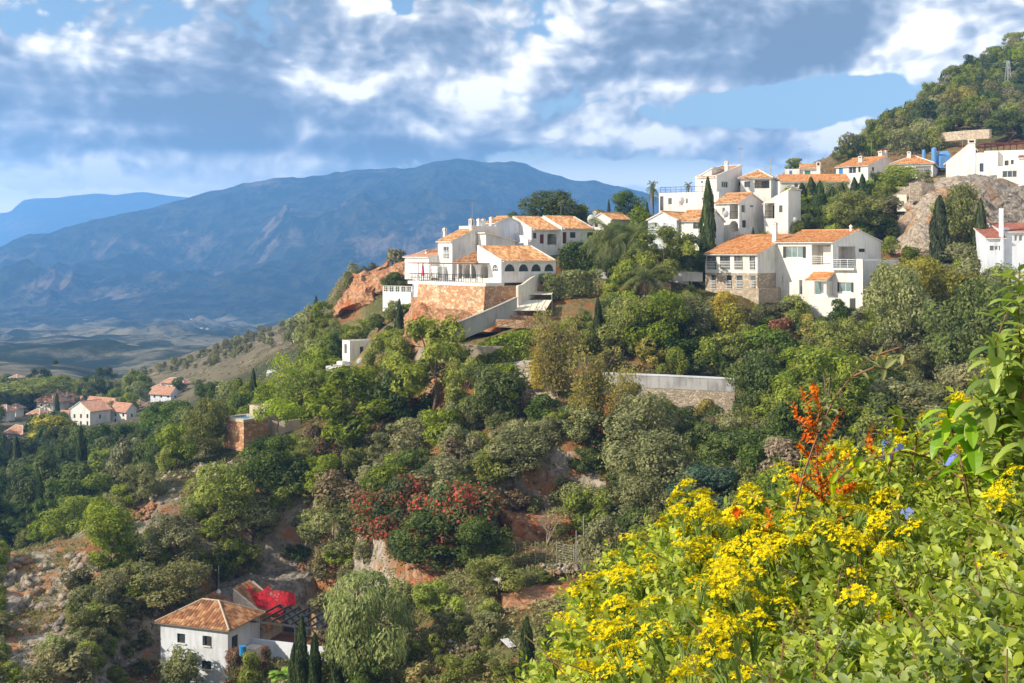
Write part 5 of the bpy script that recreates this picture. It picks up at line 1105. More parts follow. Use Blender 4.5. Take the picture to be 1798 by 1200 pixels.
def k_stone(rng):
    L_ = []
    for i in range(16): a = rng.uniform(0, 6.283); r = .42 * math.sqrt(rng.uniform(0, 1)); L_.append((r * math.cos(a), r * math.sin(a), .80 - .25 * (r / .42) ** 2 * .6, .17, .17, .13))
    return crown_mesh('crown', L_, 4500, .026, rng, up=.7, asp=.45, m=LM['dpine']), trunk_mesh('trunk', rng, .5, .022, L_, M['bark'], 7)
add_kind('stone', 2, k_stone)
def k_cyp(rng):
    n = 3600; z = rng.uniform(0.02, 1, n); a = rng.uniform(0, 6.283, n); prof = .5 * np.minimum(1, (z / .10) ** .5) * np.maximum(.02, 1 - z ** 2.6) ** .75 * (1 + .18 * np.sin(3 * a + 9 * z) + .10 * np.sin(21 * z + 2 * a)); r = prof * rng.uniform(.75, 1.05, n)
    P = np.stack([r * np.cos(a), r * np.sin(a), z], 1); N = np.stack([np.cos(a), np.sin(a), 0 * a + .12], 1) + rng.normal(size=(n, 3)) * .45
    T = np.tile([0, 0, 1.0], (n, 1)) + rng.normal(size=(n, 3)) * .3; V, Q = leaf_quads(P, N, .032 * rng.uniform(.6, 1.3, n), rng, 1.6, T); V[:, 2] = np.clip(V[:, 2], -.02, 1.02)
    b = MB(); b.tube((0, 0, -.08), (0, 0, .5), .10, .04, 6); me = bpy.data.meshes.new('trunk'); me.from_pydata(b.v, [], b.f); me.materials.append(M['bark'])
    return mesh_np('crown', V, Q, [LM['cypress']], {'tint': ('FACE', np.clip(.35 * (np.sin(5 * a + 14 * z) * .5 + .5) + rng.uniform(0, .65, n), 0, 1))}), me
add_kind('cypress', 3, k_cyp)
def k_con(rng):
    n = 3600; z = rng.uniform(.04, 1, n) ** 1.2; a = rng.uniform(0, 6.283, n); tier = .75 + .25 * (np.modf(z * 9)[0] < .55); r = .5 * (1 - z) ** .85 * tier * rng.uniform(.55, 1.05, n) + .01
    P = np.stack([r * np.cos(a), r * np.sin(a), z - .05 * r], 1); N = np.stack([np.cos(a) * .5, np.sin(a) * .5, 0 * a + .8], 1) + rng.normal(size=(n, 3)) * .4
    V, Q = leaf_quads(P, N, .03 * rng.uniform(.6, 1.3, n), rng, .6); b = MB(); b.tube((0, 0, -.08), (0, 0, .9), .03, .008, 6); me = bpy.data.meshes.new('trunk'); me.from_pydata(b.v, [], b.f); me.materials.append(M['bark'])
    return mesh_np('crown', V, Q, [LM['blue']], {'tint': ('FACE', rng.uniform(0, 1, n))}), me
add_kind('conifer', 2, k_con)
def k_wisp(rng):
    b = MB(); tips = []; 
    for i in range(5):
        a = rng.uniform(0, 6.283); p = np.array([0, 0, -.05]); d = np.array([.16 * math.cos(a), .16 * math.sin(a), .5]); pts = [tuple(p)]
        for j in range(4): p = p + d * .42 + rng.normal(size=3) * .025; d = d * .92 + rng.normal(size=3) * .05; pts.append(tuple(p))
        b.path(pts, .018, .005, 5)
        for j in range(1, 5):
            for q in range(7):
                f = rng.uniform(); s_ = np.array(pts[j - 1]) * (1 - f) + np.array(pts[j]) * f; dd = unit(rng.normal(size=(1, 3)))[0] * .16 + np.array([0, 0, .12]); e = s_ + dd * rng.uniform(.6, 1.5); b.tube(tuple(s_), tuple(e), .004, .0015, 3, cap=False); tips.append(e)
    tips = np.array(tips); k = rng.integers(0, len(tips), 5200); P = tips[k] + rng.normal(size=(5200, 3)) * .05; P[:, :2] *= np.minimum(1, .5 / np.maximum(.01, np.hypot(P[:, 0], P[:, 1])))[:, None]; P[:, 2] = np.clip(P[:, 2], .08, 1.02)
    V, Q = leaf_quads(P, rng.normal(size=P.shape) + np.array([-.3, -.3, .5]), .017 * rng.uniform(.6, 1.4, len(P)), rng, .6); me = bpy.data.meshes.new('trunk'); me.from_pydata(b.v, [], b.f); me.materials.append(M['barkP'])
    tl = rng.uniform(0, 1, len(tips)); return mesh_np('crown', V, Q, [LM['gold']], {'tint': ('FACE', np.clip(.5 * tl[k] + rng.uniform(0, .5, len(P)), 0, 1))}), me
add_kind('wispy', 3, k_wisp)
def k_weep(rng):
    L_ = rnd_lobes(rng, 22, .16, .30, 1.0, .46, .8); P, N, k = lobe_points(L_, 9500, rng, .8); P = P.copy(); drop = rng.uniform(0, .20, len(P)) ** 1.0; P[:, 2] = np.maximum(.03, P[:, 2] - drop * (np.hypot(P[:, 0], P[:, 1]) > .18))
    T = np.tile([0, 0, 1.0], (len(P), 1)) + rng.normal(size=P.shape) * .25; V, Q = leaf_quads(P, N + rng.normal(size=P.shape) * .4, .026 * rng.uniform(.6, 1.4, len(P)), rng, .28, T)
    return mesh_np('crown', V, Q, [LM['lime']], {'tint': ('FACE', np.clip(rng.uniform(0, 1, len(L_))[k] * .4 + rng.uniform(0, .6, len(P)), 0, 1))}), trunk_mesh('trunk', rng, .35, .035, L_, M['bark'], 6)
add_kind('weeping', 2, k_weep)
def k_bare(rng):
    b = MB()
    def grow(p, d, L_, r, k):
        e = p + d * L_; b.tube(tuple(p), tuple(e), r, r * .6, 4, cap=False)
        if k:
            for i in range(3): grow(p + d * L_ * rng.uniform(.5, 1), unit((d + rng.normal(size=3) * .55)[None])[0], L_ * rng.uniform(.55, .8), r * .6, k - 1)
    for i in range(4): grow(np.zeros(3), unit(np.array([[rng.normal() * .4, rng.normal() * .4, 1.0]]))[0], .34, .012, 4)
    me = bpy.data.meshes.new('branches'); me.from_pydata(b.v, [], b.f); me.materials.append(M['barkP']); return me, None
add_kind('bare', 2, k_bare)
def k_palm(rng, nf=34, tall=.5):
    V = []; Q = []; T = []; Vd = []; R_ = .52
    for i in range(nf):
        a = rng.uniform(0, 6.283); el = rng.uniform(-.55, 1.3); L_ = R_ * rng.uniform(.85, 1.1); d = np.array([math.cos(a), math.sin(a)]); p = np.array([0, 0, tall]); pts = []; th = el
        for j in range(12): pts.append(p.copy()); p = p + np.array([d[0] * math.cos(th), d[1] * math.cos(th), math.sin(th)]) * L_ / 11; th -= .13
        pts = np.array(pts); side = np.array([-d[1], d[0], 0]); tn = .9 if el > -.3 else 0
        for j in range(1, 12):
            for s_ in (-1, 1):
                for q in range(3):
                    c = pts[j - 1] + (pts[j] - pts[j - 1]) * q / 3; w_ = .15 * math.sin(math.pi * min(1, (j + q / 3) / 12.5)) ** .6 + .015; tip = c + side * s_ * w_ * .8 + (pts[j] - pts[j - 1]) * 1.1 + np.array([0, 0, -.05 - .03 * rng.uniform()]); wd = (pts[j] - pts[j - 1]) * .11
                    k = len(V); V += [c - wd, c + wd, tip]; Q.append([k, k + 1, k + 2]); T.append(rng.uniform(.0, 1) if el > -.35 else 2)
    Q = np.array(Q); T = np.array(T); g = T < 1.5
    b = MB(); b.tube((0, 0, -.1), (0, 0, tall), .045, .05, 8)
    for i in range(40): a = rng.uniform(0, 6.283); z = tall * rng.uniform(.3, 1); b.tube((.04 * math.cos(a), .04 * math.sin(a), z - .02), (.07 * math.cos(a), .07 * math.sin(a), z + .02), .012, .005, 3)
    tm = bpy.data.meshes.new('trunk'); tm.from_pydata(b.v, [], b.f); tm.materials.append(M['bark'])
    return mesh_np('crown', V, Q, [LM['palm'], LM['palmdry']], {'tint': ('FACE', np.clip(T, 0, 1))}, midx=np.where(g, 0, 1)), tm
add_kind('palm', 3, lambda r: k_palm(r)); add_kind('tallpalm', 1, lambda r: k_palm(r, 30, .78))
def k_banana(rng):
    V = []; Q = []; T = []
    for i in range(16):
        a = rng.uniform(0, 6.283); th = rng.uniform(.5, 1.4); L_ = rng.uniform(.4, .62); d = np.array([math.cos(a), math.sin(a)]); p = np.array([rng.normal() * .08, rng.normal() * .08, .25 + rng.uniform(0, .2)]); side = np.array([-d[1], d[0], 0]); prev = None
        for j in range(9):
            w_ = .085 * math.sin(math.pi * (j + .3) / 9) ** .6; k = len(V); V += [p - side * w_ - np.array([0, 0, w_ * .4]), p, p + side * w_ - np.array([0, 0, w_ * .4])]
            if j: Q += [[k - 3, k - 2, k + 1, k], [k - 2, k - 1, k + 2, k + 1]]; T += [rng.uniform()] * 2
            p = p + np.array([d[0] * math.cos(th), d[1] * math.cos(th), math.sin(th)]) * L_ / 8; th -= .22
    return mesh_np('foliage', V, Q, [LM['banana']], {'tint': ('FACE', T)}), None
add_kind('banana', 2, k_banana)
CATN = {'round': 'tree', 'big': 'tree', 'bush': 'shrub', 'low': 'shrub', 'pine': 'pine tree', 'stone': 'pine tree', 'cypress': 'cypress', 'conifer': 'conifer', 'wispy': 'tree', 'weeping': 'tree', 'bare': 'bare shrub', 'palm': 'palm tree', 'tallpalm': 'palm tree', 'banana': 'plant'}
NAMN = {'round': 'tree', 'big': 'tree', 'bush': 'shrub', 'low': 'low_shrub', 'pine': 'pine_tree', 'stone': 'stone_pine', 'cypress': 'cypress_tree', 'conifer': 'conifer_tree', 'wispy': 'open_crowned_tree', 'weeping': 'weeping_tree', 'bare': 'bare_shrub', 'palm': 'palm_tree', 'tallpalm': 'palm_tree', 'banana': 'broad_leaved_plant'}
NV = [0]
def plant(kind, p, w_, h_, m=None, label=None, group=None, name=None, cat=None, rz=None, trunk=True):
    vs = LIB[kind]; NV[0] += 1; cm, tm = vs[(NV[0] * 7 + int(abs(p[0]) * 3)) % len(vs)]; rz = random.uniform(0, 6.283) if rz is None else rz; nm = name or NAMN[kind]; ct = cat or CATN[kind]
    if tm is None or not trunk:
        o = link(nm, cm); o.location = p; o.rotation_euler = (0, 0, rz); o.scale = (w_, w_, h_); cr = o; tag(o, label, ct, group)
    else:
        o = empty(nm, p, rz, label, ct, group); cr = link('crown', cm, o); cr.scale = (w_, w_, h_); tr = link('trunk', tm, o); tr.scale = (w_, w_, h_)
    if m: cr.material_slots[0].link = 'OBJECT'; cr.material_slots[0].material = LM[m]
    return o
def tp(kind, m, px, pt, pb, wpx, label, group=None, Y=None, **k):
    """plant standing where the line of sight through (px, pb) meets the ground, its top reaching row pt"""
    if Y is None:
        p = at(px, pb)
        if p is None: p = P3(px, pb, 200)
    else: X = (px - CX) / F * Y; p = Vector((X, Y, float(ground(X, Y))))
    h_ = (HY - pt) / F * p.y - p.z; w_ = wpx / F * p.y
    if h_ < .4: h_ = .4 + (pb - pt) / F * p.y * .5
    return plant(kind, p, w_, h_, m, label, group, **k)
VEG = []

# single trees and shrubs: kind, leaves, px, top row, base row, width, label
T = [
 ('conifer','blue',1590,180,240,34,'dark blue-green conifer standing out on the mountainside above the houses'),
 ('cypress','cypress',1487,244,286,12,'small dark cypress left of the blue-green conifer'),
 ('big','gold',1688,150,215,75,'rusty gold broad tree on the mountainside below the pylon'),
 ('big','dark',1770,196,252,95,'dark spreading tree right of the pale stone wall'),
 ('round','mid',1400,278,300,40,'round green tree behind the cottage with shutters'),
 ('big','dpine',967,336,420,120,'wide dark umbrella pine behind the terraced houses'),
 ('big','dark',1104,334,392,56,'small dome-shaped umbrella pine above the palms'),
 ('conifer','blue',1069,350,395,14,'thin dark conifer left of the dome-shaped pine'),
 ('tallpalm','palm',1147,320,380,26,'slim tall palm against the sky left of the flat-roofed block'),
 ('tallpalm','palm',1209,321,345,16,'little palm peeping over the flat roof terrace'),
 ('round','mid',690,528,556,40,'green bush right under the middle of the balustrade wall',176),
 ('round','lime',716,532,566,34,'lighter bush under the right end of the balustrade wall',177),
 ('round','olive',812,560,600,36,'grey bush at the foot of the curving grey wall'),
 ('round','mid',765,560,600,40,'green bush on the orange rock below the terrace wall'),
 ('round','olive',1100,690,745,60,'grey shrub before the left end of the stone retaining wall'),
 ('round','mid',1165,704,752,50,'green shrub before the middle of the stone retaining wall'),
 ('round','gold',1240,700,752,44,'straw-coloured shrub before the stone retaining wall'),
 ('cypress','cypress',1243,314,445,30,'tall narrow cypress in front of the upper white houses',160),
 ('palm','palm',1074,356,436,108,'large feathery palm left of its twin above the dark hedge',165),
 ('palm','palm',1118,354,440,112,'large feathery palm right of its twin above the dark hedge',164),
 ('palm','palm',1134,440,512,100,'palm with drooping fronds beside the garden pool',151),
 ('palm','palmdry',1345,380,432,100,'palm with orange dry fronds behind the two-storey villa roof',164),
 ('pine','pine',1165,398,512,110,'spreading pine with bare trunk beside the garden pool',154),
 ('pine','dpine',1215,412,500,70,'smaller dark pine tucked against the villa wing',158),
 ('cypress','cypress',1408,322,392,24,'left cypress of the dark clump beside the gabled house'),
 ('cypress','cypress',1424,312,392,26,'tallest middle cypress of the dark clump'),
 ('cypress','cypress',1440,318,392,24,'right cypress of the dark clump'),
 ('cypress','cypress',1462,328,385,20,'short cypress just right of the dark clump'),
 ('cypress','cypress',1478,322,375,16,'second short cypress right of the dark clump'),
 ('cypress','cypress',1500,312,365,18,'third short cypress climbing toward the blue-door house'),
 ('cypress','cypress',1514,306,360,16,'fourth short cypress under the grey side wall'),
 ('round','dark',1537,302,352,34,'dark round tree under the long grey wall'),
 ('big','lime',1502,336,412,92,'yellow-green round tree between the cypress clump and the rock'),
 ('big','lime',1590,290,352,92,'bright feathery green tree left of the white gabled house'),
 ('round','scrub',1555,345,385,60,'dull green tree with brown tinge beside the rock spur'),
 ('round','mid',1400,388,432,50,'green shrub cluster at the foot of the cypress clump'),
 ('round','lime',1455,376,425,50,'light green tree behind the villa roof, left of the round tree'),
 ('round','dark',1548,380,430,55,'dark shaded tree behind the villa gable'),
 ('cypress','cypress',1650,345,470,36,'broad dark cypress in front of the pale rock',157),
 ('cypress','cypress',1722,350,492,25,'tall slim cypress left of the right-edge house',154),
 ('big','mid',1688,325,460,92,'green creeper-covered tree draping the cliff between two cypresses'),
 ('round','lime',1670,372,450,48,'bright green shrub on the cliff beside the broad cypress'),
 ('round','mid',1600,428,478,50,'green bush at the foot of the pale rock'),
 ('round','mid',1560,415,450,40,'small green bush right of the villa gable'),
 ('big','gold',1640,452,585,150,'large rounded tree with yellow and rusty tips below the rock'),
 ('big','olive',1580,470,640,115,'tall grey olive tree right of the two-storey villa'),
 ('round','olive',1545,450,560,60,'thin grey-green tree touching the villa corner'),
 ('big','dark',1710,490,680,160,'mass of dark evergreen tree at the right below the cliff'),
 ('round','mid',1785,440,500,60,'green shrub under the right-edge house'),
 ('round','olive',1790,560,640,80,'pale grey shrub at the right below the dark evergreen'),
 ('big','mid',1150,512,628,120,'broad green tree left of the pale olive below the pool'),
 ('big','olive',1210,520,610,90,'grey-green tree right of the broad green tree'),
 ('big','lime',1098,520,625,95,'light green tree beside the slim dark cypress'),
 ('cypress','cypress',1050,522,612,17,'slim dark cypress above the golden tree'),
 ('wispy','gold',975,543,700,120,'tall golden open-crowned tree in the middle of the slope'),
 ('wispy','yellow',940,580,690,70,'yellow lower half of the golden tree group, left side'),
 ('wispy','gold',1030,610,765,135,'open-crowned golden tree with bare stems below the tall one'),
 ('wispy','gold',1085,640,770,90,'thin golden tree in front of the stone retaining wall'),
 ('round','yellow',1268,512,562,56,'bright yellow shrub below the villa wing'),
 ('round','mid',1395,518,565,52,'dense green round bush before the villa terrace'),
 ('round','rust',1370,552,615,66,'rusty orange shrub below the villa terrace'),
 ('round','gold',1425,552,612,62,'yellow-brown shrub right of the rusty one'),
 ('big','mid',1480,560,660,95,'green tree below the lower block of the villa'),
 ('round','lime',1260,585,635,70,'lime green shrub on the middle terrace'),
 ('round','mid',1315,570,640,66,'green shrub between the lime shrub and the rusty one'),
 ('round','olive',1350,590,650,60,'grey-green shrub above the dark holm oak'),
 ('big','dark',1330,618,752,105,'dark holm oak at the right end of the stone retaining wall'),
 ('pine','lime',1440,612,800,172,'big rounded pine with bright tufts behind the orange twigs'),
 ('big','dark',1535,632,752,115,'dark glossy tree right of the big rounded pine'),
 ('big','olive',1640,600,700,110,'pale olive tree far right on the mid slope'),
 ('round','scrub',1720,640,740,100,'dull scrub tree at the right behind the privet leaves'),
 ('big','olive',1115,690,830,150,'large silver olive at the centre right of the slope'),
 ('big','olive',1150,760,920,165,'silver olive with layered crown below the first'),
 ('big','olive',1140,840,960,120,'lowest silver olive beside the flower heads'),
 ('round','olive',1060,905,1005,80,'grey shrub tree right of the green netting'),
 ('big','dark',1290,760,860,150,'dark bushy tree in the shaded hollow left of the big pine'),
 ('big','blue',1250,820,930,160,'blue-green tree in the shaded hollow above the flower heads'),
 ('big','dark',1380,720,800,90,'dark green tree under the big rounded pine, left side'),
 ('big','olive',900,755,880,135,'rounded grey-green tree at the centre of the slope'),
 ('round','dry',905,850,925,80,'dry grey-brown bush below the rounded grey-green tree'),
 ('big','olive',1010,845,940,95,'dusty olive tree over the cave mouth'),
 ('bare','',960,870,960,90,'bare twiggy shrub left of the cave mouth'),
 ('bare','',1060,850,925,80,'bare tangled branches right of the cave mouth'),
 ('big','dark',870,640,760,110,'dark green pine-like tree left of the golden tree'),
 ('pine','pine',885,640,752,95,'dark pine beside the driveway wall'),
 ('pine','pine',755,556,728,155,'tall bright pine on the spur below the stone terrace'),
 ('pine','pine',685,590,720,95,'pine in front of the white box house'),
 ('pine','pine',612,645,800,195,'biggest rounded pine leaning over the middle of the spur'),
 ('pine','dpine',700,650,765,110,'shaded pine between the two big pines'),
 ('pine','pine',820,630,745,90,'bushy pine below the beige driveway'),
 ('pine','lime',560,650,730,70,'light green young pine above the biggest rounded pine'),
 ('wispy','lime',515,622,745,110,'tall feathery yellow-green tree right of the raised pool'),
 ('stone','lime',488,692,790,78,'rounded lime-tinted tree just right of the raised pool'),
 ('cypress','cypress',445,648,728,14,'lone slim cypress behind the raised pool'),
 ('cypress','cypress',701,526,612,16,'slim dark cypress below the balustrade wall'),
 ('round','dark',663,548,585,34,'dark ball-shaped bush beside the balustrade wall'),
 ('round','dark',690,478,512,50,'dark bush hanging over the balustrade wall'),
 ('big','mid',362,698,800,80,'dense oak left of the raised pool platform'),
 ('round','lime',312,745,825,60,'bright young pine on the spur crest left of the oak'),
 ('round','lime',290,785,830,40,'small lime bush on the spur crest'),
 ('stone','scrub',362,765,812,46,'small umbrella-shaped tree below the pool platform'),
 ('big','lime',152,832,900,100,'round yellow-green tree on the spur crest at the left'),
 ('big','mid',118,872,945,100,'broad green tree just below the yellow-green one'),
 ('big','olive',245,815,885,80,'grey-green bush on the crest above the fallen stones'),
 ('big','lime',385,818,950,125,'bright yellow-green tree in the middle of the spur'),
 ('big','dark',480,765,870,110,'dark oak right of the bright yellow-green tree'),
 ('big','olive',445,870,960,100,'grey-green tree below the dark oak'),
 ('big','mid',200,880,1000,110,'green bushy tree on the left flank of the spur'),
 ('big','olive',300,905,1000,110,'silvery bush in the middle of the spur flank'),
 ('big','mid',410,945,1025,90,'dense shrub above the red painted rock'),
 ('big','scrub',300,985,1075,130,'spreading speckled shrub directly above the farmhouse'),
 ('big','olive',590,870,1000,125,'dark grey-green tree left of the red-leaved thicket'),
 ('big','redmix',700,830,970,150,'thicket tree with red and orange leaves, left half'),
 ('big','redmix',800,840,1000,165,'thicket tree with red and orange leaves, right half'),
 ('big','dark',760,900,1015,160,'dark evergreen under the red-leaved thicket'),
 ('big','dark',850,910,1005,95,'dark evergreen above the goat'),
 ('round','rust',615,862,895,44,'small orange-red bush at the left of the thicket'),
 ('big','mid',560,800,880,95,'green bush under the biggest rounded pine'),
 ('round','olive',795,745,810,60,'pale grey shrub among the pine trunks'),
 ('bare','',700,770,815,70,'bare grey brushwood over the stone heap'),
 ('weeping','pepper',650,1008,1200,200,'large weeping pepper tree right of the farmhouse'),
 ('round','olive',318,1138,1215,85,'grey olive tree in front of the farmhouse wall'),
 ('round','pinkfl',412,1140,1210,52,'pink flowering oleander at the farmhouse corner'),
 ('round','mid',435,1148,1212,52,'green leafy shrub beside the pink oleander'),
 ('round','pinkfl',462,1136,1190,34,'dusky pink bougainvillea under the farmhouse balcony'),
 ('banana','banana',496,1148,1208,60,'bright broad-leaved plant below the farmhouse terrace'),
 ('cypress','cypress',530,1082,1215,24,'tallest dark cypress in front of the farmhouse porch'),
 ('cypress','cypress',553,1112,1215,22,'second dark cypress in front of the farmhouse porch'),
 ('cypress','cypress',592,1118,1215,22,'slim cypress half hidden under the weeping pepper tree'),
 ('cypress','cypress',516,1130,1215,18,'short cypress beside the broad-leaved plant'),
 ('cypress','cypress',925,1084,1200,28,'pointed cypress in the lower garden beside the flowers'),
 ('conifer','dpine',962,1094,1190,40,'small dark conifer right of the pointed cypress'),
 ('conifer','dpine',1030,1030,1120,34,'thin dark conifer at the edge of the yellow flowers'),
 ('palm','palm',985,1130,1215,95,'low feathery palm beneath the yellow flowers'),
 ('round','lime',755,1020,1085,80,'round citrus tree above the lower garden, left'),
 ('round','lime',700,1018,1080,70,'round citrus tree behind the weeping pepper tree'),
 ('round','lime',802,1048,1100,46,'small bright citrus tree at the garden edge'),
 ('round','lime',862,1054,1092,48,'small bright citrus tree beside the earth bank'),
 ('round','olive',845,1076,1122,60,'grey-leaved shrub under the small citrus tree'),
 ('round','olive',790,1064,1112,60,'grey-leaved shrub left of the garden path'),
 ('big','mid',870,982,1048,108,'wide low tree on the terrace over the goat'),
 ('round','mid',955,1003,1038,38,'small round bush in the middle of the terrace'),
 ('round','dark',1215,995,1040,60,'dark bush behind the netting'),
 ('bush','mid',800,1150,1200,46,'clipped dark hedge ball at the bottom edge, left'),
 ('bush','mid',838,1146,1198,52,'clipped dark hedge ball at the bottom edge, middle'),
 ('bush','mid',880,1146,1195,46,'clipped dark hedge ball at the bottom edge, right'),
 ('round','dark',650,1150,1215,60,'dark shrub under the weeping pepper tree'),
 ('stone','mid',60,660,722,120,'broad flat-topped pine grove tree at the far left'),
 ('stone','mid',95,655,712,90,'rounded flat-topped pine just right of the far left one'),
 ('round','olive',190,672,712,80,'pale grey-green tree in the valley strip'),
 ('cypress','cypress',157,672,712,7,'small pointed cypress in the valley behind the pink roofs'),
 ('cypress','cypress',100,690,735,9,'dark cypress beside the pyramid-roofed house'),
 ('big','dark',362,672,735,46,'tall dark tree in the strip above the valley houses'),
 ('round','gold',100,722,790,90,'olive-gold tree in front of the valley houses at the left'),
 ('big','dark',300,705,790,110,'dark pine mass right of the valley houses'),
 ('round','dark',97,633,640,10,'tiny dark round tree on the low hill in the plain'),
]
SEEN = [(1035, 352, 1165, 442, 163), (1088, 442, 1185, 512, 150), (128, 704, 150, 718, 352), (262, 680, 300, 696, 368), (340, 704, 366, 718, 332), (8, 716, 34, 732, 342),(254, 668, 336, 710, 340), (372, 628, 436, 668, 395), (464, 648, 494, 674, 238), (0, 722, 22, 744, 328), (12, 760, 50, 774, 296), (20, 662, 40, 676, 405), (90, 692, 125, 704, 370), (300, 610, 520, 664, 396), (340, 640, 400, 655, 300),(1235, 405, 1548, 522, 152), (735, 385, 980, 500, 152), (880, 383, 1045, 428, 168), (1155, 290, 1405, 400, 170), (1140, 368, 1236, 404, 168), (1470, 270, 1798, 322, 180), (1660, 255, 1798, 318, 182), (1733, 400, 1798, 462, 146), (600, 595, 655, 642, 170),
        (284, 1060, 480, 1145, 110), (480, 1095, 560, 1140, 112), (436, 1030, 516, 1075, 118), (395, 728, 470, 770, 146), (125, 712, 248, 748, 315), (60, 697, 115, 722, 340), (262, 690, 330, 708, 345), (736, 495, 905, 560, 146), (778, 528, 910, 590, 138), (895, 510, 975, 548, 146), (1060, 655, 1292, 715, 128),
        (1575, 330, 1640, 470, 168), (890, 1040, 1040, 1150, 99), (870, 960, 1075, 1045, 100), (810, 620, 925, 648, 138), (590, 480, 720, 560, 200), (1650, 225, 1735, 250, 255), (860, 1025, 885, 1045, 97), (1150, 465, 1236, 500, 155), (700, 1100, 900, 1150, 86), (35, 965, 112, 1115, 145), (95, 925, 150, 990, 145), (20, 1060, 60, 1160, 145), (300, 800, 405, 835, 150), (240, 850, 300, 925, 145)]
FOOT = []
bpy.context.view_layer.update()
for o in scene.objects:
    if o.type == 'MESH' and o.name.split('.')[0] in ('wall', 'masonry', 'terrace_block', 'water', 'painted_rock'):
        c = [o.matrix_world @ Vector(v) for v in o.bound_box]; FOOT.append((min(v.x for v in c) - .8, max(v.x for v in c) + .8, min(v.y for v in c) - .8, max(v.y for v in c) + .8))
def free(p, r=0): return not any(a - r < p[0] < b + r and c_ - r < p[1] < d + r for a, b, c_, d in FOOT)
for t in T: tp(t[0], t[1] or None, *t[2:7], rz=None, Y=t[7] if len(t) > 7 else None)
for r in T: pass
# clipped hedges
def hedge(label, pts, hm, wd, m, n):
    P = [at(*q) if len(q) == 2 else P3(*q) for q in pts]; P = [p for p in P if p]; o = None; rng = np.random.default_rng(int(pts[0][0])); PP = []; NN = []
    for A, B in zip(P[:-1], P[1:]):
        d = (B - A); L_ = d.length; d.normalize(); s_ = Vector((-d.y, d.x, 0)).normalized(); k = int(n * L_ * 3.2)
        for i in range(k):
            f = rng.uniform(); side = rng.integers(0, 3); q = A.lerp(B, f); base = float(ground(q.x, q.y)); wob = .12 * math.sin(f * L_ * 2.1)
            if side == 0: p = q + s_ * rng.uniform(-.5, .5) * wd; p.z = base + hm + wob; nn = (0, 0, 1)
            elif side == 1: p = q - s_ * (.5 * wd + wob); p.z = base + rng.uniform(0, hm); nn = tuple(-s_)
            else: p = q + s_ * (.5 * wd + wob); p.z = base + rng.uniform(0, hm); nn = tuple(s_)
            PP.append(tuple(p)); NN.append(nn)
    PP = np.array(PP) + rng.normal(size=(len(PP), 3)) * .09; NN = np.array(NN) + rng.normal(size=PP.shape) * .5; O = P[0]
    V, Q = leaf_quads(PP - np.array(O), NN, .19 * rng.uniform(.6, 1.3, len(PP)), rng); o = link('hedge', mesh_np('hedge', V, Q, [LM[m]], {'tint': ('FACE', rng.uniform(0, 1, len(Q)))})); o.location = O; tag(o, label, 'hedge')
hedge('tall dark clipped hedge below the terraced houses and palms', [(982, 468, 168), (1040, 470, 168), (1100, 470, 168)], 2.6, 1.6, 'dark', 170)
hedge('dark clipped hedge behind the villa wing and cypress', [(1190, 420, 167), (1255, 420, 168), (1322, 424, 170)], 1.7, 1.5, 'dark', 170)
hedge('rounded grey-green oleander hedge in front of the arched hall', [(950, 508, 153), (1000, 506, 154), (1048, 504, 155)], 2.7, 2.6, 'olive', 200)
hedge('low terraced row of green hedge plants below the cream sheets', [(812, 600, 140.8), (850, 585, 142), (900, 582, 143), (950, 578, 143)], 1.2, 2.2, 'lime', 150)
hedge('low clipped hedge on the driveway terrace', [(830, 606, 139.9), (880, 607, 139.9), (930, 612, 139.9)], 1.3, 1.0, 'mid', 150)
hedge('ornamental hedge along the stone retaining wall top', [(1090, 655, 130.5), (1160, 655, 131), (1280, 655, 132)], .7, 1.2, 'gold', 110)
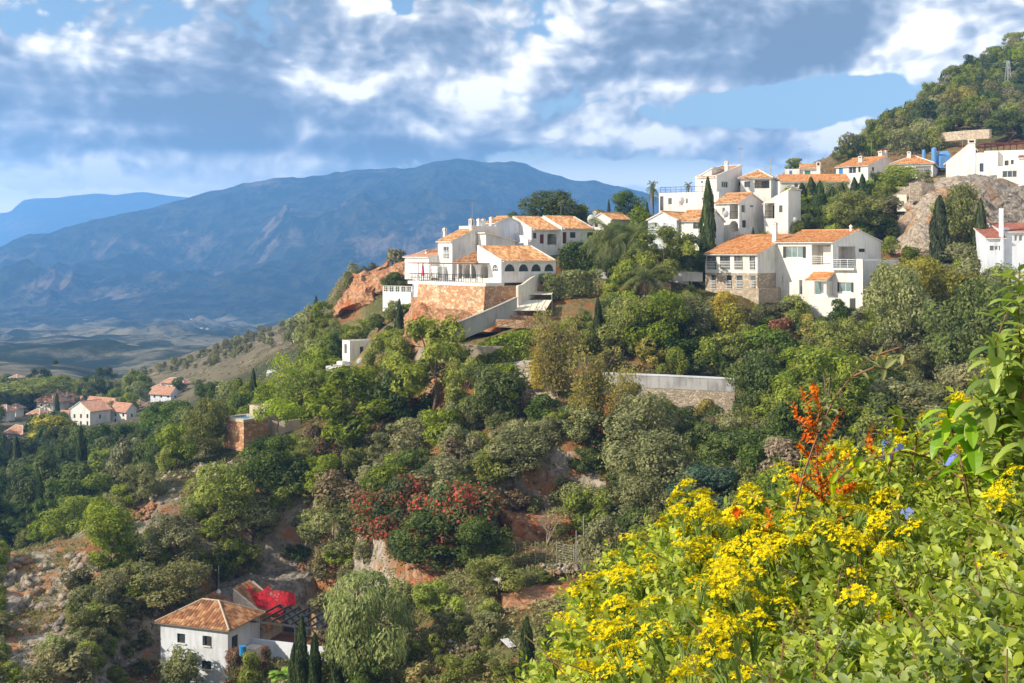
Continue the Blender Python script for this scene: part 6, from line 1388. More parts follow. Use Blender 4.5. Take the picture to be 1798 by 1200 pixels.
MARK = [(1392, 470, 'the two-storey villa'), (1285, 480, 'the stone-faced villa wing'), (920, 470, 'the arched hall'), (775, 470, 'the terrace parasols'), (990, 415, 'the terraced houses'), (1185, 395, 'the low bungalow'), (1210, 355, 'the flat-roofed block'), (1262, 315, 'the tall slanted house'), (1318, 375, 'the loggia house'), (1372, 370, 'the narrow gabled house'),
 (1410, 305, 'the shuttered cottage'), (1510, 290, 'the blue-door house'), (1610, 290, 'the long-roofed white house'), (1688, 290, 'the big plain gable'), (1755, 290, 'the stepped white house'), (1690, 237, 'the pale mountainside wall'), (1770, 150, 'the large pylon'), (1668, 150, 'the small pylon'), (1590, 215, 'the blue-green conifer'), (1765, 435, 'the right-edge house'), (1605, 400, 'the pale rock'),
 (1243, 380, 'the tall cypress'), (1132, 480, 'the pool palm'), (1200, 490, 'the garden pool'), (815, 520, 'the rubble terrace wall'), (935, 530, 'the cream sheet roofs'), (845, 555, 'the curving grey wall'), (635, 620, 'the white box house'), (625, 515, 'the orange cliff nose'), (700, 510, 'the balustrade wall'), (425, 750, 'the raised pool'), (445, 690, 'the lone cypress'), (615, 720, 'the biggest rounded pine'), (755, 640, 'the tall bright pine'),
 (975, 610, 'the tall golden tree'), (1175, 690, 'the long retaining wall'), (1268, 537, 'the bright yellow shrub'), (1440, 700, 'the big tufted pine'), (1330, 690, 'the dark holm oak'), (1640, 510, 'the yellow-tipped round tree'), (690, 808, 'the grey stone heap'), (750, 900, 'the red-leaved thicket'), (900, 810, 'the central grey-green tree'), (1150, 850, 'the layered silver olive'), (1115, 750, 'the large silver olive'), (960, 930, 'the cave mouth'), (1045, 1005, 'the green netting'), (870, 1030, 'the goat'), (960, 1075, 'the earth bank'),
 (380, 1110, 'the farmhouse'), (475, 1050, 'the red painted rock'), (650, 1100, 'the weeping pepper tree'), (385, 880, 'the bright mid-spur tree'), (150, 870, 'the yellow-green crest tree'), (245, 905, 'the fallen red-brown stones'), (85, 1000, 'the pale left rock'), (160, 1090, 'the lower left rock'), (160, 735, 'the large pink-roofed house'), (90, 710, 'the pyramid-roofed house'), (40, 770, 'the sunken brown roof'), (15, 735, 'the edge house'), (300, 700, 'the far slope houses'), (395, 640, 'the stacked far house'), (323, 760, 'the street lamp'), (60, 690, 'the flat-topped pines'), (250, 650, 'the bare ridge foot'), (420, 600, 'the bare ridge crest'), (893, 1135, 'the metal sheet'), (925, 1140, 'the pointed garden cypress'), (1700, 600, 'the dark evergreen mass'), (1600, 745, 'the low concrete wall'), (530, 1140, 'the porch cypresses'), (200, 800, 'the valley wood clearing')]
DIRS = ['right of', 'upper right of', 'above', 'upper left of', 'left of', 'lower left of', 'below', 'lower right of']
USED = set()
def where_is(px, py):
    m_ = min(MARK, key=lambda q: (q[0] - px) ** 2 + (q[1] - py) ** 2); dx, dy = px - m_[0], m_[1] - py; d = math.hypot(dx, dy); k = int(round(math.atan2(dy, dx) / (math.pi / 4))) % 8; return ('just ' if d < 32 else 'well ' if d > 75 else '') + DIRS[k] + ' ' + m_[2]
FOLN = {'olive': ('olive_tree', 'olive tree'), 'dark': ('evergreen_oak', 'evergreen oak'), 'mid': ('leafy_tree', 'leafy tree'), 'lime': ('bright_leafy_tree', 'bright tree'), 'dpine': ('pine_tree', 'pine tree')}
def inpoly(x, y, poly):
    c_ = False; j = len(poly) - 1
    for i in range(len(poly)):
        xi, yi = poly[i]; xj, yj = poly[j]
        if (yi > y) != (yj > y) and x < (xj - xi) * (y - yi) / (yj - yi) + xi: c_ = not c_
        j = i
    return c_
def scatter(poly, n, mix, smin, smax, where, y0=62.0, y1=900.0, hk=(.7, 1.15), trunk=True, tops=True, sizepx=None, seed=0):
    random.seed(seed + len(poly) + int(poly[0][0])); xs = [p[0] for p in poly]; ys = [p[1] for p in poly]; placed = []; tries = 0
    while len(placed) < n and tries < n * 14:
        tries += 1; px = random.uniform(min(xs), max(xs)); py = random.uniform(min(ys), max(ys))
        if not inpoly(px, py, poly): continue
        p = at(px, py, y0, y1)
        if p is None or not free(p, .5): continue
        kind, m, wgt, look = random.choices(mix, [q[2] for q in mix])[0]; s_ = random.uniform(smin, smax) * random.choice((.75, 1, 1, 1.25)); hh_ = s_ * random.uniform(*hk)
        if kind == 'cypress': s_, hh_ = s_ * .2, s_ * (1.3 if p.y < 200 else .95)
        if kind == 'pine': hh_ *= 1.15
        if any((p.x - q[0]) ** 2 + (p.y - q[1]) ** 2 < (.32 * (s_ + q[2])) ** 2 for q in placed): continue
        cx = CX + F * p.x / p.y; tpy = HY - F * (p.z + hh_ * .92) / p.y; wpx = s_ / p.y * F * .45; bad = False
        for (a, b, c_, d, Yh) in SEEN:
            if p.y < Yh + 1 and cx + wpx > a and cx - wpx < c_ and tpy < d and HY - F * p.z / p.y > b: bad = True; break
        if bad: continue
        tall = hh_ / s_; sz = ('small ' if s_ < smin + (smax - smin) * .25 else 'large ' if s_ > smin + (smax - smin) * .8 else '') + ('squat ' if tall < hk[0] + (hk[1] - hk[0]) * .28 else 'tall ' if tall > hk[0] + (hk[1] - hk[0]) * .78 and kind != 'cypress' else '')
        nm, ct = FOLN.get(m, (None, None)) if kind == 'round' else (None, None); lb = sz + look + ' ' + where_is(cx, (tpy + HY - F * p.z / p.y) / 2)
        if lb in USED: continue
        USED.add(lb); placed.append((p.x, p.y, s_))
        if 'mountainside' in where and kind == 'round': nm, ct = 'woodland_tree', 'woodland tree'
        plant(kind, p, s_, hh_, m or None, lb, '%s %s' % (look + 's', where), trunk=trunk, name=nm, cat=ct)
    return len(placed)
cnt = []
cnt.append(scatter([(1470, 296), (1540, 250), (1600, 205), (1700, 128), (1810, 78), (1810, 255), (1740, 225), (1640, 240), (1640, 268), (1560, 272)], 300, [('round', 'mid', 4, 'green bushy tree'), ('round', 'dpine', 5, 'dark pine-green tree'), ('pine', 'pine', 4, 'small rounded pine'), ('round', 'olive', 2, 'grey-green tree'), ('bush', 'scrub', 3, 'dull scrub bush'), ('cypress', 'cypress', .5, 'slim cypress')], 3.6, 7.0, 'on the wooded mountainside at top right', 215, trunk=False))
cnt.append(scatter([(1570, 330), (1800, 322), (1800, 480), (1560, 470)], 120, [('bush', 'mid', 2, 'green cliff shrub'), ('low', 'scrub', 4, 'dull tuft of scrub'), ('bush', 'olive', 2, 'grey cliff shrub')], 1.3, 3.4, 'growing on the rock cliff', 150, trunk=False))
cnt.append(scatter([(1060, 520), (1240, 525), (1440, 560), (1520, 560), (1620, 490), (1810, 490), (1810, 790), (1300, 790), (1290, 680), (1060, 652)], 230, [('round', 'mid', 4, 'green shrubby tree'), ('round', 'olive', 4, 'grey-green shrubby tree'), ('round', 'dark', 3, 'dark green shrubby tree'), ('bush', 'lime', 2, 'lime green shrub'), ('bush', 'gold', 1.2, 'golden shrub'), ('bush', 'scrub', 2, 'dull shrub')], 2.4, 5.0, 'on the slope below the two-storey villa'))
cnt.append(scatter([(560, 790), (700, 745), (900, 735), (1060, 745), (1300, 760), (1420, 850), (1200, 960), (1060, 960), (860, 930), (700, 1010), (560, 1000), (480, 900)], 230, [('round', 'olive', 5, 'grey-green shrubby tree'), ('round', 'dark', 4, 'dark green shrubby tree'), ('round', 'mid', 3, 'green shrubby tree'), ('bush', 'redmix', 1.2, 'green shrub flecked with red'), ('bush', 'dry', 1, 'dry brownish shrub'), ('bush', 'scrub', 2, 'dull shrub')], 2.2, 4.6, 'on the shaded middle slope'))
cnt.append(scatter([(430, 790), (560, 800), (620, 1040), (540, 1010), (400, 1040), (260, 1010), (200, 1180), (0, 1205), (-40, 1000), (120, 925), (300, 840)], 185, [('round', 'mid', 4, 'green spreading shrub'), ('round', 'olive', 4, 'grey-green spreading shrub'), ('bush', 'scrub', 3, 'dull dense shrub'), ('round', 'lime', 1.5, 'yellow-green shrub'), ('bush', 'dark', 1.5, 'dark shrub')], 1.6, 3.6, 'on the rocky left flank of the spur'))
cnt.append(scatter([(470, 640), (540, 585), (600, 552), (660, 560), (720, 590), (790, 620), (700, 700), (560, 745), (430, 760), (400, 700)], 150, [('round', 'mid', 5, 'green bushy tree'), ('pine', 'pine', 3, 'small rounded pine'), ('round', 'olive', 2, 'grey-green bushy tree'), ('round', 'dark', 2, 'dark bushy tree'), ('bush', 'lime', 1, 'lime green bush')], 2.8, 5.6, 'on the upper spur below the cliffs'))
cnt.append(scatter([(-40, 735), (120, 760), (330, 735), (400, 700), (400, 760), (300, 840), (180, 890), (-40, 985)], 290, [('round', 'dark', 9, 'dark valley tree'), ('pine', 'dpine', 5, 'dark valley pine'), ('round', 'mid', 1.2, 'green valley tree'), ('round', 'olive', 1.5, 'grey-green valley tree'), ('cypress', 'cypress', .6, 'slim valley cypress')], 5.0, 9.5, 'in the wooded valley left of the spur', 158, hk=(.8, 1.2)))  # dark leaves weighted up to put the valley's shade into the colour
cnt.append(scatter([(-40, 690), (150, 692), (300, 690), (400, 668), (470, 640), (560, 600), (470, 690), (380, 735), (200, 735), (-40, 740)], 230, [('round', 'dark', 3, 'dark distant tree'), ('round', 'mid', 4, 'green distant tree'), ('round', 'olive', 3, 'grey-green distant tree'), ('pine', 'dpine', 2, 'distant pine'), ('cypress', 'cypress', .8, 'distant slim cypress')], 4.5, 8.0, 'among the houses of the far slope', 225, trunk=False))
cnt.append(scatter([(885, 412), (1040, 412), (1140, 412), (1300, 385), (1460, 352), (1560, 330), (1600, 360), (1560, 440), (1420, 420), (1240, 500), (1090, 500), (960, 470), (900, 430)], 170, [('round', 'mid', 4, 'green garden tree'), ('round', 'dark', 3, 'dark garden tree'), ('bush', 'lime', 2, 'light green garden shrub'), ('cypress', 'cypress', .6, 'slim garden cypress')], 2.0, 4.6, 'in the gardens of the upper houses', 160))
cnt.append(scatter([(1060, 1010), (1120, 900), (1300, 800), (1500, 770), (1800, 760), (1800, 800), (1500, 880), (1250, 960), (1120, 1080)], 90, [('round', 'dark', 4, 'dark leafy tree'), ('round', 'olive', 3, 'grey-green tree'), ('round', 'mid', 2, 'green leafy tree')], 2.6, 5.0, 'in the shaded hollow behind the flowers'))
cnt.append(scatter([(980, 520), (1240, 520), (1240, 600), (990, 640), (930, 600)], 95, [('round', 'mid', 4, 'green terrace shrub'), ('bush', 'lime', 2, 'lime terrace shrub'), ('bush', 'olive', 1, 'grey terrace shrub')], 1.6, 3.2, 'on the garden terraces below the pool'))
cnt.append(scatter([(700, 560), (800, 590), (900, 560), (930, 640), (800, 640), (700, 620)], 26, [('bush', 'mid', 4, 'green shrub'), ('low', 'scrub', 2, 'dull tuft'), ('bush', 'rust', 1, 'rusty shrub')], 1.2, 2.4, 'under the stone terrace wall'))
cnt.append(scatter([(-40, 1080), (270, 1010), (280, 1205), (-40, 1205)], 90, [('low', 'scrub', 4, 'dull tuft of scrub'), ('bush', 'mid', 3, 'small green bush'), ('bush', 'olive', 3, 'small grey-green bush')], 1.0, 2.4, 'on the stony ground left of the farmhouse', trunk=False))
cnt.append(scatter([(560, 1040), (700, 1100), (1100, 1120), (1100, 1210), (560, 1210)], 46, [('low', 'grass', 3, 'grassy tuft'), ('bush', 'mid', 3, 'small garden bush'), ('low', 'scrub', 2, 'dull garden tuft')], .8, 1.8, 'in the lower kitchen garden', trunk=False))
cnt.append(scatter([(590, 500), (660, 462), (730, 455), (720, 520), (620, 550)], 40, [('low', 'scrub', 4, 'dull tuft of scrub'), ('bush', 'mid', 2, 'small green bush')], 1.4, 3.0, 'on the orange cliff nose', 180, trunk=False))
cnt.append(scatter([(230, 665), (400, 603), (520, 565), (600, 560), (560, 590), (400, 640)], 230, [('low', 'scrub', 5, 'dull ridge scrub')], 1.3, 2.6, 'on the bare ridge behind the valley', 235, trunk=False))
print('scatter', cnt)
# uncountable ground cover
def cover(name, label, n, m, size, thr, seed, xr=(-120, 130), yr=(78, 235), mode=0):
    rng = np.random.default_rng(seed); Y = rng.uniform(yr[0], yr[1], n * 3); X = rng.uniform(-.46, .46, n * 3) * Y; k = fbm(X / 7, Y / 7, 4, seed) + rng.normal(size=len(X)) * .05 - .09 * ((X < -34) & (Y < 138)) > thr; X = X[k][:n]; Y = Y[k][:n]
    for a, b, c_, d in FOOT: q = ~((X > a) & (X < b) & (Y > c_) & (Y < d)); X = X[q]; Y = Y[q]
    ct = rng.integers(5, 11, len(X)); X = np.repeat(X, ct) + rng.normal(size=ct.sum()) * .28; Y = np.repeat(Y, ct) + rng.normal(size=ct.sum()) * .28; Z = ground(X, Y) + rng.uniform(.0, .32, len(X))
    P = np.stack([X, Y, Z], 1); V, Q = leaf_quads(P, rng.normal(size=P.shape) * .6 + np.array([-.2, -.3, .6]), size * rng.uniform(.5, 1.3, len(P)), rng, .5); o = link(name, mesh_np(name, V, Q, [LM[m]], {'tint': ('FACE', rng.uniform(0, 1, len(Q)))})); tag(o, label, 'ground cover', kind='stuff')
cover('ridge_scrub', 'low dry scrub dotted over the bare ridge', 5000, 'dry', .30, .40, 77, yr=(250, 560))
cover('undergrowth', 'green undergrowth covering the slope', 17000, 'scrub', .16, .46, 5)
cover('dry_grass', 'dry grass and stalks between the shrubs', 13000, 'grass', .13, .50, 23)
cover('creeping_plants', 'dark creeping plants on the slope', 9000, 'mid', .15, .52, 41)

# ------------------------------------------------------------------ the flowering bank right in front of the viewer
SILF = [(900, 1260), (930, 1222), (960, 1172), (1000, 1122), (1015, 1070), (1045, 1020), (1085, 990), (1120, 968), (1160, 918), (1200, 892), (1260, 912), (1320, 892), (1370, 868), (1420, 835), (1480, 808), (1560, 785), (1620, 752), (1680, 725), (1730, 680), (1770, 640), (1840, 580), (2100, 480)]
fx, fy = map(np.array, zip(*SILF))
def bank(px, t):
    """surface of the bank: t = 0 near the feet, 1 at its crest"""
    Yc = 5.4 - (px - 950) * .0009; Y = 1.75 + t * (Yc - 1.75); py = 1430 + (np.interp(px, fx, fy) - 1430) * np.clip(t, 0, 1) ** .72
    X = (px - CX) / F * Y; return X, Y, (HY - py) / F * Y
def leaf_blades(B, D, S, L_, wd=.30, fold=.18, curl=.15):
    D = unit(D); S = unit(S - D * (S * D).sum(1, keepdims=True)); N = np.cross(S, D); N *= np.where(N[:, 2:3] < 0, -1, 1); L_ = L_.reshape(-1, 1)
    a1 = B + D * L_ * .32 + S * L_ * wd * .85 + N * L_ * fold * .5; a2 = B + D * L_ * .68 + S * L_ * wd * .75 + N * L_ * (fold * .4 - curl * .4); tp_ = B + D * L_ - N * L_ * curl
    b1 = B + D * L_ * .32 - S * L_ * wd * .85 + N * L_ * fold * .5; b2 = B + D * L_ * .68 - S * L_ * wd * .75 + N * L_ * (fold * .4 - curl * .4); m1 = B + D * L_ * .5 + N * L_ * .03
    V = np.stack([B, a1, a2, tp_, b2, b1, m1], 1).reshape(-1, 3); i = np.arange(len(B))[:, None] * 7
    Q = np.concatenate([i + np.array([[0, 6, 2, 1]]), i + np.array([[6, 3, 2, 2]]), i + np.array([[0, 5, 4, 6]]), i + np.array([[6, 4, 3, 3]])], 0)
    tri = np.concatenate([i + np.array([[0, 6, 1]]), i + np.array([[6, 2, 1]]), i + np.array([[6, 3, 2]]), i + np.array([[0, 5, 6]]), i + np.array([[5, 4, 6]]), i + np.array([[4, 3, 6]])], 0)
    return V, tri
LM['fg'] = leafmat('sunlit_bank_leaves', (.095, .165, .006), (.34, .42, .014), (.46, .36, .05), rough=.45, tr=.42, spec=.3, cth=(.93, .97))
LM['fgd'] = leafmat('grey_bank_leaves', (.07, .10, .03), (.19, .22, .07), rough=.45, tr=.25, spec=.5)
LM['privet'] = leafmat('glossy_privet_leaves', (.085, .16, .012), (.22, .32, .03), rough=.38, tr=.40, spec=.4)
def flowerfn(t):
    a = t.n('ShaderNodeAttribute', attribute_name='tint').outputs['Fac']; c = t.mix(t.ss(a, .1, .9), (.58, .45, .004), (.86, .76, .010)); p = pbr(t, c, .7, spec=.1); tl = t.n('ShaderNodeBsdfTranslucent', {'Color': c}).outputs[0]; out(t, t.n('ShaderNodeMixShader', {0: .3, 1: p, 2: tl}).outputs[0])
LM['flower'] = mat('yellow_florets', flowerfn)
def orangefn(t):
    a = t.n('ShaderNodeAttribute', attribute_name='tint').outputs['Fac']; c = t.mix(t.ss(a, .1, .9), (.62, .10, .008), (.85, .27, .02)); p = pbr(t, c, .7, spec=.1); tl = t.n('ShaderNodeBsdfTranslucent', {'Color': c}).outputs[0]; out(t, t.n('ShaderNodeMixShader', {0: .3, 1: p, 2: tl}).outputs[0])
LM['orange'] = mat('orange_red_leaves', orangefn)
LM['lilac'] = leafmat('pale_blue_petals', (.16, .22, .50), (.30, .36, .60), rough=.7, tr=.3)
M['twig'] = plain('brown_twig', (.20, .11, .06), .8, var=.3); M['gtwig'] = plain('green_stalk', (.16, .24, .05), .7, var=.2)
rng = np.random.default_rng(99)
root = empty('flowering_shrub', (2.2, 4.2, -1.75), 0, 'dense sunlit bank of shrubs covered with yellow flower heads in the foreground', 'shrub')
RO = np.array(root.location)
def sprigs(n, pxr, tr, ln, lsz, nl, seed, upb=.55, depth=.35):
    r = np.random.default_rng(seed); px = r.uniform(*pxr, n); t = r.uniform(*tr, n); X, Y, Z = bank(px, t); P = np.stack([X, Y, Z], 1); P[:, 2] -= r.uniform(0, 1, n) ** 1.6 * depth; P[:, 1] += r.normal(size=n) * .03
    lump = (fbm(P[:, 0] * 4, P[:, 1] * 4, 3, 5) - .5); P[:, 2] += lump * .20 - .05
    d = unit(r.normal(size=(n, 3)) * .55 + np.array([-.25, -.25, upb])); L_ = ln * r.uniform(.6, 1.3, n); k = np.repeat(np.arange(n), nl); f = np.tile(np.linspace(.1, 1, nl), n); ang = np.tile(np.arange(nl) * 2.4, n) + np.repeat(r.uniform(0, 6.28, n), nl)
    a = unit(np.cross(d, [0.31, .2, .9])); b_ = np.cross(d, a); out_ = a[k] * np.cos(ang)[:, None] + b_[k] * np.sin(ang)[:, None]; B = P[k] + d[k] * (L_[k] * f)[:, None]
    D = out_ + d[k] * (.25 + f[:, None] * .9) + np.array([0, 0, -.12]); S = np.cross(D, d[k] + r.normal(size=D.shape) * .25); V, Q = leaf_blades(B - RO, D, S, lsz * r.uniform(.55, 1.25, len(B)), .27)
    return V, Q, np.repeat(r.uniform(0, 1, n), nl)
def join(parts):
    V = []; Q = []; T = []; o_ = 0
    for v, q, t_ in parts: V.append(v); Q.append(q + o_); T.append(np.tile(np.clip(t_ * .6 + np.random.default_rng(len(v)).uniform(0, .4, len(t_)), 0, 1), len(q) // len(t_))); o_ += len(v)
    return np.concatenate(V), np.concatenate(Q), np.concatenate(T)
V, Q, T_ = join([sprigs(5200, (880, 1980), (.18, 1.0), .11, .034, 13, 1), sprigs(3000, (900, 1980), (.5, 1.0), .13, .033, 13, 2, .7, .12), sprigs(2600, (1000, 1980), (.02, .5), .085, .028, 13, 3)])
link('foliage', mesh_np('foliage', V, Q, [LM['fg']], {'tint': ('FACE', T_)}), root)
V, Q, T_ = join([sprigs(420, (1250, 1980), (.02, .38), .08, .034, 14, 8, .6, .1), sprigs(520, (1400, 1980), (.4, .95), .11, .034, 12, 9, .5, .2)])
link('grey_foliage', mesh_np('grey_foliage', V, Q, [LM['fgd']], {'tint': ('FACE', T_)}), root)
b = MB(); r = random.Random(4)
for i in range(420):
    px = r.uniform(930, 1950); X, Y, Z = bank(px, r.uniform(.15, 1)); p = Vector((X, Y, Z - .05)) - Vector(RO); q = p + Vector((r.gauss(-.03, .10), r.gauss(-.02, .08), r.uniform(.02, .16))); b.path([p - Vector((0, 0, .45)), p, q], .0032, .0014, 4)
b.build('stem', M['twig'], root)
def head_mesh(seed):
    r = np.random.default_rng(seed); n = 52; rad = .040; a = r.uniform(0, 6.28, n); q = np.sqrt(r.uniform(0, 1, n)) * rad; C = np.stack([q * np.cos(a), q * np.sin(a), .020 * (1 - (q / rad) ** 2) + r.normal(size=n) * .004], 1); V = []; Q = []; T = []
    for c in C:
        nrm = np.array([c[0] * 9, c[1] * 9, 1.0]) + r.normal(size=3) * .3; nrm /= np.linalg.norm(nrm); t_ = np.cross(nrm, [1, .3, 0]); t_ /= np.linalg.norm(t_); u_ = np.cross(nrm, t_); s_ = .0074 * r.uniform(.7, 1.2); ph = r.uniform(0, 6.28)
        for k in range(5):
            a_ = ph + k * 1.2566; d = t_ * math.cos(a_) + u_ * math.sin(a_); e = -t_ * math.sin(a_) + u_ * math.cos(a_); i = len(V); V += [c, c + d * s_ * .6 + e * s_ * .36, c + d * s_ + nrm * s_ * .25, c + d * s_ * .6 - e * s_ * .36]; Q.append([i, i + 1, i + 2, i + 3]); T.append(r.uniform())
    nf = len(Q); 
    for c in C[::2]:
        m_ = np.array([c[0] * .35, c[1] * .35, -.022]); i = len(V); w_ = np.array([.0009, .0005, 0]); V += [c - w_, c + w_, m_ + w_, m_ - w_]; Q.append([i, i + 1, i + 2, i + 3]); T.append(.5)
        i = len(V); V += [m_ - w_, m_ + w_, np.array([0.0012, 0, -.075]), np.array([-.0012, 0, -.075])]; Q.append([i, i + 1, i + 2, i + 3]); T.append(.5)
    return np.array(V, float), np.array(Q), np.array(T), np.r_[np.zeros(nf), np.ones(len(Q) - nf)].astype(int)
HM = [head_mesh(s_) for s_ in range(5)]
HME = [mesh_np('flower_head', v, q, [LM['flower'], M['gtwig']], {'tint': ('FACE', t_)}, midx=mi) for v, q, t_, mi in HM]
spots = []
for (px, py, Yq) in ((1210, 848, 5.2), (1200, 858, 5.25), (1240, 868, 5.2), (1186, 878, 5.2), (1193, 896, 5.1), (1315, 860, 5.1), (1328, 874, 5.0), (1305, 885, 5.0), (1342, 884, 5.0), (1122, 944, 5.2), (1140, 950, 5.2), (1105, 948, 5.3), (1168, 918, 5.1), (1030, 1030, 5.2), (1045, 1025, 5.2), (1012, 1065, 5.2), (1000, 1120, 5.2), (990, 1160, 5.2), (965, 1185, 5.2), (1390, 852, 4.9)): spots.append(P3(px, py, Yq))
r = np.random.default_rng(12); cl = []
for i in range(98):
    w_ = r.uniform(); px = (r.uniform(985, 1300) if w_ < .40 else r.uniform(1250, 1560) if w_ < .74 else r.uniform(1480, 1790)); t_ = r.beta(2.6, 1.3) if px < 1560 else r.uniform(.5, 1)
    if 1300 < px < 1800 and t_ < .45 and r.uniform() < .8: continue
    if px > 1700 and t_ > .85: continue
    cl.append((px, t_))
for px, t_ in cl:
    for j in range(int(r.integers(1, 6))):
        X, Y, Z = bank(px + r.normal() * 32, min(1.0, max(.05, t_ + r.normal() * .05))); P = Vector((X, Y, Z)); P.z += (float(fbm(P.x * 4, P.y * 4, 3, 5)) - .5) * .20 + r.uniform(.03, .13); spots.append(P)
spots.sort(key=lambda p: p.y)
mv = []; mq = []; mt = []; mm = []; off = 0
for i, P in enumerate(spots):
    Rm = Matrix.Rotation(r.normal() * .3 - .1, 3, 'X') @ Matrix.Rotation(r.normal() * .3 - .15, 3, 'Y') @ Matrix.Rotation(r.uniform(0, 6.28), 3, 'Z'); s_ = r.uniform(.7, 1.25); k = int(r.integers(0, 5))
    if i < 99: o = link('flower_head', HME[k], root, P - Vector(RO)); o.rotation_euler = Rm.to_euler(); o.scale = (s_, s_, s_)
    else: v, q, t_, mi = HM[k]; mv.append((v * s_) @ np.array(Rm).T + np.array(P) - RO); mq.append(q + off); off += len(v); mt.append(t_); mm.append(mi)
o = link('flower_heads', mesh_np('flower_heads', np.concatenate(mv), np.concatenate(mq), [LM['flower'], M['gtwig']], {'tint': ('FACE', np.concatenate(mt))}, midx=np.concatenate(mm)), root); o['kind'] = 'stuff'
b = MB()
for P in spots[:]:
    p = P - Vector(RO); b.path([p - Vector((0, 0, .07)), p - Vector((-.03, 0, .16)), p - Vector((-.06, -.01, .30))], .0022, .003, 4)
b.build('flower_stalk', M['gtwig'], root)
def curved_leaf(mb, B, D, up, L_, wd, curl, n=6):
    D = Vector(D).normalized(); up = Vector(up); S = D.cross(up).normalized(); p = Vector(B); prev = None; d = D.copy()
    for i in range(n + 1):
        f = i / n; w_ = wd * L_ * math.sin(math.pi * (f * .93 + .05)) ** .8 * (1 - .25 * f); nn = S.cross(d).normalized(); row = (p + S * w_ + nn * w_ * .25, p.copy(), p - S * w_ + nn * w_ * .25)
        if prev: mb.poly([prev[0], row[0], row[1], prev[1]]); mb.poly([prev[1], row[1], row[2], prev[2]])
        prev = row; d = (d - Vector((0, 0, 1)) * curl / n).normalized(); p = p + d * L_ / n
def shoot(name, label, cat, stems, Y, L_, m, step=.045, wd=.2, curl=1.3, tw=('twig', .004), seed=1, group=None, droop=.0, start=.0):
    r = random.Random(seed); O = P3(*stems[0][0], Y); o = empty(name, O, 0, label, cat, group); f = MB(); s_ = MB(); ang = 0
    for st in stems:
        pts = [P3(x, y, Y + (r.uniform(-.1, .1) if i else 0)) - O for i, (x, y) in enumerate(st)]; s_.path(pts, tw[1], tw[1] * .4, 5); tot = sum((b_ - a).length for a, b_ in zip(pts[:-1], pts[1:])); acc = start * tot; walked = 0
        for a, b_ in zip(pts[:-1], pts[1:]):
            seg = (b_ - a).length; dr = (b_ - a).normalized(); A = dr.orthogonal().normalized(); Bv = dr.cross(A)
            while acc < walked + seg:
                q = a + dr * (acc - walked); ang += 1.57 + r.uniform(-.3, .3)
                for sg in (0, math.pi):
                    ou = A * math.cos(ang + sg) + Bv * math.sin(ang + sg); ou.y -= .15; curved_leaf(f, q, ou + dr * .55 + Vector((-.12, 0, .1 - droop)), (0, 0, 1) if abs(ou.z) < .8 else (0, -1, .3), L_ * r.uniform(.7, 1.15), wd, curl * r.uniform(.7, 1.2))
                acc += step * r.uniform(.8, 1.25)
            walked += seg
    s_.build('stem', M[tw[0]], o); fo = f.build('leaves', LM[m], o, smooth=True); a_ = fo.data.attributes.new('tint', 'FLOAT', 'FACE'); a_.data.foreach_set('value', np.repeat(np.random.default_rng(seed).uniform(0, 1, len(f.f) // 12 + 1), 12)[:len(f.f)].astype(np.float32)); return o
shoot('privet_shrub', 'tall glossy-leaved privet shoots rising at the right edge of the photo', 'shrub', [[(1800, 900), (1797, 760), (1793, 640), (1788, 540), (1790, 462)], [(1768, 860), (1760, 760), (1752, 690), (1748, 600), (1770, 545)], [(1830, 900), (1825, 700), (1815, 600), (1812, 500)], [(1780, 900), (1778, 820), (1740, 740), (1722, 700)], [(1812, 860), (1806, 760), (1776, 690), (1768, 640)], [(1820, 700), (1800, 620), (1782, 580)], [(1822, 640), (1812, 560), (1798, 500)]], 3.6, .102, 'privet', .034, .24, 1.3, seed=3, start=.08)
shoot('privet_shrub', 'separate glossy shoot with large curved leaves left of the privet', 'shrub', [[(1705, 900), (1690, 820), (1672, 760), (1662, 712)], [(1720, 860), (1715, 800), (1700, 740)]], 3.7, .11, 'privet', .045, .23, 1.5, seed=8, start=.25)
shoot('bramble', 'long arching brown stem with pale leaves reaching left over the slope', 'bramble', [[(1395, 900), (1412, 830), (1437, 760), (1462, 705), (1490, 668), (1512, 640), (1545, 622)], [(1500, 660), (1535, 645), (1570, 650), (1602, 628)], [(1545, 622), (1580, 610), (1600, 655)], [(1437, 760), (1446, 742), (1440, 725)]], 4.0, .050, 'olive', .05, .2, .9, seed=5, start=.55)
shoot('bramble', 'pinkish arching stem lying over the yellow flowers at the right', 'bramble', [[(1460, 850), (1510, 812), (1580, 792), (1640, 806), (1690, 842), (1730, 890)], [(1620, 800), (1690, 770), (1740, 790)]], 3.9, .045, 'fg', .06, .25, .9, seed=15)
shoot('bramble', 'leafy spray standing up before the low concrete wall', 'bramble', [[(1560, 830), (1570, 790), (1545, 760), (1530, 750)], [(1600, 830), (1610, 770), (1590, 735), (1560, 725)], [(1580, 800), (1640, 770), (1650, 750)], [(1620, 850), (1660, 820), (1640, 780)]], 4.1, .042, 'lime', .035, .28, .7, seed=25)
shoot('budding_stalk', 'pale green stalks with unopened bud clusters left of the orange twigs', 'plant', [[(1400, 930), (1390, 870), (1378, 830), (1368, 805)], [(1392, 880), (1402, 840), (1408, 800)], [(1380, 840), (1365, 828), (1352, 822)]], 4.3, .022, 'lime', .020, .3, .4, tw=('gtwig', .004), seed=35, start=.35)
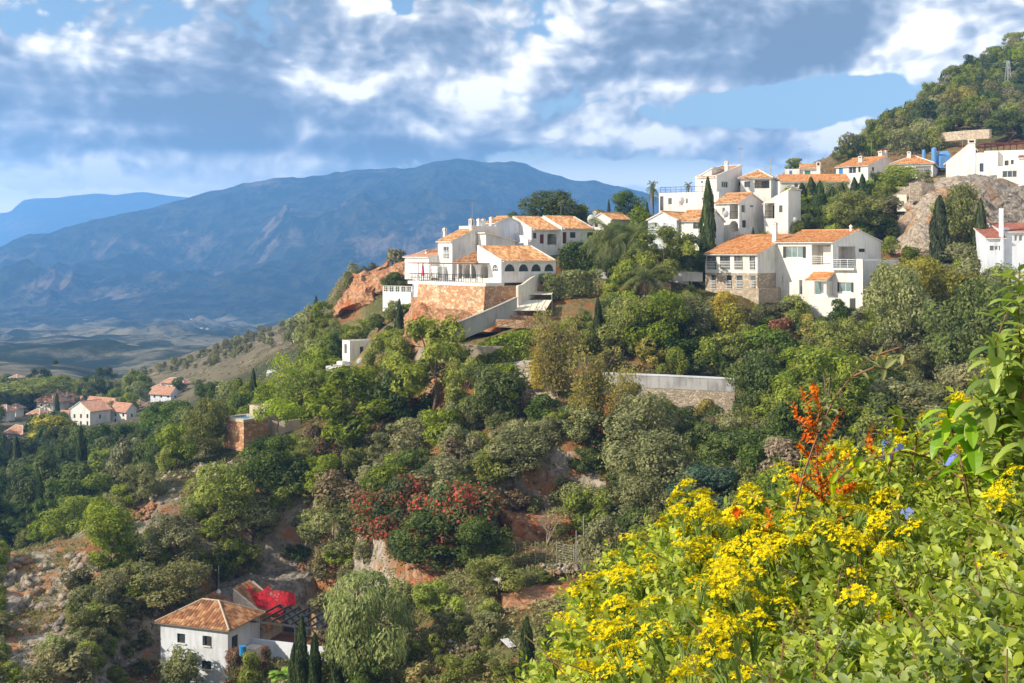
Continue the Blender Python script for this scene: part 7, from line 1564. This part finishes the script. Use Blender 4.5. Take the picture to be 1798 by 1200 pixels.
shoot('red_twig_plant', 'orange-red twiggy plant glowing above the yellow flowers', 'shrub', [[(1445, 880), (1435, 820), (1432, 770), (1420, 720), (1405, 680)], [(1436, 800), (1452, 770), (1470, 735), (1480, 722)], [(1433, 780), (1415, 750), (1398, 730), (1390, 705)], [(1440, 840), (1420, 800), (1400, 780)], [(1445, 850), (1470, 820), (1490, 800)], [(1440, 860), (1460, 845), (1485, 840)], [(1430, 760), (1440, 720), (1432, 690)], [(1450, 880), (1410, 850), (1390, 835)], [(1436, 790), (1426, 775), (1408, 768)], [(1438, 815), (1455, 805), (1462, 790)], [(1430, 745), (1418, 738), (1404, 740)], [(1424, 705), (1432, 690), (1428, 676)], [(1445, 850), (1435, 838), (1415, 836)], [(1450, 865), (1480, 860), (1500, 855)]], 4.1, .019, 'orange', .010, .3, .5, tw=('twig', .003), seed=45)
shoot('red_twig_plant', 'single small orange shoot right of the orange twiggy plant', 'shrub', [[(1530, 800), (1528, 770), (1532, 745)], [(1530, 790), (1524, 765)]], 4.1, .019, 'orange', .010, .3, .5, tw=('twig', .002), seed=47)
shoot('red_twig_plant', 'reddish shoots scattered low among the yellow flowers', 'shrub', [[(1345, 935), (1352, 915), (1348, 895)], [(1390, 950), (1400, 930), (1410, 925)], [(1290, 905), (1300, 895)], [(1460, 930), (1480, 905), (1490, 900)]], 4.2, .022, 'orange', .012, .3, .5, tw=('twig', .002), seed=49)
shoot('vine', 'large bright heart-shaped vine leaves in the bottom right corner', 'vine', [[(1800, 1230), (1770, 1180), (1748, 1130)], [(1730, 1230), (1760, 1190), (1790, 1140)], [(1700, 1230), (1740, 1215), (1780, 1200)]], 2.6, .085, 'privet', .05, .42, .9, tw=('gtwig', .003), seed=55)
def plumbago(px, py, Y, lb, seed, n=9):
    r = np.random.default_rng(seed); o = empty('plumbago_flower', P3(px, py, Y), 0, lb, 'flower'); b = MB(); s_ = MB(); s_.tube((0, 0, -.12), (0, 0, 0), .002, .002, 4)
    for i in range(n):
        c = Vector(r.normal(size=3) * .014); nn = (c + Vector((-.02, -.05, .03))).normalized(); A = nn.orthogonal().normalized(); Bv = nn.cross(A); s_.tube((0, 0, -.02), tuple(c), .001, .001, 3)
        for k in range(5): a_ = k * 1.2566; d = A * math.cos(a_) + Bv * math.sin(a_); e = -A * math.sin(a_) + Bv * math.cos(a_); b.poly([c, c + d * .009 + e * .006, c + d * .014, c + d * .009 - e * .006])
    b.build('petals', LM['lilac'], o); s_.build('stalk', M['gtwig'], o)
plumbago(1678, 808, 4.0, 'pale lilac flower cluster above the yellow heads', 1); plumbago(1752, 938, 3.6, 'sky blue flower cluster at the right among the leaves', 2); plumbago(1757, 950, 3.6, 'second sky blue flower cluster just below the first', 3, 6); plumbago(1560, 790, 4.2, 'faint lilac flower cluster beside the leafy spray', 4); plumbago(1598, 902, 4.0, 'pale blue cluster in the middle of the bank', 5, 5)
